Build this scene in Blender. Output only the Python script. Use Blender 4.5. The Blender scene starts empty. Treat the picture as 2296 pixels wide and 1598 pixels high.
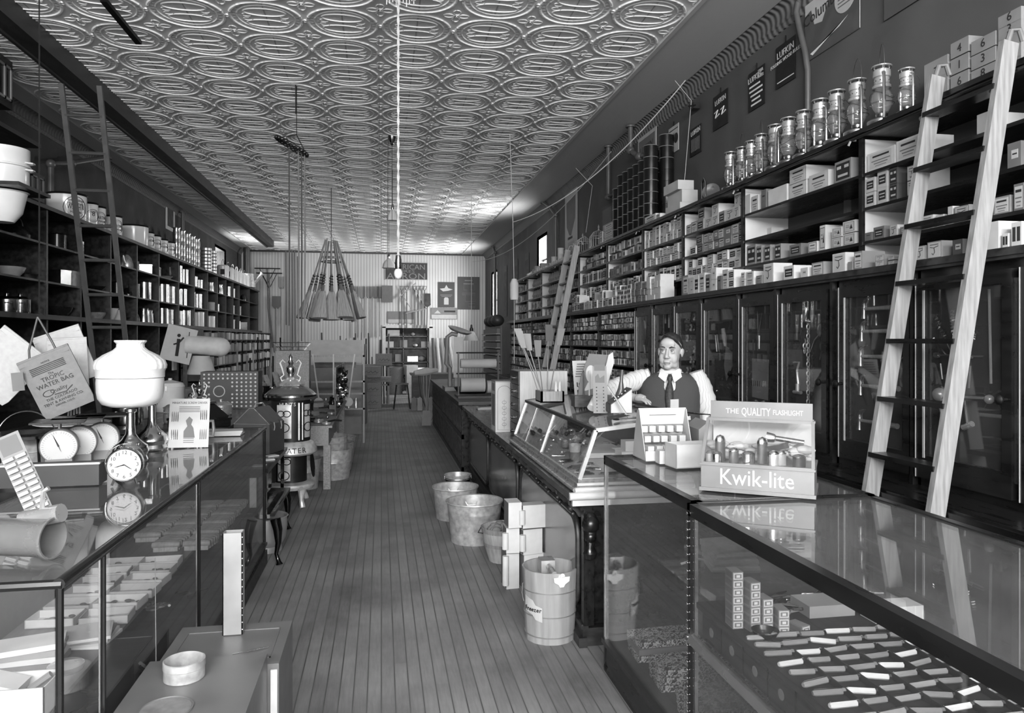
import bpy, math, random
from math import pi, sin, cos, sqrt, atan, radians, tan
from mathutils import Matrix, Vector
S=bpy.context.scene; C=S.collection
# ---------------- camera, light, exposure ----------------
F=1650.; VX,VY=855.,762.; H=1.70
th=atan((1148-VX)/F); sn,cs=sin(th),cos(th)
cam=bpy.data.cameras.new('camera'); co=bpy.data.objects.new('camera',cam); C.objects.link(co)
co.location=(0,0,H); co.rotation_euler=(pi/2,0,-th); cam.sensor_fit='HORIZONTAL'; cam.sensor_width=36
cam.lens=36*F/2296; cam.shift_y=-(799-VY)/2296; cam.clip_start=.05; cam.clip_end=100; S.camera=co
vs=S.view_settings; vs.view_transform='Standard'; vs.look='None'; vs.gamma=1; vs.use_curve_mapping=False; vs.exposure=0.32
W=bpy.data.worlds.new('world'); S.world=W; W.use_nodes=True
W.node_tree.nodes['Background'].inputs[0].default_value=(1,1,1,1); W.node_tree.nodes['Background'].inputs[1].default_value=1.0
def area(name,loc,rot,sx,sy,e,spread=pi):
    l=bpy.data.lights.new(name,'AREA'); l.shape='RECTANGLE'; l.size=sx; l.size_y=sy; l.energy=e; l.spread=spread
    o=bpy.data.objects.new(name,l); C.objects.link(o); o.location=loc; o.rotation_euler=rot; return o
# daylight through the two shop-front windows and their transom and the right rear windows; added fill at left rear and stock room
area('daylight_shop_front_left',(-2.45,-4.3,1.9),(pi/2,0,0),2.5,2.7,150)
area('daylight_shop_front_right',(1.75,-4.3,1.9),(pi/2,0,0),2.5,2.7,165)
area('daylight_shop_front_transom',(-.4,-4.3,3.72),(pi/2+.2,0,0),6.4,.75,1150)
area('daylight_rear_window',(3.5,14.33,3.4),(0,pi/2,0),1.1,1.0,170)
area('daylight_rear_window_far',(3.5,20.6,2.9),(0,pi/2,0),1.6,1.2,260)
area('left_rear_fill',(-4.35,19.6,3.6),(0,-pi/2,0),1.0,1.4,90)  # added fill behind an invented opening, evens out the rear of the room
area('stockroom_fill',(2.95,23.7,1.7),(0,pi/2,0),1.6,1.6,130)  # added lamp inside the closed stock room, brightens the view through the doorway
# ---------------- materials ----------------
MC={}
def g(p): return (p/255.)**2.2
def mat(name,p,rough=.6,metal=0.,vary=0.,scale=8.,bump=0.,stretch=(1,1,1),spec=.5,coat=0.,trans=0.):
    if name in MC: return MC[name]
    m=bpy.data.materials.new(name); MC[name]=m; m.use_nodes=True; nt=m.node_tree; N=nt.nodes; L=nt.links
    b=N['Principled BSDF']; v=g(p); b.inputs['Base Color'].default_value=(v,v,v,1)
    b.inputs['Roughness'].default_value=rough; b.inputs['Metallic'].default_value=metal
    b.inputs['Specular IOR Level'].default_value=spec; b.inputs['Coat Weight'].default_value=coat
    tc=N.new('ShaderNodeTexCoord'); mp=N.new('ShaderNodeMapping'); mp.inputs['Scale'].default_value=stretch
    L.new(tc.outputs['Object'],mp.inputs[0]); nz=N.new('ShaderNodeTexNoise'); nz.inputs['Scale'].default_value=scale; nz.inputs['Detail'].default_value=5
    L.new(mp.outputs[0],nz.inputs[0])
    if vary==0: vary=.12
    r=N.new('ShaderNodeMapRange'); r.inputs[1].default_value=.3; r.inputs[2].default_value=.7
    r.inputs[3].default_value=max(0,v*(1-vary)); r.inputs[4].default_value=min(1,v*(1+vary)); L.new(nz.outputs[0],r.inputs[0])
    L.new(r.outputs[0],b.inputs['Base Color'])
    r2=N.new('ShaderNodeMapRange'); r2.inputs[1].default_value=.3; r2.inputs[2].default_value=.7
    r2.inputs[3].default_value=max(.02,rough*.8); r2.inputs[4].default_value=min(1,rough*1.2); L.new(nz.outputs[0],r2.inputs[0]); L.new(r2.outputs[0],b.inputs['Roughness'])
    if bump:
        bp=N.new('ShaderNodeBump'); bp.inputs['Strength'].default_value=bump; bp.inputs['Distance'].default_value=.004; L.new(nz.outputs[0],bp.inputs['Height']); L.new(bp.outputs[0],b.inputs['Normal'])
    return m
def glassmat(name,dust=.02,rough=.0,tint=1.):
    if name in MC: return MC[name]
    m=bpy.data.materials.new(name); MC[name]=m; m.use_nodes=True; nt=m.node_tree; N=nt.nodes; L=nt.links; N.clear()
    o=N.new('ShaderNodeOutputMaterial'); t=N.new('ShaderNodeBsdfTransparent'); t.inputs[0].default_value=(tint,)*3+(1,)
    gl=N.new('ShaderNodeBsdfGlossy'); gl.inputs['Roughness'].default_value=rough
    fr=N.new('ShaderNodeFresnel'); ge=N.new('ShaderNodeNewGeometry'); mr=N.new('ShaderNodeMapRange'); mr.inputs[3].default_value=1.5; mr.inputs[4].default_value=1/1.5; L.new(ge.outputs['Backfacing'],mr.inputs[0]); L.new(mr.outputs[0],fr.inputs[0]); mx=N.new('ShaderNodeMixShader')
    L.new(fr.outputs[0],mx.inputs[0]); L.new(t.outputs[0],mx.inputs[1]); L.new(gl.outputs[0],mx.inputs[2])
    d=N.new('ShaderNodeBsdfDiffuse'); d.inputs[0].default_value=(.6,.6,.6,1)
    nz=N.new('ShaderNodeTexNoise'); nz.inputs['Scale'].default_value=3; nz.inputs['Detail'].default_value=6
    mu=N.new('ShaderNodeMath'); mu.operation='MULTIPLY'; mu.inputs[1].default_value=dust*2; L.new(nz.outputs[0],mu.inputs[0])
    m2=N.new('ShaderNodeMixShader'); L.new(mu.outputs[0],m2.inputs[0]); L.new(mx.outputs[0],m2.inputs[1]); L.new(d.outputs[0],m2.inputs[2])
    L.new(m2.outputs[0],o.inputs[0]); return m
def wood(name,p,rough=.35,grain=.5,scale=6,stretch=(8,.6,8),coat=0.):
    return mat(name,p,rough,0,grain,scale,.15,stretch,.5,coat)
dkwood=wood('dark_varnished_wood',27,.3,.5,4,(6,1,6)); dkwood2=wood('worn_dark_wood',46,.45,.6,3,(3,8,8)); blk=mat('black_paint',16,.4)
midwood=wood('brown_wood',100,.4); oak=wood('pale_oak',128,.5,.25,5,(14,14,1.2)); oakY=wood('pale_oak_lengthwise',170,.5,.2,5,(10,1,10)); crate=wood('crate_wood',125,.7,.35,6,(10,2,10))
white=mat('white_card',186,.7); paper=mat('cream_paper',170,.75,0,.08); kraft=mat('grey_pasteboard',122,.8,0,.12); dkcard=mat('dark_pasteboard',75,.7); mgcard=mat('mid_pasteboard',100,.75,0,.15)
ink=mat('printing_ink',40,.7); inkm=mat('faded_ink',95,.7); palepaint=mat('pale_shelf_paint',190,.6,0,.1,5)
chrome=mat('polished_nickel',205,.16,1); tin=mat('tinplate',195,.3,.7,.15,12,.1); tinb=mat('bright_tin',215,.22,1,.1); galv=mat('galvanised_zinc',165,.42,.35,.3,22,.15); iron=mat('cast_iron',45,.35,.5); brass=mat('dull_brass',150,.35,.4,.15)
steel=mat('brushed_steel',170,.3,1); enamel=mat('white_enamel',205,.18,0,.04); enamelg=mat('grey_enamel',120,.2,0,.3,30); dkmetal=mat('dark_japanned_metal',35,.25,.3)
rope=mat('cotton_rope',170,.9); leather=mat('dark_leather',50,.5); clothm=mat('canvas_duck',110,.9,0,.12,40,.3); cloth_w=mat('white_canvas',158,.9,0,.08,40,.2)
glass=glassmat('clear_glass',.02); glasst=glassmat('dusty_case_glass',.05); milk=mat('milk_glass',212,.3,0,.02); frost=mat('frosted_glass',200,.35,0,.05); bottle=mat('dark_glass',60,.1)
straw=mat('broom_corn',150,.9,0,.35,60,.6,(1,1,.06)); greyp=mat('grey_paint',110,.5); skin=mat('skin',150,.55,0,.03,30); lip=mat('lip',110,.6); hairm=mat('dark_hair',42,.5,0,.5,60); vest=mat('wool_vest',58,.95,0,.15,120,.3); tiem=mat('patterned_tie',50,.7,0,.9,90)
# ---------------- mesh builder ----------------
class B:
    def __init__(s,T=None): s.v=[];s.f=[];s.m=[];s.T=T
    def add(s,vs,fs,mi=0):
        o=len(s.v)
        if s.T is not None: vs=[tuple(s.T@Vector(v)) for v in vs]
        s.v+=vs; s.f+=[tuple(i+o for i in f) for f in fs]; s.m+=[mi]*len(fs); return s
    def bx(s,x0,y0,z0,x1,y1,z1,mi=0):
        if x0>x1:x0,x1=x1,x0
        if y0>y1:y0,y1=y1,y0
        if z0>z1:z0,z1=z1,z0
        return s.add([(x0,y0,z0),(x1,y0,z0),(x1,y1,z0),(x0,y1,z0),(x0,y0,z1),(x1,y0,z1),(x1,y1,z1),(x0,y1,z1)],[(0,3,2,1),(4,5,6,7),(0,1,5,4),(1,2,6,5),(2,3,7,6),(3,0,4,7)],mi)
    def cb(s,c,d,mi=0,R=None):
        x,y,z=[a/2 for a in d]; vs=[(i,j,k) for k in(-z,z) for (i,j) in((-x,-y),(x,-y),(x,y),(-x,y))]
        M=Matrix.Translation(c)@(R.to_4x4() if R is not None else Matrix())
        return s.add([tuple(M@Vector(v)) for v in vs],[(0,3,2,1),(4,5,6,7),(0,1,5,4),(1,2,6,5),(2,3,7,6),(3,0,4,7)],mi)
    def bar(s,a,b,w,t,mi=0,up=(0,0,1)):
        a=Vector(a);b=Vector(b);d=(b-a);l=d.length;d.normalize();u=Vector(up)
        sd=d.cross(u)
        if sd.length<1e-4: sd=d.cross(Vector((1,0,0)))
        sd.normalize();u=sd.cross(d); R=Matrix((sd,u,d)).transposed()
        return s.cb((a+b)/2,(w,t,l),mi,R)
    def lathe(s,pr,n=20,c=(0,0,0),mi=0,ax=None,fl=0,nf=0,sc=(1,1),cap=True):
        vs=[];fs=[];M=Matrix.Translation(c)
        if ax is not None:
            a=Vector(ax).normalized(); M=M@a.to_track_quat('Z','Y').to_matrix().to_4x4()
        for r,z in pr:
            for k in range(n):
                t=2*pi*k/n; q=r*(1+(fl*cos(nf*t) if fl else 0)); vs.append(tuple(M@Vector((q*cos(t)*sc[0],q*sin(t)*sc[1],z))))
        for i in range(len(pr)-1):
            for k in range(n):
                a=i*n+k;b=i*n+(k+1)%n; fs.append((a,b,b+n,a+n))
        if cap and pr[0][0]>1e-5 and s_cap(pr,0): fs.append(tuple(range(n))[::-1])
        if cap and pr[-1][0]>1e-5 and s_cap(pr,-1): fs.append(tuple((len(pr)-1)*n+k for k in range(n)))
        return s.add(vs,[f for f in fs if f],mi)
    def tube(s,pts,r,n=7,mi=0,cl=False):
        P=[Vector(p) for p in pts]; m=len(P); vs=[];fs=[]; pu=None
        for i,p in enumerate(P):
            if cl: d=P[(i+1)%m]-P[i-1]
            else: d=P[min(i+1,m-1)]-P[max(i-1,0)]
            d.normalize()
            if pu is None:
                pu=d.orthogonal().normalized()
            pu=(pu-d*pu.dot(d))
            if pu.length<1e-6: pu=d.orthogonal()
            pu.normalize(); w=d.cross(pu); rr=r[i] if isinstance(r,(list,tuple)) else r
            for k in range(n): t=2*pi*k/n; vs.append(tuple(p+pu*rr*cos(t)+w*rr*sin(t)))
        for i in range(m if cl else m-1):
            for k in range(n):
                a=i*n+k;b=i*n+(k+1)%n;j=((i+1)%m)*n; fs.append((a,b,j+(k+1)%n,j+k))
        if not cl: fs.append(tuple(range(n))[::-1]); fs.append(tuple((m-1)*n+k for k in range(n)))
        return s.add(vs,fs,mi)
    def prism(s,poly,h0,h1,pl='xy',mi=0):
        n=len(poly)
        def q(a,b,h): return (a,b,h) if pl=='xy' else ((a,h,b) if pl=='xz' else (h,a,b))
        vs=[q(a,b,h0) for a,b in poly]+[q(a,b,h1) for a,b in poly]
        return s.add(vs,[tuple(range(n))[::-1],tuple(range(n,2*n))]+[(i,(i+1)%n,n+(i+1)%n,n+i) for i in range(n)],mi)
    def ball(s,c,r,mi=0,n=12,sc=(1,1,1)):
        pr=[(max(1e-6,r*sin(pi*i/(n//2+2))),-r*cos(pi*i/(n//2+2))) for i in range(n//2+3)]
        o=len(s.v); T=s.T; s.T=None; s.lathe(pr,n,(0,0,0),mi); s.T=T
        for i in range(o,len(s.v)):
            v=s.v[i]; w=(c[0]+v[0]*sc[0],c[1]+v[1]*sc[1],c[2]+v[2]*sc[2]); s.v[i]=tuple(T@Vector(w)) if T is not None else w
        return s
    def text(s,t,size,M,mi=0,ex=.0008,al='CENTER',wd=None):
        vs,fs=fontmesh(t,ex,al); k=size
        xs=[v[0] for v in vs]
        if not xs: return s
        kx=k
        if wd: kx=wd/(max(xs)-min(xs))
        return s.add([tuple(M@Vector((v[0]*kx,v[1]*k,v[2]))) for v in vs],fs,mi)
def s_cap(pr,i):
    return not (abs(pr[0][0]-pr[-1][0])<1e-6 and abs(pr[0][1]-pr[-1][1])<1e-6)
FC={}
def fontmesh(t,ex,al):
    if (t,ex,al) in FC: return FC[(t,ex,al)]
    cu=bpy.data.curves.new('lettering','FONT'); cu.body=t; cu.align_x=al; cu.extrude=ex; cu.resolution_u=2; cu.size=1
    o=bpy.data.objects.new('lettering',cu); C.objects.link(o); dg=bpy.context.evaluated_depsgraph_get(); me=o.evaluated_get(dg).to_mesh()
    vs=[tuple(v.co) for v in me.vertices]; fs=[tuple(p.vertices) for p in me.polygons]
    o.evaluated_get(dg).to_mesh_clear(); bpy.data.objects.remove(o); bpy.data.curves.remove(cu); FC[(t,ex,al)]=(vs,fs); return vs,fs
def frame(o,x,y):   # matrix whose local x/y run along the two given directions, at point o
    x=Vector(x).normalized(); y=Vector(y); z=x.cross(y).normalized(); y=z.cross(x)
    M=Matrix((x,y,z)).transposed().to_4x4(); M.translation=Vector(o); return M
def mk(name,b,mats,smooth=True):
    me=bpy.data.meshes.new(name); me.from_pydata(b.v,[],b.f); 
    if not isinstance(mats,(list,tuple)): mats=[mats]
    for m in mats: me.materials.append(m)
    me.polygons.foreach_set('material_index',b.m)
    if smooth and len(b.f)>6:
        me.polygons.foreach_set('use_smooth',[True]*len(b.f)); me.set_sharp_from_angle(angle=radians(38))
    me.update(); return me
def ob(name,b,mats,parent=None,smooth=True,label=None):
    me=b if isinstance(b,bpy.types.Mesh) else mk(name,b,mats,smooth)
    o=bpy.data.objects.new(name,me); C.objects.link(o)
    if parent: o.parent=parent
    if label: o['label']=label
    return o
LB={}
def tag(o,label,cat,group=None,kind=None):
    if label:
        o['label']=label
        if label in LB and not group: print('DUPLABEL',label)
        n=len(label.split())
        if n<4 or n>16: print('LABLEN',n,label)
        LB[label]=1
    if cat: o['category']=cat
    if group: o['group']=group
    if kind: o['kind']=kind
    return o
def thing(name,label,cat,loc=(0,0,0),rz=0,group=None,rot=None):
    o=bpy.data.objects.new(name,None); o.empty_display_size=.05; C.objects.link(o); o.location=loc; o.rotation_euler=rot if rot else (0,0,rz); return tag(o,label,cat,group)
def one(name,b,mats,label,cat,loc=(0,0,0),rz=0,group=None,rot=None,kind=None):
    o=ob(name,b,mats); o.location=loc; o.rotation_euler=rot if rot else (0,0,rz); return tag(o,label,cat,group,kind)
def struct(name,b,mats,parent=None):
    o=ob(name,b,mats,parent)
    if not parent: o['kind']='structure'
    return o
def copytree(o,loc=None,rz=None,label=None,group=None,parent=None):
    c=o.copy(); C.objects.link(c)
    if parent: c.parent=parent
    for ch in list(o.children): copytree(ch,parent=c)
    if loc is not None: c.location=loc
    if rz is not None: c.rotation_euler=(0,0,rz)
    if label or group: tag(c,label,None,group)
    return c
def ray(px,py):
    u=(px-1148)/F;v=(VY-py)/F; return (sn+u*cs, cs-u*sn, v)
def atx(px,py,X): r=ray(px,py);t=X/r[0];return Vector((X,t*r[1],H+t*r[2]))
def aty(px,py,Y): r=ray(px,py);t=Y/r[1];return Vector((t*r[0],Y,H+t*r[2]))
def atz(px,py,Z): r=ray(px,py);t=(Z-H)/r[2];return Vector((t*r[0],t*r[1],Z))
def arc(c,r,a0,a1,n,pl='xz',sq=1):
    out=[]
    for i in range(n+1):
        a=a0+(a1-a0)*i/n; p,q=r*cos(a),r*sin(a)*sq
        out.append((c[0]+p,c[1],c[2]+q) if pl=='xz' else ((c[0],c[1]+p,c[2]+q) if pl=='yz' else (c[0]+p,c[1]+q,c[2])))
    return out
ORD=['first','second','third','fourth','fifth','sixth','seventh','eighth','ninth','tenth','eleventh','twelfth','thirteenth','fourteenth','fifteenth','sixteenth','seventeenth','eighteenth','nineteenth','twentieth']
ORD+=['twenty-'+o for o in ORD[:9]]+['thirtieth']+['thirty-'+o for o in ORD[:9]]
RN=random.Random(7)
# ---------------- room shell ----------------
XL,XR,YB,YF,ZC=-4.0,3.15,22.4,-4.6,4.33
class NX:
    def __init__(s,nt): s.N=nt.nodes; s.L=nt.links
    def op(s,o,a,b=0.,c=0.):
        n=s.N.new('ShaderNodeMath'); n.operation=o
        for i,x in enumerate((a,b,c)):
            if isinstance(x,(int,float)): n.inputs[i].default_value=x
            else: s.L.new(x,n.inputs[i])
        return n.outputs[0]
def ceilmat():
    m=bpy.data.materials.new('pressed_tin_ceiling'); m.use_nodes=True; nt=m.node_tree; X=NX(nt); N,L=X.N,X.L; o=X.op
    b=N['Principled BSDF']; b.inputs['Roughness'].default_value=.6; b.inputs['Specular IOR Level'].default_value=.3
    tc=N.new('ShaderNodeTexCoord'); sp=N.new('ShaderNodeSeparateXYZ'); L.new(tc.outputs['Object'],sp.inputs[0])
    u=o('SUBTRACT',o('FRACT',o('DIVIDE',o('ADD',sp.outputs[0],.925+.305+6.1),.61)),.5)
    v=o('SUBTRACT',o('FRACT',o('DIVIDE',o('ADD',sp.outputs[1],-6.265+.305+12.2),.61)),.5)
    r=o('SQRT',o('ADD',o('MULTIPLY',u,u),o('MULTIPLY',v,v)))
    def ridge(x,c,w): return o('MAXIMUM',o('SUBTRACT',1.,o('DIVIDE',o('ABSOLUTE',o('SUBTRACT',x,c)),w)),0.)
    ang=o('ARCTAN2',v,u)
    av=o('ABSOLUTE',v); au=o('ABSOLUTE',u)
    bead=o('MULTIPLY',ridge(r,.415,.03),o('ADD',.55,o('MULTIPLY',.45,o('SINE',o('MULTIPLY',ang,30.)))))
    h=o('MULTIPLY',bead,.5)
    vo=N.new('ShaderNodeTexVoronoi'); vo.feature='SMOOTH_F1'; vo.inputs['Scale'].default_value=34; L.new(tc.outputs['Object'],vo.inputs[0])
    h=o('ADD',h,o('MULTIPLY',o('MULTIPLY',vo.outputs[0],.4),o('LESS_THAN',r,.35)))
    seam=ridge(au,0.,.012); h=o('SUBTRACT',h,o('MULTIPLY',seam,1.2))
    bp=N.new('ShaderNodeBump'); bp.inputs['Strength'].default_value=.7; bp.inputs['Distance'].default_value=.012; L.new(h,bp.inputs['Height']); L.new(bp.outputs[0],b.inputs['Normal'])
    nz=N.new('ShaderNodeTexNoise'); nz.inputs['Scale'].default_value=1.5; L.new(tc.outputs['Object'],nz.inputs[0])
    v0=g(222); base=o('MULTIPLY',v0,o('ADD',.9,o('MULTIPLY',nz.outputs[0],.2))); base=o('MULTIPLY',base,o('SUBTRACT',1.,o('MULTIPLY',seam,.35))); L.new(base,b.inputs['Base Color'])
    return m
def floormat():
    m=bpy.data.materials.new('oiled_floorboards'); m.use_nodes=True; nt=m.node_tree; X=NX(nt); N,L=X.N,X.L; o=X.op
    b=N['Principled BSDF']; tc=N.new('ShaderNodeTexCoord'); sp=N.new('ShaderNodeSeparateXYZ'); L.new(tc.outputs['Object'],sp.inputs[0])
    wn=N.new('ShaderNodeTexNoise'); wn.inputs['Scale'].default_value=.9; L.new(tc.outputs['Object'],wn.inputs[0])
    q=o('DIVIDE',sp.outputs[0],.066); f=o('FRACT',q); idx=o('FLOOR',q)
    cv=N.new('ShaderNodeCombineXYZ'); L.new(idx,cv.inputs[0]); L.new(o('FLOOR',o('ADD',o('DIVIDE',sp.outputs[1],2.4),o('MULTIPLY',idx,.37))),cv.inputs[1])
    w=N.new('ShaderNodeTexWhiteNoise'); L.new(cv.outputs[0],w.inputs[0])
    mp=N.new('ShaderNodeMapping'); mp.inputs['Scale'].default_value=(16,1.4,1); L.new(tc.outputs['Object'],mp.inputs[0])
    gr=N.new('ShaderNodeTexNoise'); gr.inputs['Scale'].default_value=4; gr.inputs['Detail'].default_value=8; gr.inputs['Roughness'].default_value=.7; L.new(mp.outputs[0],gr.inputs[0])
    bl=N.new('ShaderNodeTexNoise'); bl.inputs['Scale'].default_value=1.7; bl.inputs['Detail'].default_value=6; L.new(tc.outputs['Object'],bl.inputs[0])
    gap=o('GREATER_THAN',o('ABSOLUTE',o('SUBTRACT',f,.5)),.455); soft=o('MAXIMUM',o('DIVIDE',o('SUBTRACT',o('ABSOLUTE',o('SUBTRACT',f,.5)),.33),.17),0.)
    gi=o('MULTIPLY',gap,o('MAXIMUM',o('SUBTRACT',o('MULTIPLY',bl.outputs[0],2.6),.55),.1))
    base=o('MULTIPLY',g(112),o('ADD',o('MULTIPLY',w.outputs[0],.22),o('ADD',o('MULTIPLY',gr.outputs[0],.9),o('SUBTRACT',o('MULTIPLY',bl.outputs[0],1.7),.4))))
    base=o('MULTIPLY',base,o('SUBTRACT',1.,o('MINIMUM',o('ADD',o('MULTIPLY',gi,.55),o('MULTIPLY',soft,.10)),.85)))
    L.new(base,b.inputs['Base Color']); L.new(o('ADD',.42,o('MULTIPLY',gr.outputs[0],.25)),b.inputs['Roughness'])
    bp=N.new('ShaderNodeBump'); bp.inputs['Strength'].default_value=.4; bp.inputs['Distance'].default_value=.004; L.new(o('SUBTRACT',o('MULTIPLY',gr.outputs[0],.4),gap),bp.inputs['Height']); L.new(bp.outputs[0],b.inputs['Normal'])
    return m
def beadmat():
    m=bpy.data.materials.new('beadboard'); m.use_nodes=True; nt=m.node_tree; X=NX(nt); N,L=X.N,X.L; o=X.op; b=N['Principled BSDF']; b.inputs['Roughness'].default_value=.5
    tc=N.new('ShaderNodeTexCoord'); sp=N.new('ShaderNodeSeparateXYZ'); L.new(tc.outputs['Object'],sp.inputs[0])
    f=o('ABSOLUTE',o('SUBTRACT',o('FRACT',o('DIVIDE',sp.outputs[0],.085)),.5)); gp=o('GREATER_THAN',f,.40)
    nz=N.new('ShaderNodeTexNoise'); nz.inputs['Scale'].default_value=1.2; L.new(tc.outputs['Object'],nz.inputs[0])
    L.new(o('MULTIPLY',o('MULTIPLY',g(188),o('SUBTRACT',1.,o('MULTIPLY',gp,.45))),o('ADD',.85,o('MULTIPLY',nz.outputs[0],.3))),b.inputs['Base Color'])
    bp=N.new('ShaderNodeBump'); bp.inputs['Distance'].default_value=.006; L.new(o('SUBTRACT',0.,gp),bp.inputs['Height']); L.new(bp.outputs[0],b.inputs['Normal'])
    return m
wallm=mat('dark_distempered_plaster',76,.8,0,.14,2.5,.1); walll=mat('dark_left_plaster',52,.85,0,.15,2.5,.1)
struct('floor',B().bx(XL-.1,YF-.1,-.06,XR+.1,27,0),floormat())
ceil_o=struct('ceiling',B().bx(XL-.1,YF-.1,ZC,XR+.1,27,ZC+.06),ceilmat())
# right wall with two window openings
def holed_x(x0,x1,y0,y1,z0,z1,holes):
    b=B(); ys=y0
    for (a,c,e,f) in sorted(holes):
        b.bx(x0,ys,z0,x1,a,z1); b.bx(x0,a,z0,x1,c,e); b.bx(x0,a,f,x1,c,z1); ys=c
    b.bx(x0,ys,z0,x1,y1,z1); return b
struct('wall_right',holed_x(XR,XR+.25,YF-.1,YB+.1,0,ZC,[(13.9,14.75,2.9,3.75),(20.1,21.1,2.1,3.6)]),wallm)
struct('wall_left',holed_x(XL-.25,XL,YF-.1,YB+.1,0,ZC,[(19.0,20.2,3.15,4.0)]),walll)  # opening made for the added left rear fill
def windowx(name,x,y0,y1,z0,z1,sgn):
    fr=B(); w=.05
    fr.bx(x,y0-w,z0-w,x+.03*sgn,y0,z1+w).bx(x,y1,z0-w,x+.03*sgn,y1+w,z1+w).bx(x,y0,z0-w,x+.03*sgn,y1,z0).bx(x,y0,z1,x+.03*sgn,y1,z1+w); zm=(z0+z1)/2
    fr.bx(x+.12*sgn,y0,zm-.02,x+.15*sgn,y1,zm+.02)
    f=struct(name,fr,midwood); ob('pane',B().bx(x+.13*sgn,y0,z0,x+.135*sgn,y1,z1),glass,f)
    return f
windowx('window_1',XR,13.9,14.75,2.9,3.75,1).location.x=0
windowx('window_2',XR,20.1,21.1,2.1,3.6,1)
windowx('added_window',XL,19.0,20.2,3.15,4.0,-1)  # invented window, lets the added fill light into the rear
# back wall with the doorway to the stock room
struct('wall_back',B().bx(XL,YB,0,.12,YB+.12,ZC).bx(1.44,YB,0,XR,YB+.12,ZC).bx(.12,YB,2.06,1.44,YB+.12,ZC),beadmat())
d=struct('door_1',B().bx(.03,YB-.03,0,.13,YB+.14,2.1).bx(1.43,YB-.03,0,1.53,YB+.14,2.1).bx(.03,YB-.03,2.06,1.53,YB+.14,2.15),mat('white_door_trim',190,.5))
struct('wall_stockroom',B().bx(-1.2,26.8,0,3.2,26.9,ZC).bx(-1.3,YB+.12,0,-1.2,26.9,ZC).bx(3.1,YB+.12,0,3.2,26.9,ZC),mat('stockroom_plaster',120,.8))
# shop front behind the camera: piers and sill, glass left to the daylight
struct('wall_front',B().bx(XL,YF-.2,0,XR,YF,.5).bx(XL,YF-.2,4.15,XR,YF,ZC).bx(XL,YF-.2,.5,XL+.35,YF,4.15).bx(XR-.2,YF-.2,.5,XR,YF,4.15).bx(-1.2,YF-.2,.5,-1.1,YF,3.3).bx(.4,YF-.2,.5,.5,YF,3.3).bx(XL,YF-.2,3.25,XR,YF,3.4),dkwood2)
# cornice: cove with embossed leaves
def cornice(x,sg):
    pr=[(0,-.16),(.012,-.155),(.02,-.11),(.03,-.10),(.05,-.085),(.09,-.035),(.13,-.012),(.14,0),(0,0)]
    pr=[(0,-.17),(.01,-.165),(.014,-.125),(.026,-.115),(.036,-.09),(.07,-.045),(.105,-.018),(.125,-.012),(.13,0),(0,0)]
    return B().prism([(x-sg*a,ZC+z) for a,z in pr],YF,YB,'xz')
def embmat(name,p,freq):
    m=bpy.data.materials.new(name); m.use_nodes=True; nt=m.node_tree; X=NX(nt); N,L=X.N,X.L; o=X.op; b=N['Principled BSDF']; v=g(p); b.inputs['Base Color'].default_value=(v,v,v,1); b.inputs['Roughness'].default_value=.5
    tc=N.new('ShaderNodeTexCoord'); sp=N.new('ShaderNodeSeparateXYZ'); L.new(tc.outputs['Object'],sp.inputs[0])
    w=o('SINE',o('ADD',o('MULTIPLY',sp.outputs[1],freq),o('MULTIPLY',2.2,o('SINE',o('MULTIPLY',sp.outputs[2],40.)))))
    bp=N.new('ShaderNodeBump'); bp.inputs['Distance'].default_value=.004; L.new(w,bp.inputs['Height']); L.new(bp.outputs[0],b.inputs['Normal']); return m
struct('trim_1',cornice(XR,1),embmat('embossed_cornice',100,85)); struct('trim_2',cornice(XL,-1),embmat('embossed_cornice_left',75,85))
# flat pressed border strips on the ceiling beside the cornice
def bordermat():
    m=bpy.data.materials.new('pressed_border'); m.use_nodes=True; nt=m.node_tree; X=NX(nt); N,L=X.N,X.L; o=X.op; b=N['Principled BSDF']; v=g(190); b.inputs['Base Color'].default_value=(v,v,v,1); b.inputs['Roughness'].default_value=.5
    tc=N.new('ShaderNodeTexCoord'); sp=N.new('ShaderNodeSeparateXYZ'); L.new(tc.outputs['Object'],sp.inputs[0])
    w=o('MULTIPLY',o('GREATER_THAN',o('SINE',o('MULTIPLY',sp.outputs[1],70.)),0.),o('GREATER_THAN',o('SINE',o('MULTIPLY',sp.outputs[0],38.)),-.2))
    bp=N.new('ShaderNodeBump'); bp.inputs['Distance'].default_value=.02; L.new(w,bp.inputs['Height']); L.new(bp.outputs[0],b.inputs['Normal']); return m
struct('trim_3',B().bx(2.45,YF,ZC-.018,XR-.12,YB,ZC).bx(2.42,YF,ZC-.026,2.46,YB,ZC),bordermat())
struct('trim_4',B().bx(XL,YF,ZC-.018,-3.66,YB,ZC),MC.get('pb') or bpy.data.materials['pressed_border'])
struct('trim_5',B().bx(XL,YB-.05,ZC-.06,XR,YB,ZC),dkwood2)
# boxed beam under the ceiling on the left
struct('trim_6',B().bx(-2.97,YF,ZC-.17,-2.80,20.3,ZC).bx(-2.99,YF,ZC-.19,-2.96,20.3,ZC-.14),mat('dark_beam_paint',40,.55,0,.6,2,.1,(4,1,4)))
struct('baseboard_back',B().bx(-3.9,YB-.02,0,0,YB,.2),dkwood2)
b=B()
for y in (0,10,20): pass

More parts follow.
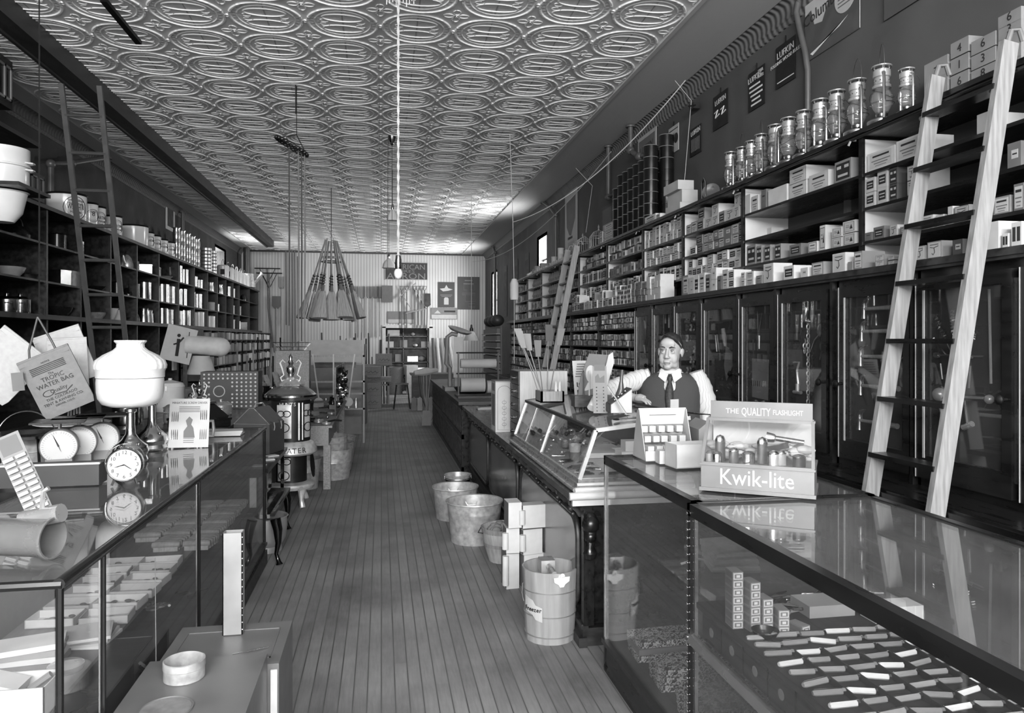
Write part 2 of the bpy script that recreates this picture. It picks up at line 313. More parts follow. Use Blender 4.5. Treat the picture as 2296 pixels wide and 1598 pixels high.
# embossed relief of one 61 cm tile, repeated over the whole ceiling
def relief():
    b=B(); T=.61
    def rib(pts,w,h,cl=True):
        n=len(pts); vs=[];fs=[]
        for i,(x,y) in enumerate(pts):
            a=pts[(i+1)%n] if cl or i<n-1 else pts[i]; c=pts[i-1] if cl or i>0 else pts[i]
            dx,dy=a[0]-c[0],a[1]-c[1]; l=sqrt(dx*dx+dy*dy) or 1; nx,ny=-dy/l,dx/l
            for q,z in ((-.5,0),(-.25,-.8),(.25,-.8),(.5,0)): vs.append((x*T+nx*w*q,y*T+ny*w*q,z*h))
        for i in range(n if cl else n-1):
            for k in range(3): a=i*4+k; c=((i+1)%n)*4+k; fs.append((a,c,c+1,a+1))
        b.add(vs,fs)
    def el(cx,cy,rx,ry,n,a0=0,a1=2*pi,cl=True): return [(cx+rx*cos(a0+(a1-a0)*i/n),cy+ry*sin(a0+(a1-a0)*i/n)) for i in range(n if cl else n+1)]
    rib(el(0,0,.465,.465,48),.026,.014); rib(el(0,0,.375,.375,40),.014,.008)
    for s in (-1,1):
        rib(el(0,s*.17,.27,.11,26),.016,.009)
        for q in (-1,1): rib(el(q*.24,s*.06,.06,.045,10,0,5,False),.010,.007,False)
    for k in range(8):
        a=k*pi/4+pi/8; b.ball(((.5+.0)*T,.5*T,0),.012) if k==0 else None
    for (cx,cy) in ((.5,.5),):
        rib(el(cx,cy,.035,.035,10),.012,.009)
        for k in range(4):
            a=k*pi/2; rib(el(cx+.10*cos(a),cy+.10*sin(a),.05+.02*abs(cos(a)),.05+.02*abs(sin(a)),12),.012,.008)
    rib(el(.5,0,.03,.03,10),.016,.012); rib(el(0,.5,.025,.025,8),.014,.010)
    return b
ro=ob('pressed_relief',relief(),bpy.data.materials['pressed_tin_ceiling'],ceil_o); ro.location=(-.925-.61*4,6.265-.61*9,ZC)
for ax,n in ((0,10),(1,36)):
    md=ro.modifiers.new('repeat','ARRAY'); md.count=n; md.use_relative_offset=False; md.use_constant_offset=True; md.constant_offset_displace=(.61,0,0) if ax==0 else (0,.61,0)
# ---------------- right-hand shelving wall ----------------
XF=2.75; DV=[1.2,2.55,3.87,5.30,6.45,7.51,8.78,10.10,11.24,12.59,13.83,15.2]; ZS=[2.09,2.27,2.465,2.665]; ZT=2.916
sh=thing('shelving_unit','long dark wooden shelving wall of open carton bays on the right','shelving',(XF,0,0))
b=B(); b.bx(-.03,1.2,ZT-.035,.39,15.2,ZT).bx(-.045,1.2,ZT-.03,-.02,15.2,ZT-.005); ob('top_board',b,dkwood,sh)
for y in DV:
    ob('upright',B().bx(0,y-.015,2.09,.39,y+.015,ZT-.03),dkwood,sh)
b=B()
for z in ZS[1:]: 
    for a,c in zip(DV[:-1],DV[1:]): ob('shelf_board',B().bx(.005,a+.015,z-.018,.38,c-.015,z),dkwood,sh)
# pale painted linings of the uprights and the back seen in the bays
b=B()
for y in DV[1:]: b.bx(.02,y-.0165,2.1,.38,y-.0151,ZT-.05) 
b.bx(.381,1.2,2.09,.39,15.2,ZT-.03,1)
ob('painted_lining',b,[palepaint,wallm],sh)
led=one('shelf_ledge',B().bx(-.17,1.2,-.05,.39,10.0,0).bx(-.18,1.2,-.035,-.165,10.0,-.012),dkwood2,'long dark ledge board under the open shelves, cartons along its edge','ledge',(XF,0,2.09))
led2=one('shelf_ledge',B().bx(-.17,10.0,-.05,.39,15.2,0).bx(-.18,10.0,-.035,-.165,15.2,-.012),midwood,'farther brown ledge board behind the far ladder, under glassware bays','ledge',(XF,0,2.09))
one('wall_pipe_strip',B().bx(0,4.5,2.1,.03,4.54,2.9),greyp,'thin light strip behind the empty second shelf','strip',(3.1,0,0))
# glazed cabinets under the ledge
XC=2.62
base=thing('back_counter','low dark back counter carrying the glazed tool cabinets','counter',(0,0,0))
ob('counter_top',B().bx(2.36,.6,.95,3.14,15.2,.985),dkwood,base); ob('counter_body',B().bx(2.44,.6,0,3.14,15.2,.95),dkwood,base); ob('edge_moulding',B().bx(2.345,.6,.93,2.365,15.2,.975).bx(2.41,.6,.88,2.44,15.2,.93),dkwood,base)
cabY=[(2.62,3.80),(3.92,4.52),(4.56,5.05),(5.09,5.70),(5.76,6.25),(6.29,6.85),(6.90,7.25)]
cabn=['bits and brace','pliers and chain','files and knife roll','trowel','hanging locks','slender rules','farthest tools']
cabs=[]
for i,(y0,y1) in enumerate(cabY):
    if i==0: continue
def door(par,y0,y1,hand,name='door',z0=1.03,z1=2.0,knob=True):
    b=B(); w=.05; b.bx(-.03,y0,z0,0,y0+w,z1).bx(-.03,y1-w,z0,0,y1,z1).bx(-.03,y0+w,z0,0,y1-w,z0+.11).bx(-.03,y0+w,z1-.06,0,y1-w,z1)
    d=ob(name,b,dkwood,par)
    e=B(); e.bx(-.034,y1-w-.012,z0+.1,-.03,y1-w,z1-.06).bx(-.034,y1-.004,z0,-.031,y1,z1); ob('bevel_edge',e,mat('pale_door_edge',165,.5),d)  # pale strips along one side of each door frame
    k=B(); ky=y0+w/2 if hand else y1-w/2
    k.lathe([(.008,0),(.008,.02),(.02,.03),(.022,.04),(.012,.05),(0,.052)],12,(-.03,ky,1.45),0,(-1,0,0)); ob('knob',k,blk,d)
    return d
cab0=thing('glazed_cabinet','wide dark cabinet showing fan of auger bits behind the near ladder','cabinet',(XC,0,0))
LABC=['dark cabinet with claw hammers hung beside the near ladder','dark narrow cabinet with pliers and chains hung inside','dark narrow cabinet with awls and a canvas chisel roll','dark cabinet with a large pointing trowel hung inside','dark cabinet with rows of small hung keys behind the clerk','slim dark cabinet with rulers left of the clerk','farthest dark cabinet beside the small-box bays']
cabspec=[(2.02,2.62,cab0),(2.66,3.22,cab0),(3.26,3.84,None),(3.96,4.50,None),(4.55,5.04,None),(5.09,5.68,None),(5.74,6.25,None),(6.31,6.80,None),(6.86,7.30,None)]
cl=[cab0,cab0]
for i in range(7): cl.append(thing('glazed_cabinet',LABC[i],'cabinet',(XC,0,0)))
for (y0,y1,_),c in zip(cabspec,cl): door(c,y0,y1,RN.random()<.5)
for i,c in enumerate([cab0]+cl[2:]):
    y0,y1=[(2.0,3.24),(3.24,3.90),(3.90,4.52),(4.52,5.06),(5.06,5.71),(5.71,6.27),(6.27,6.83),(6.83,7.34)][i]
    ob('carcase',B().bx(.0,y0,.985,.52,y0+.02,2.04).bx(.0,y1-.02,.985,.52,y1,2.04).bx(.45,y0,.985,.52,y1,2.04).bx(0,y0,.985,.52,y1,1.03).bx(0,y0,2.0,.52,y1,2.04).bx(-.03,y0,.985,0,y0+.025,2.04),dkwood,c)
    ob('backing_cloth',B().bx(.10,y0+.02,1.03,.11,y1-.02,2.0),mat('black_display_cloth',20,.9),c)
    ob('pane',B().bx(-.016,y0+.06,1.1,-.013,y1-.05,1.96),glass,c)
# ---- things hung in the cabinets (on the cloth at x = XC+.09) ----
XH=XC+.055
def hammer(z,y,label,L=.30,side=False):
    t=thing('claw_hammer',label,'hammer',(XH,y,z))
    h=B(); h.tube([(0,0,0),(0,-.08,0),(0,-.2,0),(0,-L,.0)],[.009,.010,.013,.015],10); ob('handle',h,oak,t)
    k=B(); k.tube([(0,.012,-.055),(0,.012,-.03),(0,.012,.01)],[.016,.012,.014],10); k.tube([(0,.012,.0),(0,.014,.03),(0,.0,.05),(0,-.03,.062)],[.014,.011,.009,.004],8); k.tube([(0.012,.012,.0),(0.012,.014,.03),(0.012,.0,.05),(0.012,-.03,.062)],[.01,.009,.007,.003],8); ob('head',k,steel,t); return t
for n,(y,py,l) in enumerate([(3.72,690,'hammer with pale handle, topmost in the hammer cabinet'),(3.74,742,'claw hammer second from the top of the hammer cabinet'),(3.75,800,'claw hammer with broad head, middle of the hammer cabinet'),(3.75,868,'dark-handled hammer, fourth down in the hammer cabinet'),(3.76,950,'claw hammer hung lowest in the hammer cabinet')]):
    hammer(H+(VY-py)*3.75*.985/1650*1.08,y,l)
# ---------------- cartons ----------------
TONE={'w':(white,'white'),'c':(paper,'cream'),'k':(kraft,'grey'),'m':(mgcard,'mid-grey'),'d':(dkcard,'dark')}
DES={'plain':'plain','box':'with a dark panel','bars':'with lines of print','hook':'with a printed hook','dark':'with a black band','tri':'with a framed emblem','tag':'with a small tag','win':'with two dark squares','frame':'with a ruled frame'}
def carton_mesh(w,h,d,tone,des):
    key=('carton',round(w,2),round(h,2),round(d,2),tone,des)
    if key in MC: return MC[key]
    w,h,d=key[1],key[2],key[3]
    b=B(); b.bx(0,-w/2,0,d,w/2,h,0)
    # lid lip
    def r(u0,v0,u1,v1,mi,e=.0008): b.bx(-e,w/2-u1*w,v0*h,.0002,w/2-u0*w,v1*h,mi)
    if des=='box': r(.14,.22,.86,.78,2); r(.22,.55,.78,.62,1,.0014); r(.25,.36,.75,.42,1,.0014)
    elif des=='bars': r(.1,.1,.9,.9,1); r(.2,.68,.8,.78,2,.0014); r(.16,.45,.84,.5,3,.0014); r(.25,.3,.75,.35,3,.0014); r(.3,.17,.7,.2,3,.0014)
    elif des=='hook':
        r(.06,.06,.94,.94,1); r(.2,.78,.8,.84,3,.0014)
        pts=[(-.0016,w*.28,h*.68),(-.0016,w*.0,h*.62),(-.0016,-w*.05,h*.35),(-.0016,w*.06,h*.2),(-.0016,w*.15,h*.3)]; b.tube(pts,min(w,h)*.02,4,2); b.tube([(-.0016,-w*.3,h*.7),(-.0016,0,h*.62)],min(w,h)*.02,4,2)
    elif des=='dark': r(.08,.12,.92,.88,2); r(.14,.62,.4,.76,1,.0014); r(.6,.62,.86,.76,1,.0014); r(.2,.25,.8,.36,1,.0014)
    elif des=='tri': r(.08,.08,.92,.92,1); r(.1,.1,.9,.12,2,.0014); r(.1,.88,.9,.9,2,.0014); r(.1,.1,.12,.9,2,.0014); r(.88,.1,.9,.9,2,.0014); b.add([(-.0016,-w*.05,h*.3),(-.0016,-w*.3,h*.3),(-.0016,-w*.18,h*.7)],[(0,1,2)],2); r(.25,.45,.55,.5,3,.0014); r(.25,.6,.5,.64,3,.0014)
    elif des=='tag': r(.3,.35,.8,.7,1); r(.38,.5,.72,.56,2,.0014)
    elif des=='win': r(.12,.2,.42,.8,2); r(.56,.2,.86,.8,2)
    elif des=='frame': r(.06,.06,.94,.94,3); r(.12,.12,.88,.88,0,.0014); r(.25,.62,.75,.7,2,.002); r(.2,.35,.8,.4,3,.002)
    m=mk('carton',b,[TONE[tone][0],paper if tone!='w' else mgcard if des in('bars','hook','tri') and False else paper,ink,inkm],False); MC[key]=m; return m
NCT=[0]
def carton(y0,y1,x,z,h,d,tone,des,label,group=None,rz=0,cat='carton',name='carton'):
    o=bpy.data.objects.new(name,carton_mesh(abs(y1-y0),h,d,tone,des)); C.objects.link(o); o.location=(x,(y0+y1)/2,z); o.rotation_euler=(0,0,rz); tag(o,label,cat,group); NCT[0]+=1; return o
BAYN=['beyond the near ladder','under the near ladder','under the largest lanterns','under the smallest lanterns','under the pale carton pile','under the black can pile','under the round tins','beside the far ladder']
def pxs(lst,X,z,shelf,d=.22,bay=''):
    """cartons given by the edges of their front faces; several rows when rows>1"""
    n=0
    for e in lst:
        a,bb,top,tone,des=e[:5]; rows=e[5] if len(e)>5 else 1; x=X+(e[6] if len(e)>6 else 0)
        A=atx(a,700,x).y; Bq=atx(bb,700,x).y; zt=atx((a+bb)/2,top,x).z; h=max(.03,(zt-z-.0005))/rows
        if x<XF: h=min(h,.3)
        for r in range(rows):
            rowl=['',' in the upper row',' in the top row'][0 if rows==1 else (1 if r==rows-1 else 0)] if rows>1 else ''
            lv=(', lower one' if r==0 else ', upper one' if r==rows-1 else ', middle one') if rows>1 else ''
            carton(Bq+.002,A-.002,x,z+r*h+.0005,h-.001,d,tone,des,'%s carton %s from far end, %s%s'%(TONE[tone][1],ORD[n],shelf,lv),'cartons on the right-hand shelves')
        n+=1
# ledge row, from just beyond the clerk to the near ladder
ledge=[(1531,1543,618,'k','bars'),(1545,1556,622,'c','tag',2),(1557,1566,618,'w','box'),(1568,1580,612,'w','bars'),(1582,1592,616,'k','box'),(1594,1606,600,'w','tag',2),(1608,1618,618,'m','frame'),(1620,1632,604,'c','bars'),
(1633,1646,606,'w','box',2),(1661,1671,610,'w','bars',2),(1673,1690,609,'w','bars',2),(1695,1709,617,'k','frame'),(1712,1734,592,'w','hook'),(1757,1780,597,'w','box'),(1794,1812,600,'w','tag'),(1820,1846,586,'k','bars'),(1866,1896,568,'w','hook'),(1900,1912,588,'k','plain'),(1914,1934,563,'k','bars'),(1962,1983,572,'k','hook',2),(1990,2007,572,'k','hook',2),(2050,2076,549,'k','hook'),(2078,2112,541,'k','hook'),(2134,2160,536,'d','tag'),(2212,2240,498,'w','plain'),(2246,2262,525,'w','win'),(2266,2292,496,'w','win')]
pxs(ledge,2.60,2.09,'the ledge',.14)
pxs([(1675,1694,550,'k','dark'),(1696,1708,552,'k','dark'),(1714,1727,550,'k','dark'),(1737,1751,547,'k','dark'),(1770,1796,548,'m','box'),(1812,1832,540,'w','frame'),(1838,1851,505,'w','tri'),(1865,1888,508,'w','tri',2),(1889,1919,493,'w','tri',2)],2.77,2.27,'low shelf under largest lanterns',.2)
pxs([(1713,1730,511,'w','plain')],2.95,2.465,'bare shelf under largest lanterns',.1)
pxs([(1672,1682,437,'w','plain',1),(1685,1700,440,'c','bars'),(1707,1718,424,'m','frame'),(1722,1765,420,'w','plain',1),(1770,1808,377,'c','bars',2),(1814,1857,386,'c','bars'),(1871,1909,360,'k','dark')],2.77,2.665,'top shelf under largest lanterns',.22)
pxs([(1940,1955,521,'m','frame'),(1958,1983,508,'m','box'),(1995,2012,505,'c','hook'),(2018,2030,508,'k','tag'),(2066,2093,483,'c','hook'),(2098,2116,480,'c','bars'),(2125,2136,464,'w','plain'),(2140,2172,460,'k','hook'),(2226,2266,438,'k','bars'),(2272,2296,410,'m','bars')],2.77,2.27,'low shelf behind near ladder',.2)
pxs([(1940,1962,398,'c','box',2),(1967,1989,384,'c','box',2),(1994,2012,377,'d','dark',2),(2034,2055,372,'k','hook',2),(2258,2290,320,'m','tag')],2.77,2.468,'second shelf behind near ladder',.2)
pxs([(1945,2006,334,'w','bars'),(2009,2064,308,'w','bars'),(2190,2218,252,'w','plain')],2.77,2.67,'top shelf behind near ladder',.2)
def fill(y0,y1,x,z,hm,wr,rows,tones,dess,seed,shelf,d=.18,fill_=1.,limit=None,grp='cartons on the right-hand shelves'):
    r=random.Random(seed); y=y1-.02; n=0
    while y>y0+.03:
        w=r.uniform(*wr); w=min(w,y-y0-.01)
        if w<.03: break
        if r.random()<fill_:
            k=rows if isinstance(rows,int) else r.choice(rows); t=r.choice(tones); de=r.choice(dess); hh=hm*r.uniform(.85,1)/max(1,max(rows) if not isinstance(rows,int) else rows)
            for q in range(k):
                lv='' if k==1 else (', bottom of stack' if q==0 else ', top of stack' if q==k-1 else ', middle of its stack')
                carton(y-w+.003,y-.001,x+r.uniform(0,.015),z+.0006+q*(hh+.0005),hh,d,t,de,'%s carton %s from far end of %s%s'%(TONE[t][1],ORD[n],shelf,lv),grp)
            n+=1
        y-=w
allT=['w','k','m','c','w','k']; dS=['bars','box','frame','tag','bars','win']
# bay 5.30-6.45
fill(5.33,6.43,2.77,2.665,.20,(.09,.16),[1,2,2],['w','k','c'],['bars','box','hook'],1,'the top shelf third bay')
fill(5.33,6.35,2.77,2.465,.17,(.08,.14),[1,2],['w','k','m'],['box','bars','tag'],2,'the second shelf third bay')
fill(5.33,6.40,2.77,2.27,.17,(.08,.13),[1,2,2],['w','w','k','c'],['bars','frame','box'],3,'the low shelf third bay')
# bay 6.45-7.51: neat rows of pale cartons
fill(6.48,7.48,2.77,2.665,.20,(.085,.10),2,['c','w','c'],['bars','tag'],4,'the top shelf fourth bay')
fill(6.48,7.45,2.77,2.465,.17,(.085,.10),2,['w','c'],['bars','frame'],5,'the second shelf fourth bay')
fill(6.48,7.42,2.77,2.27,.15,(.08,.12),1,['w','k','c'],['box','bars'],6,'the low shelf fourth bay')
FB=[(7.54,8.75,2.77,2.665,.19,2,'top shelf of the fifth carton bay'),(7.54,8.75,2.77,2.465,.12,1,'second shelf of the fifth carton bay'),(8.81,10.0,2.77,2.665,.16,2,'top shelf of the sixth carton bay')]

fill(7.54,8.7,2.77,2.27,.14,(.08,.12),1,['w','c','m'],['win','bars','dark'],9,'the low shelf fifth bay')

fill(8.81,10.0,2.77,2.465,.15,(.09,.14),1,['w','k','c'],['win','box'],11,'the second shelf sixth bay')
fill(8.81,9.9,2.77,2.27,.14,(.09,.14),1,['w','k','c'],['box','bars'],12,'the low shelf sixth bay')
# ledge from 6.6 to 10
fill(6.62,7.0,2.6,2.09,.24,(.09,.1),4,['w'],['plain'],13,'the plain white ledge stack',.14)
fill(7.0,7.45,2.6,2.09,.22,(.09,.1),3,['k','m'],['frame'],14,'the grey ledge stack',.14)
fill(7.45,7.95,2.6,2.09,.22,(.1,.12),4,['w'],['win'],15,'the chequered ledge stack',.14)
fill(7.95,9.95,2.6,2.09,.22,(.09,.15),[1,2],['w','c','k'],['bars','box','tag'],16,'the ledge beyond the chequered stack',.14)
print('cartons',NCT[0])
# numbered cartons above the near ladder
for i,(a,c,top,r0) in enumerate([(2072,2124,122,3),(2130,2172,76,4),(2176,2232,66,4),(2236,2290,14,6)]):
    A=atx(a,700,2.95).y;Bq=atx(c,700,2.95).y; zt=atx(c,top,2.95).z; h=(zt-ZT)/r0
    for q in range(r0):
        o=carton(Bq,A-.004,2.95,ZT+.0006+q*h,h-.002,.14,'k','plain','grey numbered carton, pile %s from the lanterns, %s up from the shelf'%(ORD[i],ORD[q]),'numbered cartons on the top shelf')
        t=B(); t.text(str((q*3+i*2)%8+1),.06,frame((-.001,0,.02),(0,-1,0),(0,0,1)),0); ob('number',t,ink,o)
# kraft boxes pile on the top shelf beside the cans
for r in range(3):
    for k,(a,c) in enumerate([(1497,1508),(1509,1521)]):
        A=atx(a,700,2.85).y;Bq=atx(c,700,2.85).y
        carton(Bq+.003,A-.003,2.85,ZT+.0006+r*.105,.10,.1,'k','frame','grey printed carton by the black cans, %s column, %s up'%(['far','near'][k],ORD[r]),'grey cartons beside the black cans')
for r,(x1,ht) in enumerate([(0,.10),(.02,.12),(-.02,.09)]):
    z=ZT+.0006+[0,.1,.22][r]; one('carton',B().bx(0,0,0,.16,.36,ht-.001),paper,'plain cream box, %s in the pile beside the black cans'%['bottom','middle','top'][r],'carton',(2.8+x1,6.62,z),0,'plain cream boxes')
for i,(px0,px1,top) in enumerate([(1446,1470,482),(1471,1480,480)]): pxs([(px0,px1,top,'w','bars')],2.78,ZT,'the near foot of the can pile, box %s'%['one','two'][i],.12)
pxs([(1352,1378,500,'w','frame',3),(1344,1351,520,'w','bars',3)],2.85,ZT,'the top board next to the birdcages',.12)
# small-parts boxes beyond, too many to count: packed rows
def packed(y0,y1,x,z,h,wr,seed,label,d=.12,rows=1):
    r=random.Random(seed); b=B()
    for q in range(rows):
        y=y0
        while y<y1-.02:
            w=r.uniform(*wr); hh=h/rows*r.uniform(.8,1); xx=x+r.uniform(0,.02)
            if r.random()<.93: 
                m=r.choice([0,0,1,1,2,3]); b.bx(xx,y,z+q*h/rows,xx+d,min(y+w-.003,y1),z+q*h/rows+hh*(.93 if q<rows-1 else 1),m); b.bx(xx-.001,y+w*.2,z+q*h/rows+hh*.25,xx,y+w*.75,z+q*h/rows+hh*.7,r.choice([0,3,2]))
            y+=w
    return one('small_boxes',b,[paper,kraft,mgcard,dkcard],label,'boxes',kind='stuff')
for q_,(a_,c_,x_,z_,h_,rw_,nm_) in enumerate(FB): packed(a_,c_,x_,z_,h_,(.08,.13),50+q_,'printed boxes packed close on the '+nm_,.18,rw_)
lo=thing('small_parts_shelving','low shelving of small hardware boxes left of the clerk','shelving',(XC,0,0))
for y in (7.36,8.7,10.05,11.4,12.8,15.0): ob('upright',B().bx(0,y,.985,.5,y+.02,2.04),dkwood,lo)
for z in (1.03,1.22,1.42,1.63,1.83): ob('shelf_board',B().bx(.0,7.36,z-.015,.48,15.0,z),dkwood2,lo)
ob('back_board',B().bx(.48,7.36,.985,.5,15,2.04),dkwood,lo)
i=0
for z,h,rw,nm in ((1.03,.17,2,'lowest'),(1.22,.17,2,'second'),(1.42,.18,2,'middle'),(1.63,.17,2,'fourth'),(1.83,.2,3,'highest')):
    for y0,y1,bn in ((7.39,8.69,'bay nearest the clerk'),(8.73,10.04,'second small-box bay'),(10.08,11.39,'bay behind the far ladder'),(11.43,12.78,'bay past the far ladder'),(12.83,14.98,'farthest small-box bay')):
        i+=1; packed(y0,y1,XC+.02,z,h*(.9 if i%2 else .82),(.035,.06),100+i,'rows of small printed boxes packed on the %s shelf, %s'%(nm,bn),rows=rw)
for k,(y0,y1) in enumerate([(10.13,11.22),(11.26,12.57),(12.61,13.81),(13.85,15.18)]):
    for z,nm in ((2.09,'lowest'),(2.27,'second'),(2.465,'third'),(2.665,'highest')):
        if k in(1,2) and z>2.4: continue
        packed(y0+.05,y1-.1,2.8,z,.14,(.06,.12),200+k*7+int(z*10),'mixed small boxes on the %s shelf of the %s bay past the far ladder'%(nm,ORD[k]),rows=1)
# lamp chimneys in the far bays
i=0
for k,(y0,y1) in enumerate([(11.35,12.5),(12.7,13.7)]):
    for z in (2.465,2.665):
        for q in range(6):
            y=y0+.1+q*.17; i+=1
            b=B().lathe([(.03,0),(.028,.03),(.045,.07),(.03,.12),(.022,.17),(.021,.17),(.029,.12),(.043,.07),(.027,.03),(.029,0)],12)
            one('lamp_chimney',b,mat('smoky_glass',120,.1,0,.1,5,0),'glass lamp chimney standing in the far right-hand bays','lamp chimney',(2.86,y,z),0,'glass lamp chimneys in the far bays')
# ---------------- on the top shelf: lanterns, cans, cages ----------------
lgl=glassmat('lantern_globe',.06)
def make_lantern(bail):
    t=thing('barn_lantern',None,'lantern')
    b=B(); b.lathe([(.001,0),(.075,0),(.078,.01),(.078,.05),(.06,.062),(.03,.07),(.001,.07)],20); b.lathe([(.012,.07),(.032,.075),(.034,.09),(.018,.1)],14); ob('fuel_tank',b,tinb,t)
    b=B(); b.lathe([(.034,.10),(.05,.13),(.058,.165),(.05,.205),(.036,.232),(.035,.232),(.048,.205),(.056,.165),(.048,.13),(.033,.10)],18); ob('globe',b,lgl,t)
    b=B()
    b.lathe([(.036,.23),(.05,.236),(.05,.25),(.04,.26),(.04,.295),(.047,.30),(.047,.335),(.04,.34),(.04,.342),(.001,.342)],18)
    b.lathe([(.052,.355),(.055,.358),(.055,.362),(.03,.366),(.001,.368)],18)
    for k in range(4): b.tube([(.035*cos(k*pi/2),.035*sin(k*pi/2),.34),(.04*cos(k*pi/2),.04*sin(k*pi/2),.36)],.004,5)
    ob('chimney_hood',b,tin,t)
    b=B(); b.lathe([(.0401,.268),(.0405,.268),(.0405,.285),(.0401,.285)],18,mi=0)
    for k in range(10): a=k*2*pi/10; b.ball((.0405*cos(a),.0405*sin(a),.277),.0035,1,6)
    ob('air_holes',b,[tin,blk],t)
    for sg in (-1,1):
        b=B(); b.tube([(0,sg*.068,.03),(0,sg*.087,.05),(0,sg*.088,.15),(0,sg*.086,.27),(0,sg*.078,.305),(0,sg*.045,.318)],.0085,8); ob('side_tube',b,tinb,t)
    b=B()
    for z,r in ((.15,.064),(.19,.063)): b.tube([(r*cos(k*pi/10),r*sin(k*pi/10),z+(.02*sin(k*pi/10*2) if z>.16 else 0)) for k in range(20)],.0018,4,cl=True)
    ob('wire_guard',b,steel,t)
    b=B(); 
    if bail: b.tube([(0,sg,z) for sg,z in [(.088*cos(a)*(1+.35*sin(a)),.30+.19*sin(a)) for a in [pi*k/16 for k in range(17)]]],.0018,5)
    else: b.tube([(.02+.06*sin(a),.09*cos(a),.29-.05*sin(a)) for a in [pi*k/12 for k in range(13)]],.0018,5)
    ob('bail',b,steel,t); return t
LA=make_lantern(True); LBn=make_lantern(False)
lx=[(1638,341,417),(1664,330,408),(1685,316,400),(1707,301,390),(1738,280,377),(1768,264,366),(1802,248,353),(1839,223,336),(1876,203,320),(1922,178,295),(1977,147,268),(2033,154,249)]
bails={1:1,3:1,9:1,10:1}
ldesc=['farthest and smallest-looking lantern on the top shelf','lantern with raised bail, second from the far end','dull lantern partly behind another, third from the far end','lantern with raised bail, fourth from the far end','lantern fifth from the far end of the row','lantern turned side-on, sixth from the far end','lantern left of the bent pipe, seventh from far end','lantern in front of the bent pipe','lantern just right of the bent pipe','lantern with tall raised bail beside the largest one','largest-looking lantern with a tall raised bail','nearest lantern, lower one beside the numbered cartons']
used=[0,0]
for i,(px,top,bot) in enumerate(lx):
    p=atx(px,bot,2.86); zt=atx(px,top,2.86).z; hh=(zt-ZT)/.368; k=1 if i in bails else 0
    src=LA if k else LBn
    if not used[k]: o=src; used[k]=1
    else: o=copytree(src)
    o.location=(2.86,p.y,ZT); o.rotation_euler=(0,0,[.3,.2,.5,.1,.25,1.5,.1,.35,.1,.15,.0,.3][i]-.5); o.scale=(hh,hh,hh)
    tag(o,'tin barn '+ldesc[i],None,'tin barn lanterns on the top shelf')
t=thing('wall_lamp','wall lamp with round reflector lying beside the cream boxes','lamp',(2.86,6.22,ZT))
b=B(); b.lathe([(.001,0),(.05,0),(.05,.02),(.03,.03),(.001,.03)],16); ob('foot',b,tin,t)
b=B(); b.tube([(0,.03,.02),(0,.035,.2),(0,.0,.24),(0,-.035,.2),(0,-.03,.02)],.008,7); ob('frame',b,chrome,t)
b=B(); b.lathe([(.001,0),(.05,.006),(.08,.03),(.078,.03),(.05,.01)],18,(.05,-.05,.1),ax=(-.6,-.7,.3)); ob('reflector',b,chrome,t)
# black cans: stacks
cc=B(); cc.lathe([(.001,0),(.078,0),(.078,.118),(.081,.12),(.081,.124),(.072,.124),(.072,.115),(.001,.115)],18)
canm=mk('black_can',cc,mat('glossy_black_japan',26,.25)); rim=B(); rim.lathe([(.0815,.119),(.083,.121),(.0815,.1245),(.073,.1245)],18); rimm=mk('rim',rim,tin)
cols=[(8.62,9),(8.44,10),(8.26,9),(8.08,11),(7.90,11),(7.72,12),(7.55,12)]
H9={0:5,1:6,2:6,3:6,4:6,5:7,6:8}
for i,(y,_) in enumerate(cols):
    for xx,dp in ((2.86,0),(3.04,1)):
        n=H9[i]-(1 if dp==0 and i>4 else 0)
        if dp==1 and i<3: continue
        for q in range(n):
            o=bpy.data.objects.new('black_can',canm); C.objects.link(o); o.location=(xx,y,ZT+q*.1245+.0005)
            tag(o,'black japanned can, %s column from far, %s up, %s row'%(ORD[i],ORD[q],'front' if dp==0 else 'wall-side'),'can','stacked black cans on the top shelf')
            if dp==0 or q>=n-3: r=bpy.data.objects.new('rim',rimm); C.objects.link(r); r.parent=o
def cage(y,kind,label):
    t=thing('birdcage',label,'birdcage',(2.88,y,ZT))
    b=B(); w=.11
    if kind=='house':
        for k in range(8):
            q=-w+2*w*k/7
            for sx in(-w,w): b.tube([(sx,q,.03),(sx,q,.2),(0,q,.28)],.0025,4)
            for sy in(-w,w): b.tube([(q,sy,.03),(q,sy,.2+.08*(1-abs(q)/w))],.0025,4)
        b.tube([(-w,-w,.2),(w,-w,.2),(w,w,.2),(-w,w,.2)],.004,4,cl=True)
    else:
        for k in range(20):
            a=k*pi/10; b.tube([(.12*cos(a),.12*sin(a),.03),(.12*cos(a),.12*sin(a),.17),(.07*cos(a),.07*sin(a),.235),(.01*cos(a),.01*sin(a),.26)],.0025,4)
        b.tube(arc((0,0,.17),.12,0,2*pi,20,'xy')[:-1],.004,4,cl=True)
    ob('bars',b,brass,t); ob('tray',B().bx(-w,-w,0,w,w,.035) if kind=='house' else B().lathe([(.001,0),(.125,0),(.125,.035),(.12,.035),(.12,.005)],20),tin,t)
    ob('finial',B().lathe([(.004,.25),(.014,.27),(.006,.285),(.014,.3),(.004,.33),(.0005,.34)],8),brass,t)
cage(10.35,'house','wire birdcage with a gabled roof beside the far ladder'); cage(9.55,'round','round domed wire birdcage next to the carton pile')
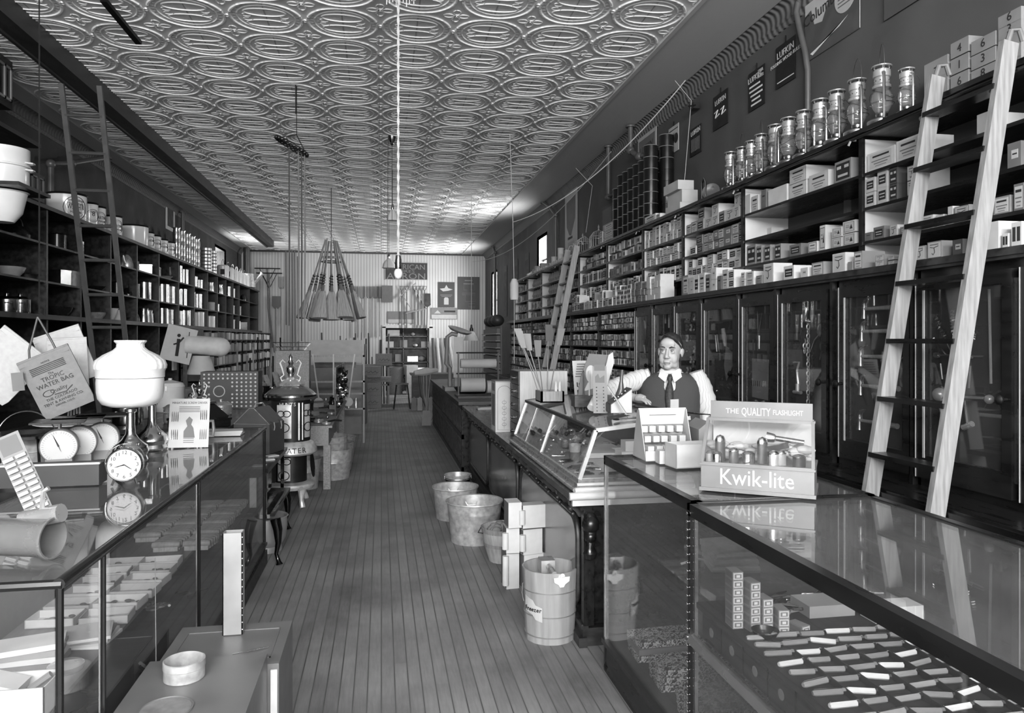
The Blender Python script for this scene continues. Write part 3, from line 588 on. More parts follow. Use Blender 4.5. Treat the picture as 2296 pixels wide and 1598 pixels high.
# small tins and cartons at the far end of the top shelf
r=random.Random(5)
for i in range(9):
    for q in range(1+(i%3==1)+(i==4)):
        b=B().lathe([(.001,0),(.05,0),(.05,.075),(.053,.078),(.053,.09),(.001,.09)],14); o=one('round_tin',b,paper,'pale round tin, %s from the far ladder, %s up'%(ORD[i],ORD[q]),'tin',(2.86,11.0+i*.15,ZT+q*.0905),0,'pale round tins on the top shelf')
for i in range(10):
    h=r.choice([.09,.12,.2,.28]) if i in(3,4,6,7) else .08
    for q in range(2 if i in(2,5) else 1): carton(12.55+i*.17,12.55+i*.17+.14,2.82,ZT+.0006+q*(h+.001),h,.14,r.choice('wwck'),'plain','plain carton %s past the round tins, %s up, top shelf'%(ORD[i],ORD[q]),'cartons at the far end of the top shelf')
# ---------------- right wall: cards, posters, pipes ----------------
def card(name,label,y0,y1,z0,z1,m=None,cat='sign',tilt=0,x=XR-.012):
    """card on the right wall; local frame: x along -y (reading direction), y up, origin at the centre"""
    o=one(name,B().bx(-.002,-(y1-y0)/2,-(z1-z0)/2,.002,(y1-y0)/2,(z1-z0)/2),m or mat('black_sign_card',26,.5),label,cat,(x,(y0+y1)/2,(z0+z1)/2)); o.rotation_euler=(tilt,0,0); return o,(y1-y0),(z1-z0)
def wr(par,lines,mi=white,name='lettering'):
    b=B()
    for (t,s,x,z,sl) in lines: b.text(t,s,frame((-.003,-x,z),(0,-1,sl),(0,0,1)),0)
    ob(name,b,mi,par,False)
wl=mat('white_lettering',215,.6)
def strips(par,lst,m=wl,name='printed_lines'):
    b=B()
    for x0,z0,x1,z1 in lst: b.bx(-.0035,-x0,z0,-.0021,-x1,z1)
    ob(name,b,m,par)
o,w,h=card('shop_card','dark card with white script, nearest the bent pipe',5.19,5.48,3.72,4.05); wr(o,[('LUFKIN',.075,.0,.07,.05),('FOLDING WOOD RULES',.04,0,.025,.05)]); strips(o,[(-.12,-.13,.12,-.122)]); ob('nail',B().tube([(0,0,h/2),(0,0,h/2+.05)],.006,5),iron,o)
o,w,h=card('shop_card','dark card with five white lines left of the topmost card',5.65,5.93,3.67,4.0); wr(o,[('LUFKIN',.068,-.03,.08,.05),('STEEL',.035,.07,.12,0),('RULES',.035,.07,.075,0)]); strips(o,[(-.12,.03,.06,.045),(-.12,-.01,.1,.005),(-.1,-.05,.1,-.035),(-.08,-.09,.06,-.075),(-.09,-.13,.08,-.115)]); ob('nail',B().tube([(0,0,h/2),(0,0,h/2+.05)],.006,5),iron,o)
o,w,h=card('shop_card','dark card with two white zigzags above the far lanterns',6.31,6.62,3.7,4.02); wr(o,[('LUFKIN',.068,0,.07,.05)]); b=B()
for x in(-.07,.06): b.tube([(-.003,-x+.05,0),(-.003,-x-.02,.015),(-.003,-x+.03,-.05),(-.003,-x-.05,-.03)],.006,4)
ob('zigzag',b,wl,o); ob('nail',B().tube([(0,0,h/2),(0,0,h/2+.05)],.006,5),iron,o)
o,w,h=card('shop_card','dark card with drawn rulers and white script, crossed by a string',6.88,7.16,3.58,3.86); wr(o,[('LUFKIN',.068,0,.07,.05)]); strips(o,[(-.1+k*.03,-.1,-.092+k*.03,.03) for k in range(7)],greyp); 
o,w,h=card('shop_card','white card with a black round tape case beside the calendar poster',7.45,7.73,3.74,4.03,paper); wr(o,[('LUFKIN',.05,-.05,.03,.05),('STEEL',.035,-.06,-.03,0),('TAPE',.035,-.06,-.08,0)],ink); b=B(); b.lathe([(.001,0),(.055,0),(.055,.002),(.001,.002)],20,(-.0022,-.07,.0),0,(-1,0,0)); b.lathe([(.02,.002),(.024,.003),(.02,.003)],14,(-.0022,-.07,.0),0,(-1,0,0)); ob('tape_case',b,ink,o); strips(o,[(-.12,.1,.12,.11)],ink); ob('nail',B().tube([(0,0,h/2),(0,0,h/2+.05)],.006,5),iron,o)
o,w,h=card('calendar_poster','pale poster with a man and dark script behind the black cans',8.1,8.72,3.55,4.18,paper,'poster'); ob('picture',B().bx(-.004,-.27,-.28,-.0025,.27,.27),mgcard,o); b=B(); b.text('LUFKIN',.13,frame((-.0045,0,.1),(0,-1,.04),(0,0,1))); ob('lettering',b,ink,o,False); b=B().prism([(-.2,-.28),(-.16,-.1),(-.05,-.06),(-.06,.03),(.03,.05),(.05,-.05),(.15,-.1),(.2,-.28)],-.006,-.0045,'yz'); ob('figure',b,dkcard,o)
# tall phonograph-style poster and further posters
o,w,h=card('tall_poster','tall white poster with a dark bell shape above the far ladder',11.6,12.4,3.02,4.2,paper,'poster'); b=B().prism([(.3,.45),(-.3,.48),(-.28,.1),(-.12,-.05),(-.02,-.16),(.1,-.14),(.28,.02)],-.004,-.0025,'yz'); ob('printed_picture',b,inkm,o); b=B(); b.text('CALORIC',.12,frame((-.003,.06,-.5),(0,-1,0),(0,0,1))); b.bx(-.004,-.1,-.21,-.002,.2,-.17); b.bx(-.004,-.26,-.54,-.002,-.14,-.36); ob('lettering',b,ink,o,False); strips(o,[(-.2,-.27-.02*k,.2,-.265-.02*k) for k in range(8)],inkm)
def pic(label,y0,y1,z0,z1): 
    o,w,h=card('landscape_picture',label,y0,y1,z0,z1,dkcard,'picture'); ob('printed_scene',B().bx(-.004,-w*.4,-h*.1,-.0022,w*.4,h*.4).prism([(-w*.3,-h*.4),(w*.2,-h*.4),(w*.3,-h*.12),(-w*.1,-h*.12)],-.004,-.0022,'yz',1),[inkm,mgcard],o)
pic('small dark scenic print left of the black cans',9.05,9.5,3.3,3.85); pic('second dim scenic print, lower and farther along the wall',9.75,10.25,3.15,3.6)
o,w,h=card('train_poster','large poster with white sky, dark silhouette and pale oval',4.42,5.06,3.78,4.26,paper,'poster'); 
b=B(); b.prism([(.32,-.24),(.32,.1),(.24,.12),(.2,.0),(.1,-.02),(.02,.1),(-.06,.14),(-.1,.24),(-.32,.24),(-.32,-.24)],-.004,-.0022,'yz'); ob('printed_silhouette',b,dkcard,o); b=B(); b.text('Columbia',.12,frame((-.0045,.1,.04),(0,-1,.1),(0,0,1))); ob('lettering',b,ink,o,False); b=B(); b.lathe([(.001,0),(.12,0),(.12,.002),(.001,.002)],28,(-.0045,-.17,.05),0,(-1,0,0)); ob('printed_oval',b,paper,o); strips(o,[],ink) if 0 else None
b=B()
for k in range(6): b.bx(-.0078,-.25,.11-.025*k,-.0067,-.09,.118-.025*k)
ob('oval_text',b,inkm,o); ob('printed_road',B().prism([(.25,-.2),(-.1,-.14),(-.2,-.1),(.22,-.22)],-.0048,-.0041,'yz'),wl,o)
o,w,h=card('dark_poster','dark poster cut by the upper right edge of the view',3.5,4.18,3.72,4.2,dkcard,'poster'); ob('printed_scene',B().prism([(.3,.1),(.1,.15),(-.2,.2),(-.3,.24),(.33,.24)],-.004,-.0022,'yz'),mgcard,o)
for i,(y,z) in enumerate([(16.0,3.0),(17.2,3.1)]): pass
for i,(y0,lab) in enumerate([(15.6,'dim tall scroll poster beyond the rear window'),(16.9,'dim tall scroll poster farther down the right wall'),(18.4,'last dim narrow poster on the right wall')]):
    o,w,h=card('scroll_poster',lab,y0,y0+.5,2.3,3.6,dkcard,'poster'); ob('printed_scene',B().bx(-.004,-.18,-.5,-.0022,.18,.5),mat('dim_print',60,.7),o)
def pipe(label,pts,r,m=greyp,n=10):
    t=one('wall_pipe',B().tube([(p[0]-pts[0][0],p[1]-pts[0][1],p[2]-pts[0][2]) for p in pts],r,n),m,label,'pipe',pts[0]); return t
pipe('long bent grey pipe running down the right wall',[(3.12,5.12,4.3),(3.1,5.12,4.18),(3.1,5.07,4.02),(3.11,5.02,3.85),(3.12,5.0,3.7),(3.12,5.0,3.5),(3.12,5.0,2.92)],.022,mat('pipe_paint',75,.4))
def elbow(label,pts,r):
    t=thing('steam_pipe',label,'pipe',pts[0]); P=[Vector(p)-Vector(pts[0]) for p in pts]; ob('pipe',B().tube([tuple(p) for p in P],r,10),mat('pipe_paint',75,.4),t)
    for p in P[1:-1]: ob('joint',B().ball(tuple(p),r*1.6,0,10),mat('pipe_paint',75,.4),t)
    ob('flange',B().lathe([(.06,-.02),(.06,0),(.001,0),(.001,-.02)],14,tuple(P[0])),mat('pipe_paint',75,.4),t)
elbow('grey pipe with offset elbows dropping behind the black cans',[(2.98,8.55,4.3),(2.98,8.55,4.0),(3.02,8.35,3.88),(3.08,8.2,3.86),(3.08,8.2,3.5)],.032)
elbow('straight grey pipe with a side branch beyond the can pile',[(3.0,9.5,4.3),(3.0,9.5,3.62),(3.05,9.1,3.62)],.03)
elbow('grey pipe running down the wall beyond the tall poster',[(3.02,13.6,4.3),(3.05,13.2,4.15),(3.1,12.95,3.95),(3.1,12.95,2.95)],.03)
elbow('dark pipe down the far end of the right wall',[(3.05,20.2,4.3),(3.08,20.0,4.1),(3.08,20.0,1.2)],.035)
one('cleat',B().bx(-.02,-.05,-.03,.05,.05,.03).tube([(0,-.05,0),(-.1,-.12,-.04)],.008,6),iron,'small wooden cleat holding the string beside the zigzag card','cleat',(3.08,6.95,4.04))
# ladders
def ladder(name,label,p0,p1,rl,wrail,trail,rungs,m,rm,hooks=False,rdep=.09,rdir=(1,0,0)):
    """p0,p1: bottom and top of one rail; rl: offset vector to the other rail"""
    t=thing(name,label,'ladder',p0); o=Vector(p0); a=Vector(p1)-o; R=Vector(rl)
    for q in (Vector((0,0,0)),R):
        ob('rail',B().bar(tuple(q),tuple(q+a),trail,wrail,0,rdir),m,t)
    for z in rungs:
        f=(z-o.z)/a.z; c=a*f; ob('rung',B().bar(tuple(c),tuple(c+R),rdep,.022,0,(0,0,1)) if rdep>.04 else B().tube([tuple(c),tuple(c+R)],rdep,8),rm,t)
    if hooks:
        for q in (Vector((0,0,0)),R):
            e=q+a; ob('hook',B().tube([tuple(e+Vector((.0,.03,-.22))),tuple(e+Vector((-.02,.03,-.12))),tuple(e+Vector((.01,.02,.0))),tuple(e+Vector((.03,.02,.06))),tuple(e+Vector((.07,.02,.07))),tuple(e+Vector((.09,.02,.02)))],.012,8),greyp,t)
            ob('hook_bolt',B().tube([tuple(e+Vector((-.05,.03,-.25))),tuple(e+Vector((-.02,.03,-.18))),tuple(e+Vector((-.06,.03,-.2)))],.014,7),greyp,t)
    return t
ladder('rolling_ladder','pale wooden ladder with dark treads leaning near the right edge',(2.13,2.745,0),(2.66,2.745,2.98),(0,.42,0),.075,.03,[.35,.62,.89,1.155,1.42,1.695,1.97,2.245,2.52,2.79],oak,dkwood,True)
ladder('rolling_ladder','slim wooden ladder leaning far down the right shelves',(2.05,9.85,0),(2.66,9.85,3.0),(0,.5,0),.08,.03,[.4,.7,1.0,1.3,1.6,1.9,2.2,2.5,2.8],oak,dkwood,True,.07)
# track rail for the ladders along the shelf edge
tr=thing('ladder_rail','thin iron rail along the top shelf edge for the ladders','rail',(2.69,1.2,2.86)); ob('rod',B().tube([(0,0,0),(0,14,0)],.008,6),iron,tr)
for y in DV[1:-1]: ob('bracket',B().tube([(.03,y-1.2,.0),(-.0,y-1.2,.0),(-.01,y-1.19,-.03)],.007,6),brass,tr)
# strings
def string(label,pts,r=.003,m=rope,name='string'):
    return one(name,B().tube([tuple(Vector(p)-Vector(pts[0])) for p in pts],r,5),m,label,'string',pts[0])
def sag(a,b_,s,n=20): 
    a=Vector(a);b_=Vector(b_); return [tuple(a.lerp(b_,k/n)-Vector((0,0,4*s*(k/n)*(1-k/n)))) for k in range(n+1)]
hub=aty(1150,498,9.0)
string('white string hanging from the ceiling down to the counter scale',[tuple(aty(1143,300,9.0)),tuple(hub),tuple(aty(1153,660,9.0)),tuple(aty(1153,815,9.0))],.004,rope)
string('long sagging string from the ceiling edge to the hanging string',sag(tuple(hub),tuple(atz(1537,180,4.2)),.22),.005)
string('long string sagging toward the rear wall',sag(tuple(atx(1370,340,2.9)),tuple(aty(1060,586,16)),.35),.005)
string('string from the ceiling edge slanting down to the wall cleat',[(2.9,6.98,4.3),(3.06,6.95,4.1),(3.0,7.0,3.2),(2.95,7.05,2.95)],.003)
string('thin string from the farther ceiling hook to the birdcages',[(2.9,10.8,4.3),(3.1,10.6,4.0),(3.0,10.6,3.3)],.004)
one('string_weight',B().lathe([(.001,0),(.05,0),(.055,.03),(.055,.2),(.03,.26),(.001,.26)],14),paper,'pale cylinder weight threaded on the hanging string','weight',tuple(aty(1153,672,9.0)))
# ---------------- right counter ----------------
ct=thing('wooden_counter','long dark panelled counter with carved brackets and a pale moulded end','counter',(1.1,3.93,0))
b=B(); b.bx(-.07,0,.815,.64,5.4,.845).bx(-.09,-.02,.825,.65,5.4,.862); ob('counter_top',b,wood('counter_top_wood',70,.25,.4,4,(6,1,6)),ct)
ob('carcase',B().bx(.02,.03,.12,.60,5.38,.815),dkwood,ct)
b=B(); b.bx(-.0,.02,.0,.61,5.38,.10).bx(-.025,.0,.0,.02,5.38,.055).bx(-.01,.01,.10,.03,5.38,.125); ob('plinth',b,dkwood2,ct)
b=B(); b.bx(-.04,-.012,.795,.63,5.38,.815).bx(-.02,0,.76,.05,5.38,.795); ob('cornice_moulding',b,dkwood,ct)
ob('end_moulding',B().tube([(-.09,-.03,.845),(.65,-.03,.845)],.022,10).bx(-.07,-.025,.79,.64,.0,.83),mat('worn_pale_moulding',185,.4),ct)
def oval_panel(y0,y1):
    # raised moulding with rounded ends round a polished sheet
    r=.13; z0,z1=.17,.70; pts=[]
    for cy,cz,a0 in ((y1-r,z1-r,0),(y0+r,z1-r,90),(y0+r,z0+r,180),(y1-r,z0+r,270)):
        for k in range(7): a=radians(a0+15*k); pts.append((0,cy+r*cos(a),cz+r*sin(a)))
    p=ob('panel_moulding',B().tube(pts,.016,8,cl=True).tube([(x+.0,y,z) for x,y,z in [(q[0],(q[1]-(y0+y1)/2)*.965+(y0+y1)/2,(q[2]-.435)*.9+.435) for q in pts]],.009,6,cl=True),dkwood2,ct)
    ob('panel_sheet',B().prism([(q[1],q[2]) for q in pts],-.004,.012,'yz'),mat('polished_panel_sheet',120,.22,.55,.4,3),ct)
for a,c in ((.12,1.85),(2.0,3.55),(3.7,5.25)): oval_panel(a,c)
for k in range(17):
    y=.12+k*.31; b=B(); b.prism([(-.055,.79),(.02,.79),(.02,.70),(.0,.70),(-.012,.725),(-.04,.745),(-.052,.765)],y-.02,y+.02,'xz'); b.ball((-.045,y,.745),.018,0,8,(1,1.4,1)); b.ball((-.03,y,.715),.013,0,8); ob('carved_bracket',b,dkwood2,ct)
b=B(); b.bx(.0,.0,.12,.06,.05,.76).lathe([(.03,.0),(.04,.03),(.025,.06),(.045,.2),(.03,.24),(.02,.25)],10,(.03,-.02,.5)); b.ball((.03,-.03,.69),.05,0,10); b.ball((.03,-.03,.62),.035,0,10); ob('end_pilaster',b,dkwood,ct)
# slanted display case
sc=thing('slant_front_case','slant-fronted glass case full of small hardware on the counter','showcase',(1.08,3.95,.863))
L_=2.0; zt0,zt1=.335,.395
b=B(); b.bx(-.035,-.035,0,.66,L_,.025).bx(-.02,-.02,.025,.66,L_,.045).bx(-.008,-.008,.045,.66,L_,.065); b.tube([(-.035,-.035,.012),(-.035,L_,.012)],.012,8); ob('base_moulding',b,mat('worn_moulding',120,.3,0,.3,8,.1,(4,4,4)),sc)
ob('end_moulding',B().tube([(-.035,-.04,.014),(.66,-.04,.014)],.014,8).tube([(-.02,-.024,.04),(.66,-.024,.04)],.01,8),mat('silvered_moulding',205,.3,.4),sc)
for a_,c_,w_ in (((0,.0,.065),(.095,.0,zt0),.022),((0,L_-.01,.065),(.095,L_-.01,zt0),.018),((.0,1.0,.065),(.095,1.0,zt0),.014),((.0,1.55,.065),(.095,1.55,zt0),.004),((.095,0,zt0),(.65,0,zt1),.022)): ob('silvered_bar',B().bar(a_,c_,w_,w_),mat('silvered_frame',205,.3,.5),sc)
ob('top_rail',B().bar((.095,-.01,zt0),(.095,L_,zt0),.022,.02).bar((.65,-.01,zt1),(.65,L_,zt1),.02,.03).bar((.095,L_,zt0),(.65,L_,zt1),.02,.02),dkwood2,sc)
b=B(); 
def quad(b_,a,c,d,e,t=.004,mi=0):
    P=[Vector(x) for x in(a,c,d,e)]; n=(P[1]-P[0]).cross(P[2]-P[0]).normalized()*t
    vs=[tuple(p) for p in P]+[tuple(p+n) for p in P]; b_.add(vs,[(0,3,2,1),(4,5,6,7),(0,1,5,4),(1,2,6,5),(2,3,7,6),(3,0,4,7)],mi); return b_
ob('front_pane',quad(B(),(0,.01,.067),(0,L_,.067),(.095,L_,zt0),(.095,.01,zt0)),glass,sc)
ob('top_pane',quad(B(),(.095,0,zt0+.004),(.65,0,zt1+.004),(.65,L_,zt1+.004),(.095,L_,zt0+.004)),glasst,sc)
ob('end_pane',quad(B(),(.01,.0,.067),(.65,.0,.067),(.65,.0,zt1),(.1,.0,zt0)),glass,sc)
ob('case_floor',B().bx(.0,.005,.06,.65,L_-.01,.07).bx(.64,.01,.065,.65,L_-.01,zt1-.01,1),[paper,dkwood2],sc)
# contents
r=random.Random(3)
X0,Y0,Z0=1.08,3.95,.863+.0705
for k,(x,y,z,dx,dy,dz,tn,lb) in enumerate([(.33,.25,0,.16,.13,.10,'w','white carton standing in the near end of the slanted case'),(.36,.27,.1,.11,.09,.06,'w','smaller white carton on top of another in the slanted case'),(.2,.10,0,.14,.30,.02,'w','flat white carton lying at the near end of the slanted case'),(.16,.45,.0,.25,.3,.03,'k','flat grey carton under others in the slanted case'),(.18,.48,.03,.22,.26,.03,'c','flat cream carton in the slanted case pile'),(.35,.75,0,.14,.2,.05,'c','cream carton midway along the slanted case')]):
    one('carton',B().bx(0,0,0,dx,dy,dz),TONE[tn][0],lb,'carton',(X0+x,Y0+y,Z0+z))
for k in range(26):
    x,y=r.uniform(.09,.5),r.uniform(.85,1.9); kd=k%4
    if kd==0: b=B().lathe([(.02,0),(.034,.003),(.034,.012),(.02,.015),(.014,.012),(.014,.003),(.02,0)],14,ax=(r.uniform(-1,1),r.uniform(-1,1),.5)); n,lb='metal_ring','small metal ring fitting lying in the slanted case'
    elif kd==1: b=B().tube([(0,0,0),(.05,.04,.02),(.09,.03,.05),(.14,.02,.1)],.006,6).ball((0,0,.0),.014); n,lb='small_tool','small bright hand tool leaning in the slanted case'
    elif kd==2: b=B().lathe([(.001,0),(.03,0),(.03,.04),(.022,.045),(.022,.05),(.001,.05)],12); n,lb='round_tin','small dull round tin inside the slanted case'
    else: b=B().ball((0,0,.02),.022,0,8).tube([(0,0,.02),(.03,.03,.05)],.01,6); n,lb='pulley','small dark pulley fitting inside the slanted case'
    one(n,b,[chrome,tin,greyp,iron][kd],lb,n.replace('_',' '),(X0+x,Y0+y,Z0+.012),r.uniform(0,6),group=n.replace('_',' ')+' items in the slanted case')
for k in range(22):
    x,y=r.uniform(.06,.5),r.uniform(.05,.85)
    if .1<x<.5 and y<.75 and k%2: x=r.uniform(.03,.12)
    one('pocket_knife',B().tube([(-.04,0,0),(-.02,.002,0),(.02,.002,0),(.045,0,0)],[.005,.008,.008,.005],7).bx(-.03,-.004,.004,.035,.002,.009,1),[chrome,iron],'small shiny folding knife loose in the slanted case','knife',(X0+x*.5+.02,Y0+y,Z0+.009),r.uniform(-.6,.6),'folding knives loose in the slanted case')
one('cup',B().lathe([(.001,0),(.035,0),(.04,.05),(.036,.05),(.03,.005)],14),greyp,'small grey cup, lower one near the slanted case glass','cup',(X0+.14,Y0+.62,Z0+.0)); one('cup',B().lathe([(.001,0),(.035,0),(.04,.05),(.036,.05),(.03,.005)],14),paper,'pale cup stacked above the grey one in the slanted case','cup',(X0+.14,Y0+.62,Z0+.051))
# ---- things on the slanted case ----
def tz(x): return .863+zt0+.009+(x-1.175)*.108
def on(x,y): return (x,y,tz(x)+.001)
t=thing('brush_box','pale wooden box holding tall thin rods and brushes','box',on(1.27,5.50)); t.location.z+=.01
ob('box_body',B().bx(-.09,-.10,0,.09,-.085,.085).bx(-.09,.085,0,.09,.10,.085).bx(-.09,-.1,0,-.075,.1,.085).bx(.075,-.1,0,.09,.1,.085).bx(-.09,-.1,0,.09,.1,.01),oak,t)
for k,(x,y,dx,dy,h,m) in enumerate([(-.06,.05,-.13,.1,.42,greyp),(-.05,0,-.09,.08,.38,greyp),(-.04,.04,-.02,.1,.33,mgcard),(-.02,0,.02,.05,.45,iron),(-.05,-.04,-.16,.0,.40,greyp),(.0,.03,.08,.0,.42,mgcard)]):
    one('paint_brush' if k%2 else 'thin_rod',B().tube([(0,0,0),(dx*.5,dy*.5,h*.55),(dx,dy,h)],[.004,.004,.005],6).prism([(dx-.02,h),(dx+.02,h),(dx*1.25+.03,h+.13),(dx*1.25-.03,h+.13)],dy-.004,dy+.004,'xz'),m,'%s in the rod box, %s from the left'%(['flat-tipped grey rod','slim brush'][k%2],ORD[k]),'rod' if k%2==0 else 'brush',(1.27+x,5.5+y,tz(1.27)+.022))
for k,(x,h) in enumerate([(.03,.14),(.06,.10)]): one('white_brush',B().lathe([(.003,0),(.005,.05),(.012,.07),(.012,.1),(.006,.13),(.001,.15)],10),white,'short white-tipped brush, %s in the rod box'%['taller','shorter'][k],'brush',(1.27+x,5.42,tz(1.27)+.023))
def easel(name,label,x,y,w,h,rz,m,tilt=-.2,cat='display card'):
    t=thing(name,label,cat,on(x,y)); t.location.z+=.006; t.rotation_euler=(tilt,0,rz)
    ob('board',B().bx(-w/2,-.002,0,w/2,.002,h),m,t); ob('strut',B().bar((0,.004,h*.8),(0,.09,.0),.02,.002),kraft,t); return t
e=easel('hinge_card','white card of small dark clips in rows behind the rod box','' or 1.46,5.15,.17,.31,.12,paper)
b=B()
for rw in range(3):
    for k in range(4): b.tube([(-.06+k*.04,-.004,.15-rw*.055),(-.06+k*.04,-.005,.12-rw*.055),(-.045+k*.04,-.005,.115-rw*.055),(-.043+k*.04,-.004,.145-rw*.055)],.004,5)
ob('clip_rows',b,iron,e); b=B()
for k in range(6): b.bx(-.07+.004*k,-.003,.19+.018*k,.07,-.0021,.198+.018*k)
ob('printed_lines',b,inkm,e)
t=thing('tool_display_box','dark wooden box with picture board and slim tools standing in it','display box',on(1.42,4.88)); t.location.z+=.012
ob('box_body',B().bx(-.13,-.05,0,.13,.05,.075),mat('stained_box_wood',60,.4,0,.4,8,0,(2,8,8)),t); b=B(); b.tube([(-.03,-.0505,.036),(-.015,-.0505,.042),(0,-.0505,.034),(.015,-.0505,.042),(.03,-.0505,.037)],.002,4); b.tube([(-.05,-.0505,.038),(0,-.0505,.055),(.05,-.0505,.038),(0,-.0505,.02)],.0015,4,cl=True); ob('box_lettering',b,iron,t)
b=B(); b.prism([(-.09,.075),(.05,.075),(.12,.30),(.13,.35),(-.01,.36),(-.07,.2)],.02,.028,'xz'); ob('picture_board',b,mgcard,t); b=B(); b.prism([(.05,.075),(.09,.08),(.16,.3),(.15,.37),(.12,.35)],-.01,-.0,'xz',0); ob('side_wing',b,paper,t)
b=B(); b.lathe([(.001,0),(.05,0),(.05,.002),(.001,.002)],18,(.0,.019,.22),0,(0,-1,0),sc=(.7,1.2)); b.prism([(-.05,.1),(.02,.12),(.03,.18),(-.02,.16)],.0185,.0195,'xz'); ob('printed_picture',b,paper,t)
for k in range(4): one('slim_tool',B().tube([(0,0,0),(0,0,.1),(.0,0,.17)],[.006,.004,.006],7),[steel,paper,iron,steel][k],'slim upright tool in the dark display box, %s from left'%ORD[k],'tool',(1.36+k*.04,4.86,tz(1.4)+.09))
e=easel('stickpin_card','tall narrow card with two columns of dark studs','' or 1.37,4.50,.09,.31,-.22,kraft,-.32); b=B()
for k in range(8):
    for q in(-1,1): b.ball((q*.022,-.003,.015+k*.022),.004,0,6)
ob('studs',b,iron,e); ob('printed_heading',B().bx(-.035,-.003,.28,.035,-.0021,.32).prism([(-.03,.2),(.03,.2),(.03,.25),(0,.23),(-.01,.26),(-.03,.24)],-.003,-.0021,'xz'),inkm,e)
# wedge box with screwdriver-like handles
t=thing('wedge_display_box','wedge-shaped display box with dark sloping front in front of the clerk','display box',on(1.46,4.42)); t.location.z+=.012
t.rotation_euler=(0,0,-.1); ob('box_body',B().prism([(-.06,0),(.07,0),(.07,.145),(-.06,.05)],-.07,.07,'xz'),paper,t); ob('dark_front',B().prism([(-.064,0),(-.0605,0),(-.0605,.052),(-.064,.05)],-.071,.071,'xz').bar((-.06,0,.054),(.07,0,.149),.14,.004,0,(0,0,1)),dkwood2,t)
b=B()
for k in range(4): b.ball((-.03+k*.022,-.04,.078+.018*k),.010,0,8)
ob('knobs',b,chrome,t); one('handled_tool',B().tube([(0,0,0),(.01,0,.05),(.012,0,.10),(.018,0,.17)],[.03,.02,.011,.010],10),mat('dark_brown_handle',70,.35),'dark wooden handle rising from the wedge display box','tool',(1.475,4.44,tz(1.46)+.105))
one('rolled_paper',B().tube([(-.05,-.05,0),(0,0,.06),(.03,.05,.08)],.03,10,0),white,'white curled paper beside the wedge display box','paper',(1.38,4.62,tz(1.4)+.03))
one('leaning_strip',B().bar((0,0,0),(-.10,.06,.17),.022,.004),paper,'narrow pale strip leaning on the wedge display box','card',(1.47,4.28,tz(1.47)+.006))
one('dark_rule',B().bar((0,0,0),(.26,-.62,.002),.025,.008),mat('dark_rule_wood',40,.3),'long thin dark rule lying along the back of the case','ruler',(1.62,4.55,tz(1.62)+.012))
one('dark_rule',B().bar((0,0,0),(.4,-.1,.03),.018,.006).ball((0,0,0),.018,0,8,(1.3,1,.4)),iron,'dark flat spoon-ended tool lying on the glass','tool',(1.35,4.12,tz(1.35)+.012))
one('price_ticket',B().bx(-.03,-.002,0,.03,.002,.075),paper,'small leaning ticket on papers before the clerk','ticket',(1.70,4.10,tz(1.7)+.012),.3)
one('paper_sheet',B().bx(-.13,-.09,0,.13,.09,.003).prism([(.02,.003),(.12,.003),(.1,.02)],-.08,.05,'xz'),paper,'loose pale papers spread near the clerk','paper',(1.56,4.10,tz(1.56)+.014),.3)
# ---- further along the counter ----
t=thing('drawer_cabinet','tall pale-sided cabinet of small drawers with round knobs','drawer cabinet',(1.13,6.05,.863))
ob('cabinet_body',B().bx(.012,0,0,.42,.42,.575),mat('pale_box_wood',165,.5,0,.15,5,0,(12,12,1.2)),t)
for k in range(5):
    d=ob('drawer',B().bx(0,.01,.01+k*.113,.011,.41,.118+k*.113),dkwood2,t); ob('knob',B().lathe([(.006,0),(.006,.015),(.016,.022),(.017,.03),(.008,.036),(0,.037)],12,(0,.18,.06+k*.113),0,(-1,0,0)),chrome,d)
t=thing('oil_can','tall cream square tin with ornamental printed panel','tin',(1.02,6.60,.863)); ob('can_body',B().bx(0,0,0,.17,.26,.46),paper,t); ob('lid_rim',B().bx(-.003,-.003,.455,.173,.263,.465),greyp,t)
b=B(); b.bx(-.0008,.04,.05,.0,.22,.34).bx(-.0008,.05,.37,0,.21,.44); ob('front_panel',b,greyp,t); b=B(); pts=[(.02,-.001,.02),(.14,-.001,.02),(.14,-.001,.37)]+[(.08+.06*cos(pi*k/8),-.001,.37+.05*sin(pi*k/8)) for k in range(9)]+[(.02,-.001,.37)]; b.tube(pts,.002,4,cl=True)
for k in range(5): b.tube([(.08+.02*cos(a),-.001,.07+.05*k+.014*sin(a)) for a in [2*pi*q/10 for q in range(10)]],.0015,4,cl=True)
b.tube([(.08,-.001,.03),(.08,-.001,.3)],.001,4); ob('ornament',b,inkm,t)
t=thing('paper_roll_stand','iron stand with three grey rolls of wrapping paper','paper roll stand',(1.03,10.0,.901))
b=B(); b.bx(0,0,.0,.62,.5,.03)
for x in(.02,.58): b.bx(x,.23,.03,x+.02,.27,.62)
b.tube([(.0,.25,.33),(.6,.25,.33)],.01,6).tube([(.0,.25,.62),(.6,.25,.62)],.01,6); ob('stand_frame',b,iron,t)
for z,rr,x0,x1 in ((.17,.10,.06,.40),(.14,.09,.43,.58),(.47,.065,.06,.56)): ob('paper_roll',B().tube([(x0,.25,z),(x1,.25,z)],rr,24),mat('wrapping_paper',150,.8,0,.06),t)
t=thing('paper_pad','thin stack of papers with pen on the counter beside the rolls','paper',(1.14,8.75,.863)); ob('sheets',B().bx(0,0,0,.2,.2,.02).cb((.1,.08,.025),(.18,.16,.008),0,Matrix.Rotation(.2,3,'Z')),paper,t); ob('pen',B().tube([(.02,.1,.034),(.2,.12,.034)],.004,6),ink,t)
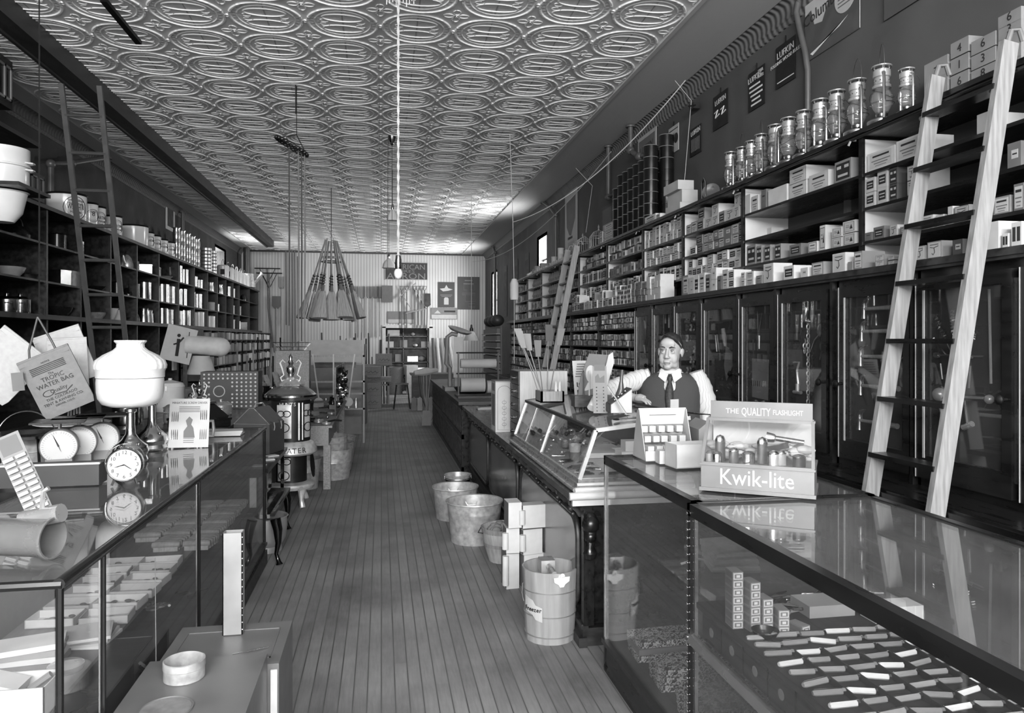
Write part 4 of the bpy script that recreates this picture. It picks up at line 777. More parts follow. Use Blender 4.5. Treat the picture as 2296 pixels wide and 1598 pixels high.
# counter scale with brass tower
t=thing('counter_scale','grey painted tower scale on the far counter','scale',(1.13,11.7,.901)); b=B(); b.bx(-.15,-.2,0,.15,.3,.06).bx(.02,.0,.06,.12,.08,.78); b.tube([(-.05,.05,.05),(-.05,.05,.35),(-.11,.05,.42),(-.09,.05,.85),(-.02,.05,.9),(.07,.05,.88)],.035,12); ob('scale_body',b,greyp,t); ob('dial_face',B().bx(.0,-.02,.2,.15,-.012,.85),paper,t); ob('scoop',B().lathe([(.001,0),(.15,.01),(.2,.05),(.2,.055),(.14,.02)],20,(.1,.1,.92),0,(.3,-.2,1)),brass,t)
t=thing('desk_lamp','white glass shaded lamp hanging over the rear counter','lamp',tuple(aty(1057,742,13.0))); ob('lamp_shade',B().lathe([(.03,.0),(.07,-.03),(.12,-.11),(.14,-.17),(.137,-.17),(.115,-.11),(.065,-.03),(.03,-.01)],22),milk,t); ob('socket',B().lathe([(.001,.12),(.015,.11),(.02,.06),(.03,.05),(.035,.0),(.001,.0)],12),iron,t); ob('cord',B().tube([(0,0,.1),(0,0,ZC-t.location.z-.001)],.005,5),rope,t)
one('rear_desk',B().bx(-.5,0,0,.6,.7,.78).bx(-.55,-.05,.78,.65,.75,.82),dkwood2,'dark rear office desk under the white shaded lamp','desk',(1.3,19.3,0))
t=thing('steel_tub','large round black steel washtub behind the paper rolls','tub',(1.75,8.6,.985-.125)); 
t.location=(1.32,10.85,.901); ob('bowl',B().lathe([(.001,.0),(.2,.01),(.27,.1),(.265,.1),(.19,.02)],26,(0,0,.0)),iron,t)
# grille-fronted counter section beyond
gc=thing('grille_counter','dark counter with open slatted front beyond the panelled counter','counter',(1.02,9.45,0))
b=B(); b.bx(-.04,0,.86,.7,5.6,.9); ob('counter_top',b,dkwood2,gc); ob('carcase',B().bx(.35,.0,.0,.68,5.55,.86).bx(0,0,0,.68,.04,.86),dkwood,gc)
b=B(); b.bx(0,0,.0,.03,5.55,.06).bx(0,0,.42,.03,5.55,.48).bx(0,0,.80,.03,5.55,.86); ob('rails',b,dkwood2,gc)
for k in range(38): ob('spindle',B().lathe([(.010,0),(.018,.03),(.012,.06),(.02,.17),(.012,.28),(.018,.31),(.010,.34)],8,(.015,.08+k*.147,.46 if k%1 else .47)).lathe([(.010,0),(.018,.04),(.011,.1),(.018,.2),(.011,.3),(.018,.34),(.010,.36)],8,(.015,.08+k*.147,.06)),dkwood2,gc)
# ---------------- glass showcases, right ----------------
def gcase(name,label,x0,x1,y0,y1,zt,rail,posts,base=.16,inner=None,side=-1,pm=dkmetal,extra=None):
    t=thing(name,label,'showcase',(x0,y0,0)); w=x1-x0; l=y1-y0
    b=B(); rr=.022
    b.bx(0,0,zt-.045,rr*1.6,l,zt).bx(w-.03,0,zt-.03,w,l,zt).bx(0,0,zt-.03,w,.025,zt).bx(0,l-.022,zt-.025,w,l,zt); ob('top_rail',b,rail,t)
    b=B(); b.bx(0,0,0,w,l,base); ob('base',b,dkwood,t); b=B(); b.bx(-.01,-.01,base,w+.01,l+.01,base+.025); ob('base_moulding',b,dkwood2,t)
    for (px_,py_) in posts: ob('post',B().bx(px_,py_,base+.02,px_+.018,py_+.018,zt-.03),pm,t)
    ob('front_pane',B().bx(.006 if side<0 else w-.010,.02,base+.02,.010 if side<0 else w-.006,l-.02,zt-.03),glass,t)
    ob('end_pane',B().bx(.02,l-.012,base+.02,w-.02,l-.008,zt-.025),glass,t); ob('near_end_pane',B().bx(.02,.008,base+.02,w-.02,.012,zt-.025),glass,t)
    ob('top_pane',B().bx(.03,.02,zt-.012,w-.03,l-.02,zt-.006),glasst,t)
    ob('back_panel',B().bx(w-.02 if side<0 else 0,.02,base,w if side<0 else .02,l-.02,zt-.03),dkwood2,t)
    return t
ZR=1.106
c1=gcase('glass_showcase','nearly empty glass showcase with patterned boxes at the bottom',1.13,1.87,2.545,3.655,ZR,wood('rail_wood',30,.3,.3,4,(4,1,4)),[(.0,1.09),(.0,.002),(.72,1.09)],.14,pm=mat('nickel_post',175,.25,.8))
ob('maker_plate',B().bx(.03,.72,ZR,.034,.74,ZR+.0005).bx(.008,.72,ZR,.03,.82,ZR+.0006),brass,c1)
ob('glass_shelf',B().bx(.2,.03,.62,.70,1.09,.628),glass,c1); ob('wooden_shelf',B().bx(.28,.03,.37,.70,1.09,.39),dkwood2,c1)
ob('foot',B().lathe([(.02,0),(.03,.03),(.022,.06),(.026,.14)],10,(.02,1.08,0)),dkwood,c1)
c2=gcase('glass_showcase','nearest glass showcase filled with rows of pocket knives',1.10,1.86,.45,2.535,ZR,wood('rail_wood',30,.3,.3,4,(4,1,4)),[(.0,2.06),(.72,2.06)],.14,pm=dkmetal)
b=B()
for k in range(30): b.ball((-.004,2.075,.2+k*.03),.0055,0,6)
ob('bead_studs',b,chrome,c2); ob('lower_sash',B().bx(-.004,.02,.60,.018,2.07,.635),mat('nickel_sash',165,.25,.8),c2)
ob('knife_tray_board',B().bx(.02,.03,.735,.72,2.05,.755),mat('tray_velvet',30,.9),c2)
for k in range(13):
    d_=ob('tray_drawer',B().bx(.022,.06+.15*k,.645,.04,.20+.15*k,.733),dkwood,c2); ob('paper_disc',B().lathe([(.0001,0),(.016,0),(.016,.001),(.0001,.001)],14,(.0215,.13+.15*k,.69),0,(-1,0,0)),mgcard,d_)
r=random.Random(9); n=0
for iy in range(27):
    y=.72+iy*.062; 
    for ix in range(7):
        x=1.17+ix*.092; 
        if y>2.16: continue
        z=.756+.0095
        if ix%7==0 and 0: continue
        k=(iy*7+ix)%4
        if n<100 or True:
            L2=r.uniform(.040,.046); b=B().tube([(-L2,0,0),(-L2*.8,.001,0),(L2*.8,.001,0),(L2,0,0)],[.006,.009,.009,.006],7).bx(-L2*.9,-.001,.0085,L2*.8,.001,.0105,1).lathe([(.0061,0),(.0095,.0),(.0095,.008),(.0061,.008)],7,(L2*.8,0,0),1,(1,0,0))
            key='knife%d'%k
            if key not in MC: MC[key]=mk('pocket_knife',b,[[white,tin,kraft,greyp][k],chrome])
            o=bpy.data.objects.new('pocket_knife',MC[key]); C.objects.link(o); o.location=(x,y+r.uniform(-.006,.006),z); o.rotation_euler=(0,r.uniform(-.1,.1),r.uniform(-.25,.15)); n+=1
            tag(o,'%s pocket knife, %s row from the near end, %s from the aisle glass'%(['white-handled','bright metal','grey-handled','dull grey'][k],ORD[iy],ORD[ix]),'pocket knife','pocket knives laid out in rows in the nearest showcase')
for ix in range(7): one('tray_divider',B().bx(0,0,0,.004,1.3,.018),mat('tray_velvet',30,.9),'thin dark divider between knife rows, %s from aisle'%ORD[ix],'divider',(1.215+ix*.092-.092*.0,.72,.7555),0,'dark dividers between the knife rows')
# matchbox-like boxes stacked at far end
mb=B(); mb.bx(-.018,-.03,0,.018,.03,.026); mb.bx(-.015,-.0308,.003,.015,-.03,.023,1).bx(-.012,-.0314,.006,.012,-.0308,.020,2).bx(-.006,-.0318,.009,.006,-.0314,.017,1); mb.bx(-.0188,-.025,.004,-.018,.025,.022,2); mbm=mk('small_box',mb,[greyp,paper,inkm],False)
for c in range(5):
    for rr in range([7,6,4,3,1][c]):
        o=bpy.data.objects.new('small_box',mbm); C.objects.link(o); o.location=(1.150+c*.041+(.0 if c<4 else .02),2.27-(.012 if c%2 else 0)-.02*c,.7555+rr*.0265); o.rotation_euler=(0,0,(-.05,.08,.02,-.1,.3)[c]); tag(o,'small printed box inside the near showcase, column %s from aisle, %s up'%(ORD[c],ORD[rr]),'box','small printed boxes stacked in the near showcase')
for k,(x,y,dx,dy,dz) in enumerate([(1.43,2.28,.17,.12,.04),(1.45,2.31,.09,.05,.08),(1.62,2.2,.18,.08,.05)]): one('carton',B().bx(0,0,0,dx,dy,dz),TONE['kww'[k]][0],['grey flat carton right of the small printed boxes','small white carton standing on the grey flat one','long white carton by the knives'][k],'carton',(x,y+(0 if k else 0),.7555+(.0405 if k==1 else 0))) if k!=1 else one('carton',B().bx(0,0,0,.08,.05,.03),white,'small white carton standing on the grey flat one','carton',(1.46,2.31,.682))
one('steel_basin',B().lathe([(.001,0),(.03,0),(.042,.025),(.044,.025),(.03,.003)],18),dkmetal,'small round dark dish beside the small printed boxes','dish',(1.20,2.16,.7555)) 
# contents of the first showcase
for k in range(2): one('long_box',B().bx(0,0,0,.30,.085,.05),greyp,'long plain grey box on the inner shelf, %s'%['farther lower one','nearer upper one'][k],'box',(1.47+.02*k,2.98-.0*k,.391+.0505*k),0,'long grey boxes in the first showcase')
for k in range(4): one('folded_cloth',B().bx(0,0,0,.22-.01*k,.16,.028).tube([(0,.0,.014),(.22-.01*k,.0,.014)],.014,8),cloth_w,'folded pale cloth on the glass shelf, %s up'%ORD[k],'cloth',(1.50+.01*k,3.18,.6285+.0285*k),.1*k-.2)
one('fork',B().tube([(0,0,0),(.08,0,.02),(.16,.02,.0)],.006,6),tin,'small bright metal handle on the glass shelf','tool',(1.40,3.30,.637))
leaf=bpy.data.materials.new('mottled_pattern_paper'); leaf.use_nodes=True
_n=leaf.node_tree.nodes; _v=_n.new('ShaderNodeTexNoise'); _v.inputs['Scale'].default_value=45; _v.inputs['Distortion'].default_value=2.5; _c=_n.new('ShaderNodeValToRGB'); _c.color_ramp.elements[0].position=.47; _c.color_ramp.elements[1].position=.52; _c.color_ramp.elements[0].color=(.02,.02,.02,1); _c.color_ramp.elements[1].color=(.4,.4,.4,1); _t=_n.new('ShaderNodeTexCoord'); leaf.node_tree.links.new(_t.outputs['Object'],_v.inputs[0]); leaf.node_tree.links.new(_v.outputs[0],_c.inputs[0]); leaf.node_tree.links.new(_c.outputs[0],_n['Principled BSDF'].inputs['Base Color'])
for i,(y,lab) in enumerate([(3.42,'farthest pile'),(3.12,'second pile'),(2.80,'nearest pile')]):
    for k in range(3): one('patterned_box',B().bx(0,0,0,.34,.17,.028),[leaf,[kraft,greyp,leaf][k] if i==0 else leaf,leaf][k],'flat mottled box at the bottom of the first showcase, %s, %s up'%(lab,ORD[k]),'box',(1.20+.01*k,y+.008*k-.08,.1655+.0285*k),.06*(k-1),'flat mottled boxes in the first showcase')
for k in range(3): one('table_knife',B().tube([(0,0,0),(.06,.004,0),(.2,.01,0)],[.004,.009,.006],7),chrome,'bright table knife lying on the inner shelf, %s'%ORD[k],'knife',(1.44,2.80-k*.03,.40),.1*k,'table knives in the first showcase')
# ---- on top of the showcases ----
t=thing('merchandise_box','open white display carton with stepped rows of tiny boxes','display box',(1.27,3.42,ZR+.001))
t.rotation_euler=(0,0,-.02)
b=B(); b.prism([(0,0),(.20,0),(.17,.12),(.13,.24),(.10,.245)],0,.004,'yz').prism([(0,0),(.20,0),(.17,.12),(.13,.24),(.10,.245)],.246,.25,'yz'); ob('side_wall',b,paper,t); b=B(); b.bx(0,.0,0,.25,.004,.05).bx(0,0,0,.25,.2,.004).bar((.125,.19,.0),(.125,.11,.25),.25,.004,0,(0,1,0)); ob('front_and_back',b,white,t)
b=B()
for k in range(3): b.bx(.005,.05+.04*k,.05+.045*k,.245,.055+.04*k,.075+.045*k)
ob('step_shelves',b,mgcard,t)
b=B()
for k in range(4): b.bx(.04,.1,.2,.06,.101,.22)
ob('printed_heading',B().bar((.06,.118,.215),(.2,.118,.215),.012,.001),inkm,t)
r=random.Random(2)
for rw in range(3):
    for k in range(5): one('tiny_box',B().bx(0,0,0,.032,.03,.03),white,'tiny white box on the display carton, %s step, %s from left'%(ORD[rw],ORD[k]),'box',(1.28+.046*k+r.uniform(0,.01),3.44+.04*rw,ZR+.025+.045*rw+.016),0,'tiny white boxes in the display carton')
one('carton',B().bx(0,0,0,.09,.06,.062),white,'small white lettered box before the display carton','carton',(1.31,3.34,ZR+.001),-.03)
t=one('open_carton',B().bx(0,0,0,.2,.004,.11).bx(0,.11,0,.2,.114,.11).bx(0,0,0,.004,.114,.11).bx(.196,0,0,.2,.114,.11).bx(0,0,0,.2,.114,.004),white,'larger plain white open carton before the display carton','carton',(1.335,3.20,ZR+.001),.08)
one('grey_carton',B().bx(0,0,0,.1,.2,.15).prism([(0,.15),(.05,.19),(.1,.15)],0,.2,'xz'),kraft,'grey carton standing between the display carton and sign box','carton',(1.545,3.42,ZR+.001),-.1)
one('paper_tube',B().lathe([(.001,0),(.022,0),(.022,.2),(.018,.2),(.018,.01)],14),paper,'short pale upright tube behind the flashlight sign box','tube',(1.665,3.6,ZR+.002))
# flashlight sign case
fb=thing('flashlight_case','lettered metal counter case with flashlights behind sloping glass','display case',(1.245,2.735,ZR+.002)); fb.rotation_euler=(0,0,-.60)
sb=mat('painted_sign_metal',118,.35,.2,.12,6); Wd,D=.415,.26
ob('base_box',B().bx(0,0,0,Wd,D,.105).bx(-.006,-.008,0,Wd+.006,D,.014).bx(-.004,-.005,.1,Wd+.004,D,.108),sb,fb)
b=B(); b.text('Kwik-lite',.088,frame((Wd/2,-.0012,.03),(1,0,0),(0,0,1)),wd=.27); ob('kwik_lettering',b,white,fb,False)
b=B(); b.bx(.02,D*.42,.275,Wd-.01,D*.42+.012,.345).bx(.01,D*.38,.27,Wd,D*.5,.279); ob('header_board',b,sb,fb)
b=B(); z=.297; yy=D*.42-.001; b.text('THE',.028,frame((.105,yy,z),(1,0,0),(0,0,1))); b.text('QUALITY',.044,frame((.195,yy,z-.006),(1,0,0),(0,0,1)),wd=.11); b.text('FLASHLIGHT',.028,frame((.315,yy,z),(1,0,0),(0,0,1)),wd=.11); ob('header_lettering',b,white,fb,False)
b=B(); b.bar((0.004,0,.108),(.012,D*.38,.275),.012,.01).bar((Wd-.004,0,.108),(Wd-.008,D*.38,.275),.012,.01).bar((0,0,.11),(Wd,0,.11),.008,.006).bar((.01,D*.38,.272),(Wd-.01,D*.38,.272),.01,.01); ob('window_frame',b,sb,fb)
ob('glass_front',quad(B(),(.01,.004,.11),(Wd-.01,.004,.11),(Wd-.01,D*.38,.27),(.01,D*.38,.27),.003),glass,fb)
ob('side_pane',B().prism([(0.0,.108),(D,.108),(D,.27),(D*.38,.27)],.004,.007,'yz').prism([(0.0,.108),(D,.108),(D,.27),(D*.38,.27)],Wd-.007,Wd-.004,'yz'),glass,fb)
bk=B(); bk.bx(.01,D-.02,.108,Wd-.01,D-.015,.27); ob('pale_backing',bk,paper,fb)
b=B(); r=random.Random(4)
for k in range(60): b.ball((r.uniform(.02,Wd-.02),r.uniform(.09,D-.04),.118+r.uniform(0,.05)),r.uniform(.012,.026),0,8,(1.5,1,.7))
ob('crumpled_lining',b,cloth_w,fb)
Mfb=Matrix.Translation(fb.location)@Matrix.Rotation(-.60,4,'Z')
def inf(x,y,z): return tuple(Mfb@Vector((x,y,z)))
for k,(x,y,z,kind) in enumerate([(.03,.035,.108,'s'),(.065,.06,.108,'t'),(.06,.02,.108,'s'),(.12,.04,.108,'m'),(.175,.045,.108,'r'),(.225,.06,.108,'t'),(.27,.03,.108,'m'),(.295,.05,.108,'m'),(.36,.04,.108,'r')]):
    h={'s':.045,'t':.105,'m':.06,'r':.05}[kind]; rr={'s':.018,'t':.021,'m':.02,'r':.026}[kind]
    t=thing('flashlight','upright flashlight in the lettered case, %s from the left'%ORD[k],'flashlight',inf(x,y,z+.001),0,'flashlights in the lettered counter case')
    ob('body',B().lathe([(.001,0),(rr,0),(rr,h*.8),(rr*.6,h*.95),(.001,h)],14,sc=(1,.6)),[greyp,leather,chrome,leather,chrome,leather,tin,greyp,iron][k],t); ob('trim_band',B().lathe([(rr+.001,h*.74),(rr+.002,h*.8),(rr*.7,h*.95),(rr*.5,h*.97)],14,sc=(1,.6)),chrome,t)
t=thing('tubular_flashlight','long silver flashlight lying across the top of the lettered case','flashlight',inf(.235,.11,.205)); t.rotation_euler=(0,0,-.60)
ob('barrel',B().tube([(.03,0,0),(.14,-.005,-.012)],.011,14),chrome,t); ob('head',B().tube([(0,0,.003),(.008,0,.002),(.03,0,0),(.036,0,0)],[.021,.02,.017,.012],16),tinb,t)
one('flat_flashlight',B().bar((0,0,0),(.085,0,.02),.03,.02),dkmetal,'flat dark pocket lamp lying in the lettered case','flashlight',inf(.235,.075,.165),-.6)
# pale leaflet near the bottom right edge of the case
one('white_leaflet',B().bx(-.12,-.04,0,.12,.04,.01),white,'blurred white packet on the nearest glass top','packet',(1.62,1.28,ZR+.001),-.5)

r=random.Random(91)
for k in range(40):
    x,y=r.uniform(1.36,1.78),r.uniform(2.30,2.48); one('small_tool',B().tube([(-.04,0,.006),(0,.004,.007),(.05,0,.006)],[.003,.006,.004],5),[tin,dkmetal,mgcard,chrome][k%4],'slim small tool jumbled at the far end of the nearest showcase','tool',(x,y,.7555+.0115*(k%2)),r.uniform(-.8,.8),'slim tools jumbled in the nearest showcase')
# ---------------- the clerk ----------------
MO=Vector((1.94,4.75,0))
man=thing('person','man in white striped shirt, dark vest and tie leaning on the counter','person',tuple(MO))
def W_(x,y,z): return (x-MO.x,y-MO.y,z)
fa=-radians(24); Rb=Matrix.Rotation(fa,3,'Z')   # body faces the camera
def bd(x,y,z):   # body frame to local
    v=Rb@Vector((x,y,0)); return (v.x,v.y,z)
hd=Matrix.Translation(Rb@Vector((.0,-.02,0))+Vector((0,0,1.622)))@Matrix.Rotation(fa-radians(11),4,'Z')@Matrix.Rotation(radians(2),4,'Y')
SHR=Vector(bd(-.185,.03,1.44)); SHL=Vector(bd(.185,.03,1.435))
ELR=Vector(W_(1.575,4.95,1.345)); WRR=Vector(W_(1.70,4.80,1.305)); ELL=Vector(bd(.27,.05,1.15)); WRL=Vector(bd(.24,-.12,.96))
def loft(secs,n=28,flip=False):
    """secs: (z,cx,cy,rx,ry) rings in the body frame"""
    vs=[];fs=[]
    for z,cx,cy,rx,ry in secs:
        for k in range(n):
            a=2*pi*k/n; ca,sa=cos(a),sin(a); e=.85
            vs.append(bd(cx+rx*math.copysign(abs(ca)**e,ca),cy+ry*math.copysign(abs(sa)**e,sa),z))
    for i in range(len(secs)-1):
        for k in range(n): a=i*n+k; c=i*n+(k+1)%n; fs.append((a,c,c+n,a+n))
    return vs,fs
TS=[(.88,0,0,.165,.125),(.98,0,0,.17,.135),(1.08,0,-.015,.175,.15),(1.18,0,-.015,.18,.145),(1.28,0,0,.185,.125),(1.36,0,.01,.19,.11),(1.42,0,.02,.175,.09),(1.46,0,.025,.12,.07),(1.485,0,.02,.07,.06)]
b=B(); vs_,fs_=loft(TS); b.add(vs_,fs_+[tuple(range(28))[::-1],tuple(range(len(vs_)-28,len(vs_)))])
b.tube([bd(0,.02,1.44),bd(0,.01,1.50),bd(0,-.005,1.56)],[.07,.06,.058],16)
for sx in(-1,1): b.tube([bd(sx*.09,0,.92),bd(sx*.10,-.01,.5),bd(sx*.10,.0,.08)],[.085,.06,.045],14).tube([bd(sx*.10,.05,.035),bd(sx*.11,-.17,.03)],[.04,.035],10)
b.tube([tuple(SHR.lerp(ELR,-.15)),tuple(SHR),tuple(SHR.lerp(ELR,.5)),tuple(ELR),tuple(ELR.lerp(WRR,.4)),tuple(WRR)],[.05,.055,.047,.042,.04,.027],14)
b.tube([tuple(SHL),tuple(SHL.lerp(ELL,.5)),tuple(ELL),tuple(ELL.lerp(WRL,.4)),tuple(WRL)],[.055,.047,.042,.038,.027],14)
# hands
def hand(wr,d,up,side,curl,s=1.):
    d=Vector(d).normalized(); up=Vector(up); sd=d.cross(up).normalized()*side; up=sd.cross(d)*side; up.normalize()
    def P(f,l,u): return tuple(Vector(wr)+d*f*s+sd*l*s+up*u*s)
    b.tube([P(-.01,0,0),P(.02,0,0),P(.05,0,.004),P(.085,0,.002)],[.026,.029,.033,.028],12)
    b.tube([P(.03,-.02,0),P(.085,-.028,0)],[.018,.014],10); b.tube([P(.03,.02,0),P(.085,.028,0)],[.018,.014],10)
    for k,(l,ln) in enumerate(((-.034,.85),(-.0115,1.),(.0115,.95),(.034,.75))):
        p0=(.08,l,0); a=0; pts=[P(.07,l*.9,0),P(.088,l,.002)]; f,u=.088,.002
        for j,seg in enumerate((.042,.028,.022)):
            a+=curl[j]; f+=seg*ln*cos(a); u-=seg*ln*sin(a); pts.append(P(f,l*1.06,u))
        b.tube(pts,[.0105,.0105,.0092,.0085,.0068],9); b.ball(pts[-1],.0068*s,0,8)
    b.tube([P(.02,-.025,-.004),P(.045,-.05,-.01),P(.07,-.06,-.014),P(.09,-.058,-.018)],[.014,.012,.010,.008],9); b.ball(P(.09,-.058,-.018),.008,0,8)
hand(WRR,(.55,-.83,-.10),(0.1,-.15,1),1,(.25,.55,.5))
hand(WRL,bd(-.2,-1,0)[:2]+(-.3,),(0,0,1),-1,(.3,.4,.4))
# head
T0=b.T; b.T=hd
def q(c,h,n=14): b.ball(c,1.0,0,n,h)
q((0,.018,.034),(.077,.094,.082),22); q((0,-.018,-.025),(.068,.070,.088),22); q((0,-.022,-.08),(.060,.058,.036),18); q((0,-.068,-.102),(.026,.02,.019))
for sx in(-1,1):
    q((sx*.036,-.052,-.045),(.028,.030,.042)); q((sx*.030,-.083,.026),(.026,.010,.009)); q((sx*.078,.012,-.006),(.009,.019,.031)); q((sx*.084,.018,.002),(.006,.012,.020)); q((sx*.013,-.096,-.040),(.009,.011,.008)); q((sx*.040,-.03,-.078),(.024,.034,.034)); q((sx*.031,-.079,-.0055),(.018,.009,.006))
b.tube([(0,-.080,.02),(0,-.094,-.01),(0,-.106,-.032)],[.009,.011,.013],10); q((0,-.107,-.036),(.0135,.012,.011)); q((0,-.086,-.062),(.026,.010,.007)); q((0,-.088,-.0695),(.024,.0075,.0045)); q((0,-.086,-.081),(.020,.0085,.006)); q((0,-.075,.055),(.05,.022,.035))
b.T=T0
body=ob('body',b,skin,man); md=body.modifiers.new('continuous','REMESH'); md.mode='VOXEL'; md.voxel_size=.0036; md.use_smooth_shade=True
ms=body.modifiers.new('soften','SMOOTH'); ms.iterations=9; ms.factor=.5
def headpart(name,b,m): o=ob(name,b,m,man); return o
for sx in(-1,1):
    b=B(hd); b.ball((sx*.0305,-.0745,.0035),.0125,0,14); b.lathe([(.0001,.0),(.0055,.0),(.0055,.001),(.0001,.0013)],12,(sx*.0305,-.0867,.0035),1,(0,-1,0)); headpart('eye',b,[mat('eye_white',170,.3),mat('iris',95,.2)])
    b=B(hd); b.tube([(sx*.014,-.0925,.0265),(sx*.03,-.0965,.0315),(sx*.052,-.083,.027)],[.0035,.0055,.0025],7); b.tube([(sx*.018,-.0875,.0095),(sx*.0305,-.0895,.0115),(sx*.044,-.082,.0085)],[.0012,.0016,.001],5); headpart('eyebrow',b,hairm)
b=B(hd); b.tube([(-.027,-.0915,-.0755),(-.012,-.0985,-.0742),(0,-.0998,-.0748),(.012,-.0985,-.0742),(.027,-.0915,-.0765)],[.0014,.0026,.003,.0026,.0014],6); headpart('mouth_line',b,lip)
# hair: cap brushed to one side over the forehead
b=B(hd); n=26; rings=[]; vs=[];fs=[]
for i in range(10):
    ph=i/9*radians(112)
    for k in range(n):
        a=2*pi*k/n; x,y,z=.0800*sin(ph)*cos(a),.020+.098*sin(ph)*sin(a),.036+.090*cos(ph)
        front=max(0,-sin(a)); lim=radians(112)-front**.55*radians(66)
        if ph>lim: p2=lim; x,y,z=.0800*sin(p2)*cos(a),.020+.098*sin(p2)*sin(a),.036+.090*cos(p2); x*=.985; y=.018+(y-.018)*.985
        w=.002*sin(a*13+i*1.3); vs.append((x*(1+w*6),y*(1+w*4),z+w+.004*cos(ph)))
for i in range(9):
    for k in range(n): a=i*n+k; c=i*n+(k+1)%n; fs.append((a,c,c+n,a+n))
b.add(vs,fs)
for k in range(9): b.tube([(-.038+.004*k,-.04+.003*k,.112-.001*k),(.0+.006*k,-.068+.003*k,.108-.004*k),(.045+.003*k,-.064+.006*k,.085-.006*k),(.066+.0012*k,-.045+.008*k,.058-.006*k)],[.004,.009,.009,.003],6)
headpart('hair',b,hairm)
# shirt: torso, collar and sleeves
shirtm=bpy.data.materials.new('striped_white_shirt'); shirtm.use_nodes=True; X=NX(shirtm.node_tree); tc=X.N.new('ShaderNodeTexCoord'); sp=X.N.new('ShaderNodeSeparateXYZ'); X.L.new(tc.outputs['Object'],sp.inputs[0])
st=X.op('GREATER_THAN',X.op('FRACT',X.op('MULTIPLY',X.op('ADD',sp.outputs[0],X.op('MULTIPLY',sp.outputs[1],.45)),62.)),.86); X.L.new(X.op('SUBTRACT',.47,X.op('MULTIPLY',st,.17)),X.N['Principled BSDF'].inputs['Base Color']); X.N['Principled BSDF'].inputs['Roughness'].default_value=.85
b=B(); vs_,fs_=loft([(z,cx,cy,rx+.006,ry+.006) for z,cx,cy,rx,ry in TS]); b.add(vs_,fs_); ob('shirt',b,shirtm,man)
def sleeve(pts,rad,seed):
    r=random.Random(seed); P=[Vector(p) for p in pts]; fine=[];rr=[]
    for i in range(len(P)-1):
        for k in range(6):
            f=k/6; fine.append(tuple(P[i].lerp(P[i+1],f))); rr.append(rad[i]*(1-f)+rad[i+1]*f+.0035*sin(k*2.1+i*1.7+seed))
    fine.append(tuple(P[-1])); rr.append(rad[-1]); b=B().tube(fine,rr,20); o=ob('sleeve',b,shirtm,man); return o
sleeve([SHR.lerp(ELR,-.22),SHR.lerp(ELR,.1),SHR.lerp(ELR,.55),ELR.lerp(SHR,.02)+Vector((-.01,.01,0)),ELR.lerp(WRR,.5)+Vector((0,0,.0)),WRR.lerp(ELR,.22)],[.045,.068,.068,.066,.056,.034],1)
sleeve([SHL.lerp(ELL,-.18),SHL.lerp(ELL,.1),SHL.lerp(ELL,.55),ELL,ELL.lerp(WRL,.5),WRL.lerp(ELL,.12)],[.045,.072,.074,.068,.058,.036],2)
# vest
n=44; VS=[(.93,0,-.0,.172,.14),(1.0,0,-.01,.178,.155),(1.08,0,-.02,.184,.168),(1.15,0,-.022,.188,.164),(1.2,0,-.015,.19,.152),(1.24,0,-.008,.192,.143),(1.28,0,0,.194,.137),(1.32,0,.004,.196,.128),(1.36,0,.01,.198,.12),(1.40,0,.016,.192,.108),(1.43,0,.02,.178,.096),(1.46,0,.025,.14,.084),(1.478,0,.024,.09,.074)]
vs=[];fs=[]
for z,cx,cy,rx,ry in VS:
    for k in range(n):
        a=2*pi*k/n-pi/2; ca,sa=cos(a),sin(a); vs.append((cx+rx*math.copysign(abs(ca)**.85,ca),cy+ry*math.copysign(abs(sa)**.85,sa),z))
def vw(z): return -1 if z<1.33 else .008+.062*((z-1.33)/.145)
for i in range(len(VS)-1):
    for k in range(n):
        a=i*n+k; c=i*n+(k+1)%n; P=[vs[j] for j in(a,c,c+n,a+n)]; mx=sum(p[0] for p in P)/4; my=sum(p[1] for p in P)/4; mz=sum(p[2] for p in P)/4
        if my<0.03 and abs(mx)<vw(mz): continue
        fs.append((a,c,c+n,a+n))
# snap the opening's edge to a clean V
for j,(x,y,z) in enumerate(vs):
    w=vw(z)
    if y<0.03 and z>1.335 and abs(abs(x)-w)<.016 : vs[j]=(math.copysign(w,x),y,z)
b=B(); b.add([bd(*v) for v in vs],fs); o=ob('vest',b,vest,man); md=o.modifiers.new('cloth_thickness','SOLIDIFY'); md.thickness=.004; md.offset=1; md=o.modifiers.new('sub','SUBSURF'); md.levels=1; md.render_levels=1
b=B(); b.tube([bd(.004,-.168,1.0),bd(.004,-.188,1.08),bd(.0,-.184,1.15),bd(-.006,-.155,1.225)],.003,6); ob('vest_front_edge',b,vest,man)
for z,y in ((1.215,-.166),(1.155,-.189),(1.095,-.193)):
    ob('vest_button',B().lathe([(.0001,.0),(.008,.0),(.008,.003),(.006,.004),(.0001,.003)],12,bd(.010,y+.004,z),0,Rb@Vector((0,-1,0))),mat('horn_button',115,.3),man)
b=B(); b.bar(bd(-.13,-.128,1.12),bd(-.085,-.158,1.125),.004,.004); ob('pocket_welt',b,vest,man)
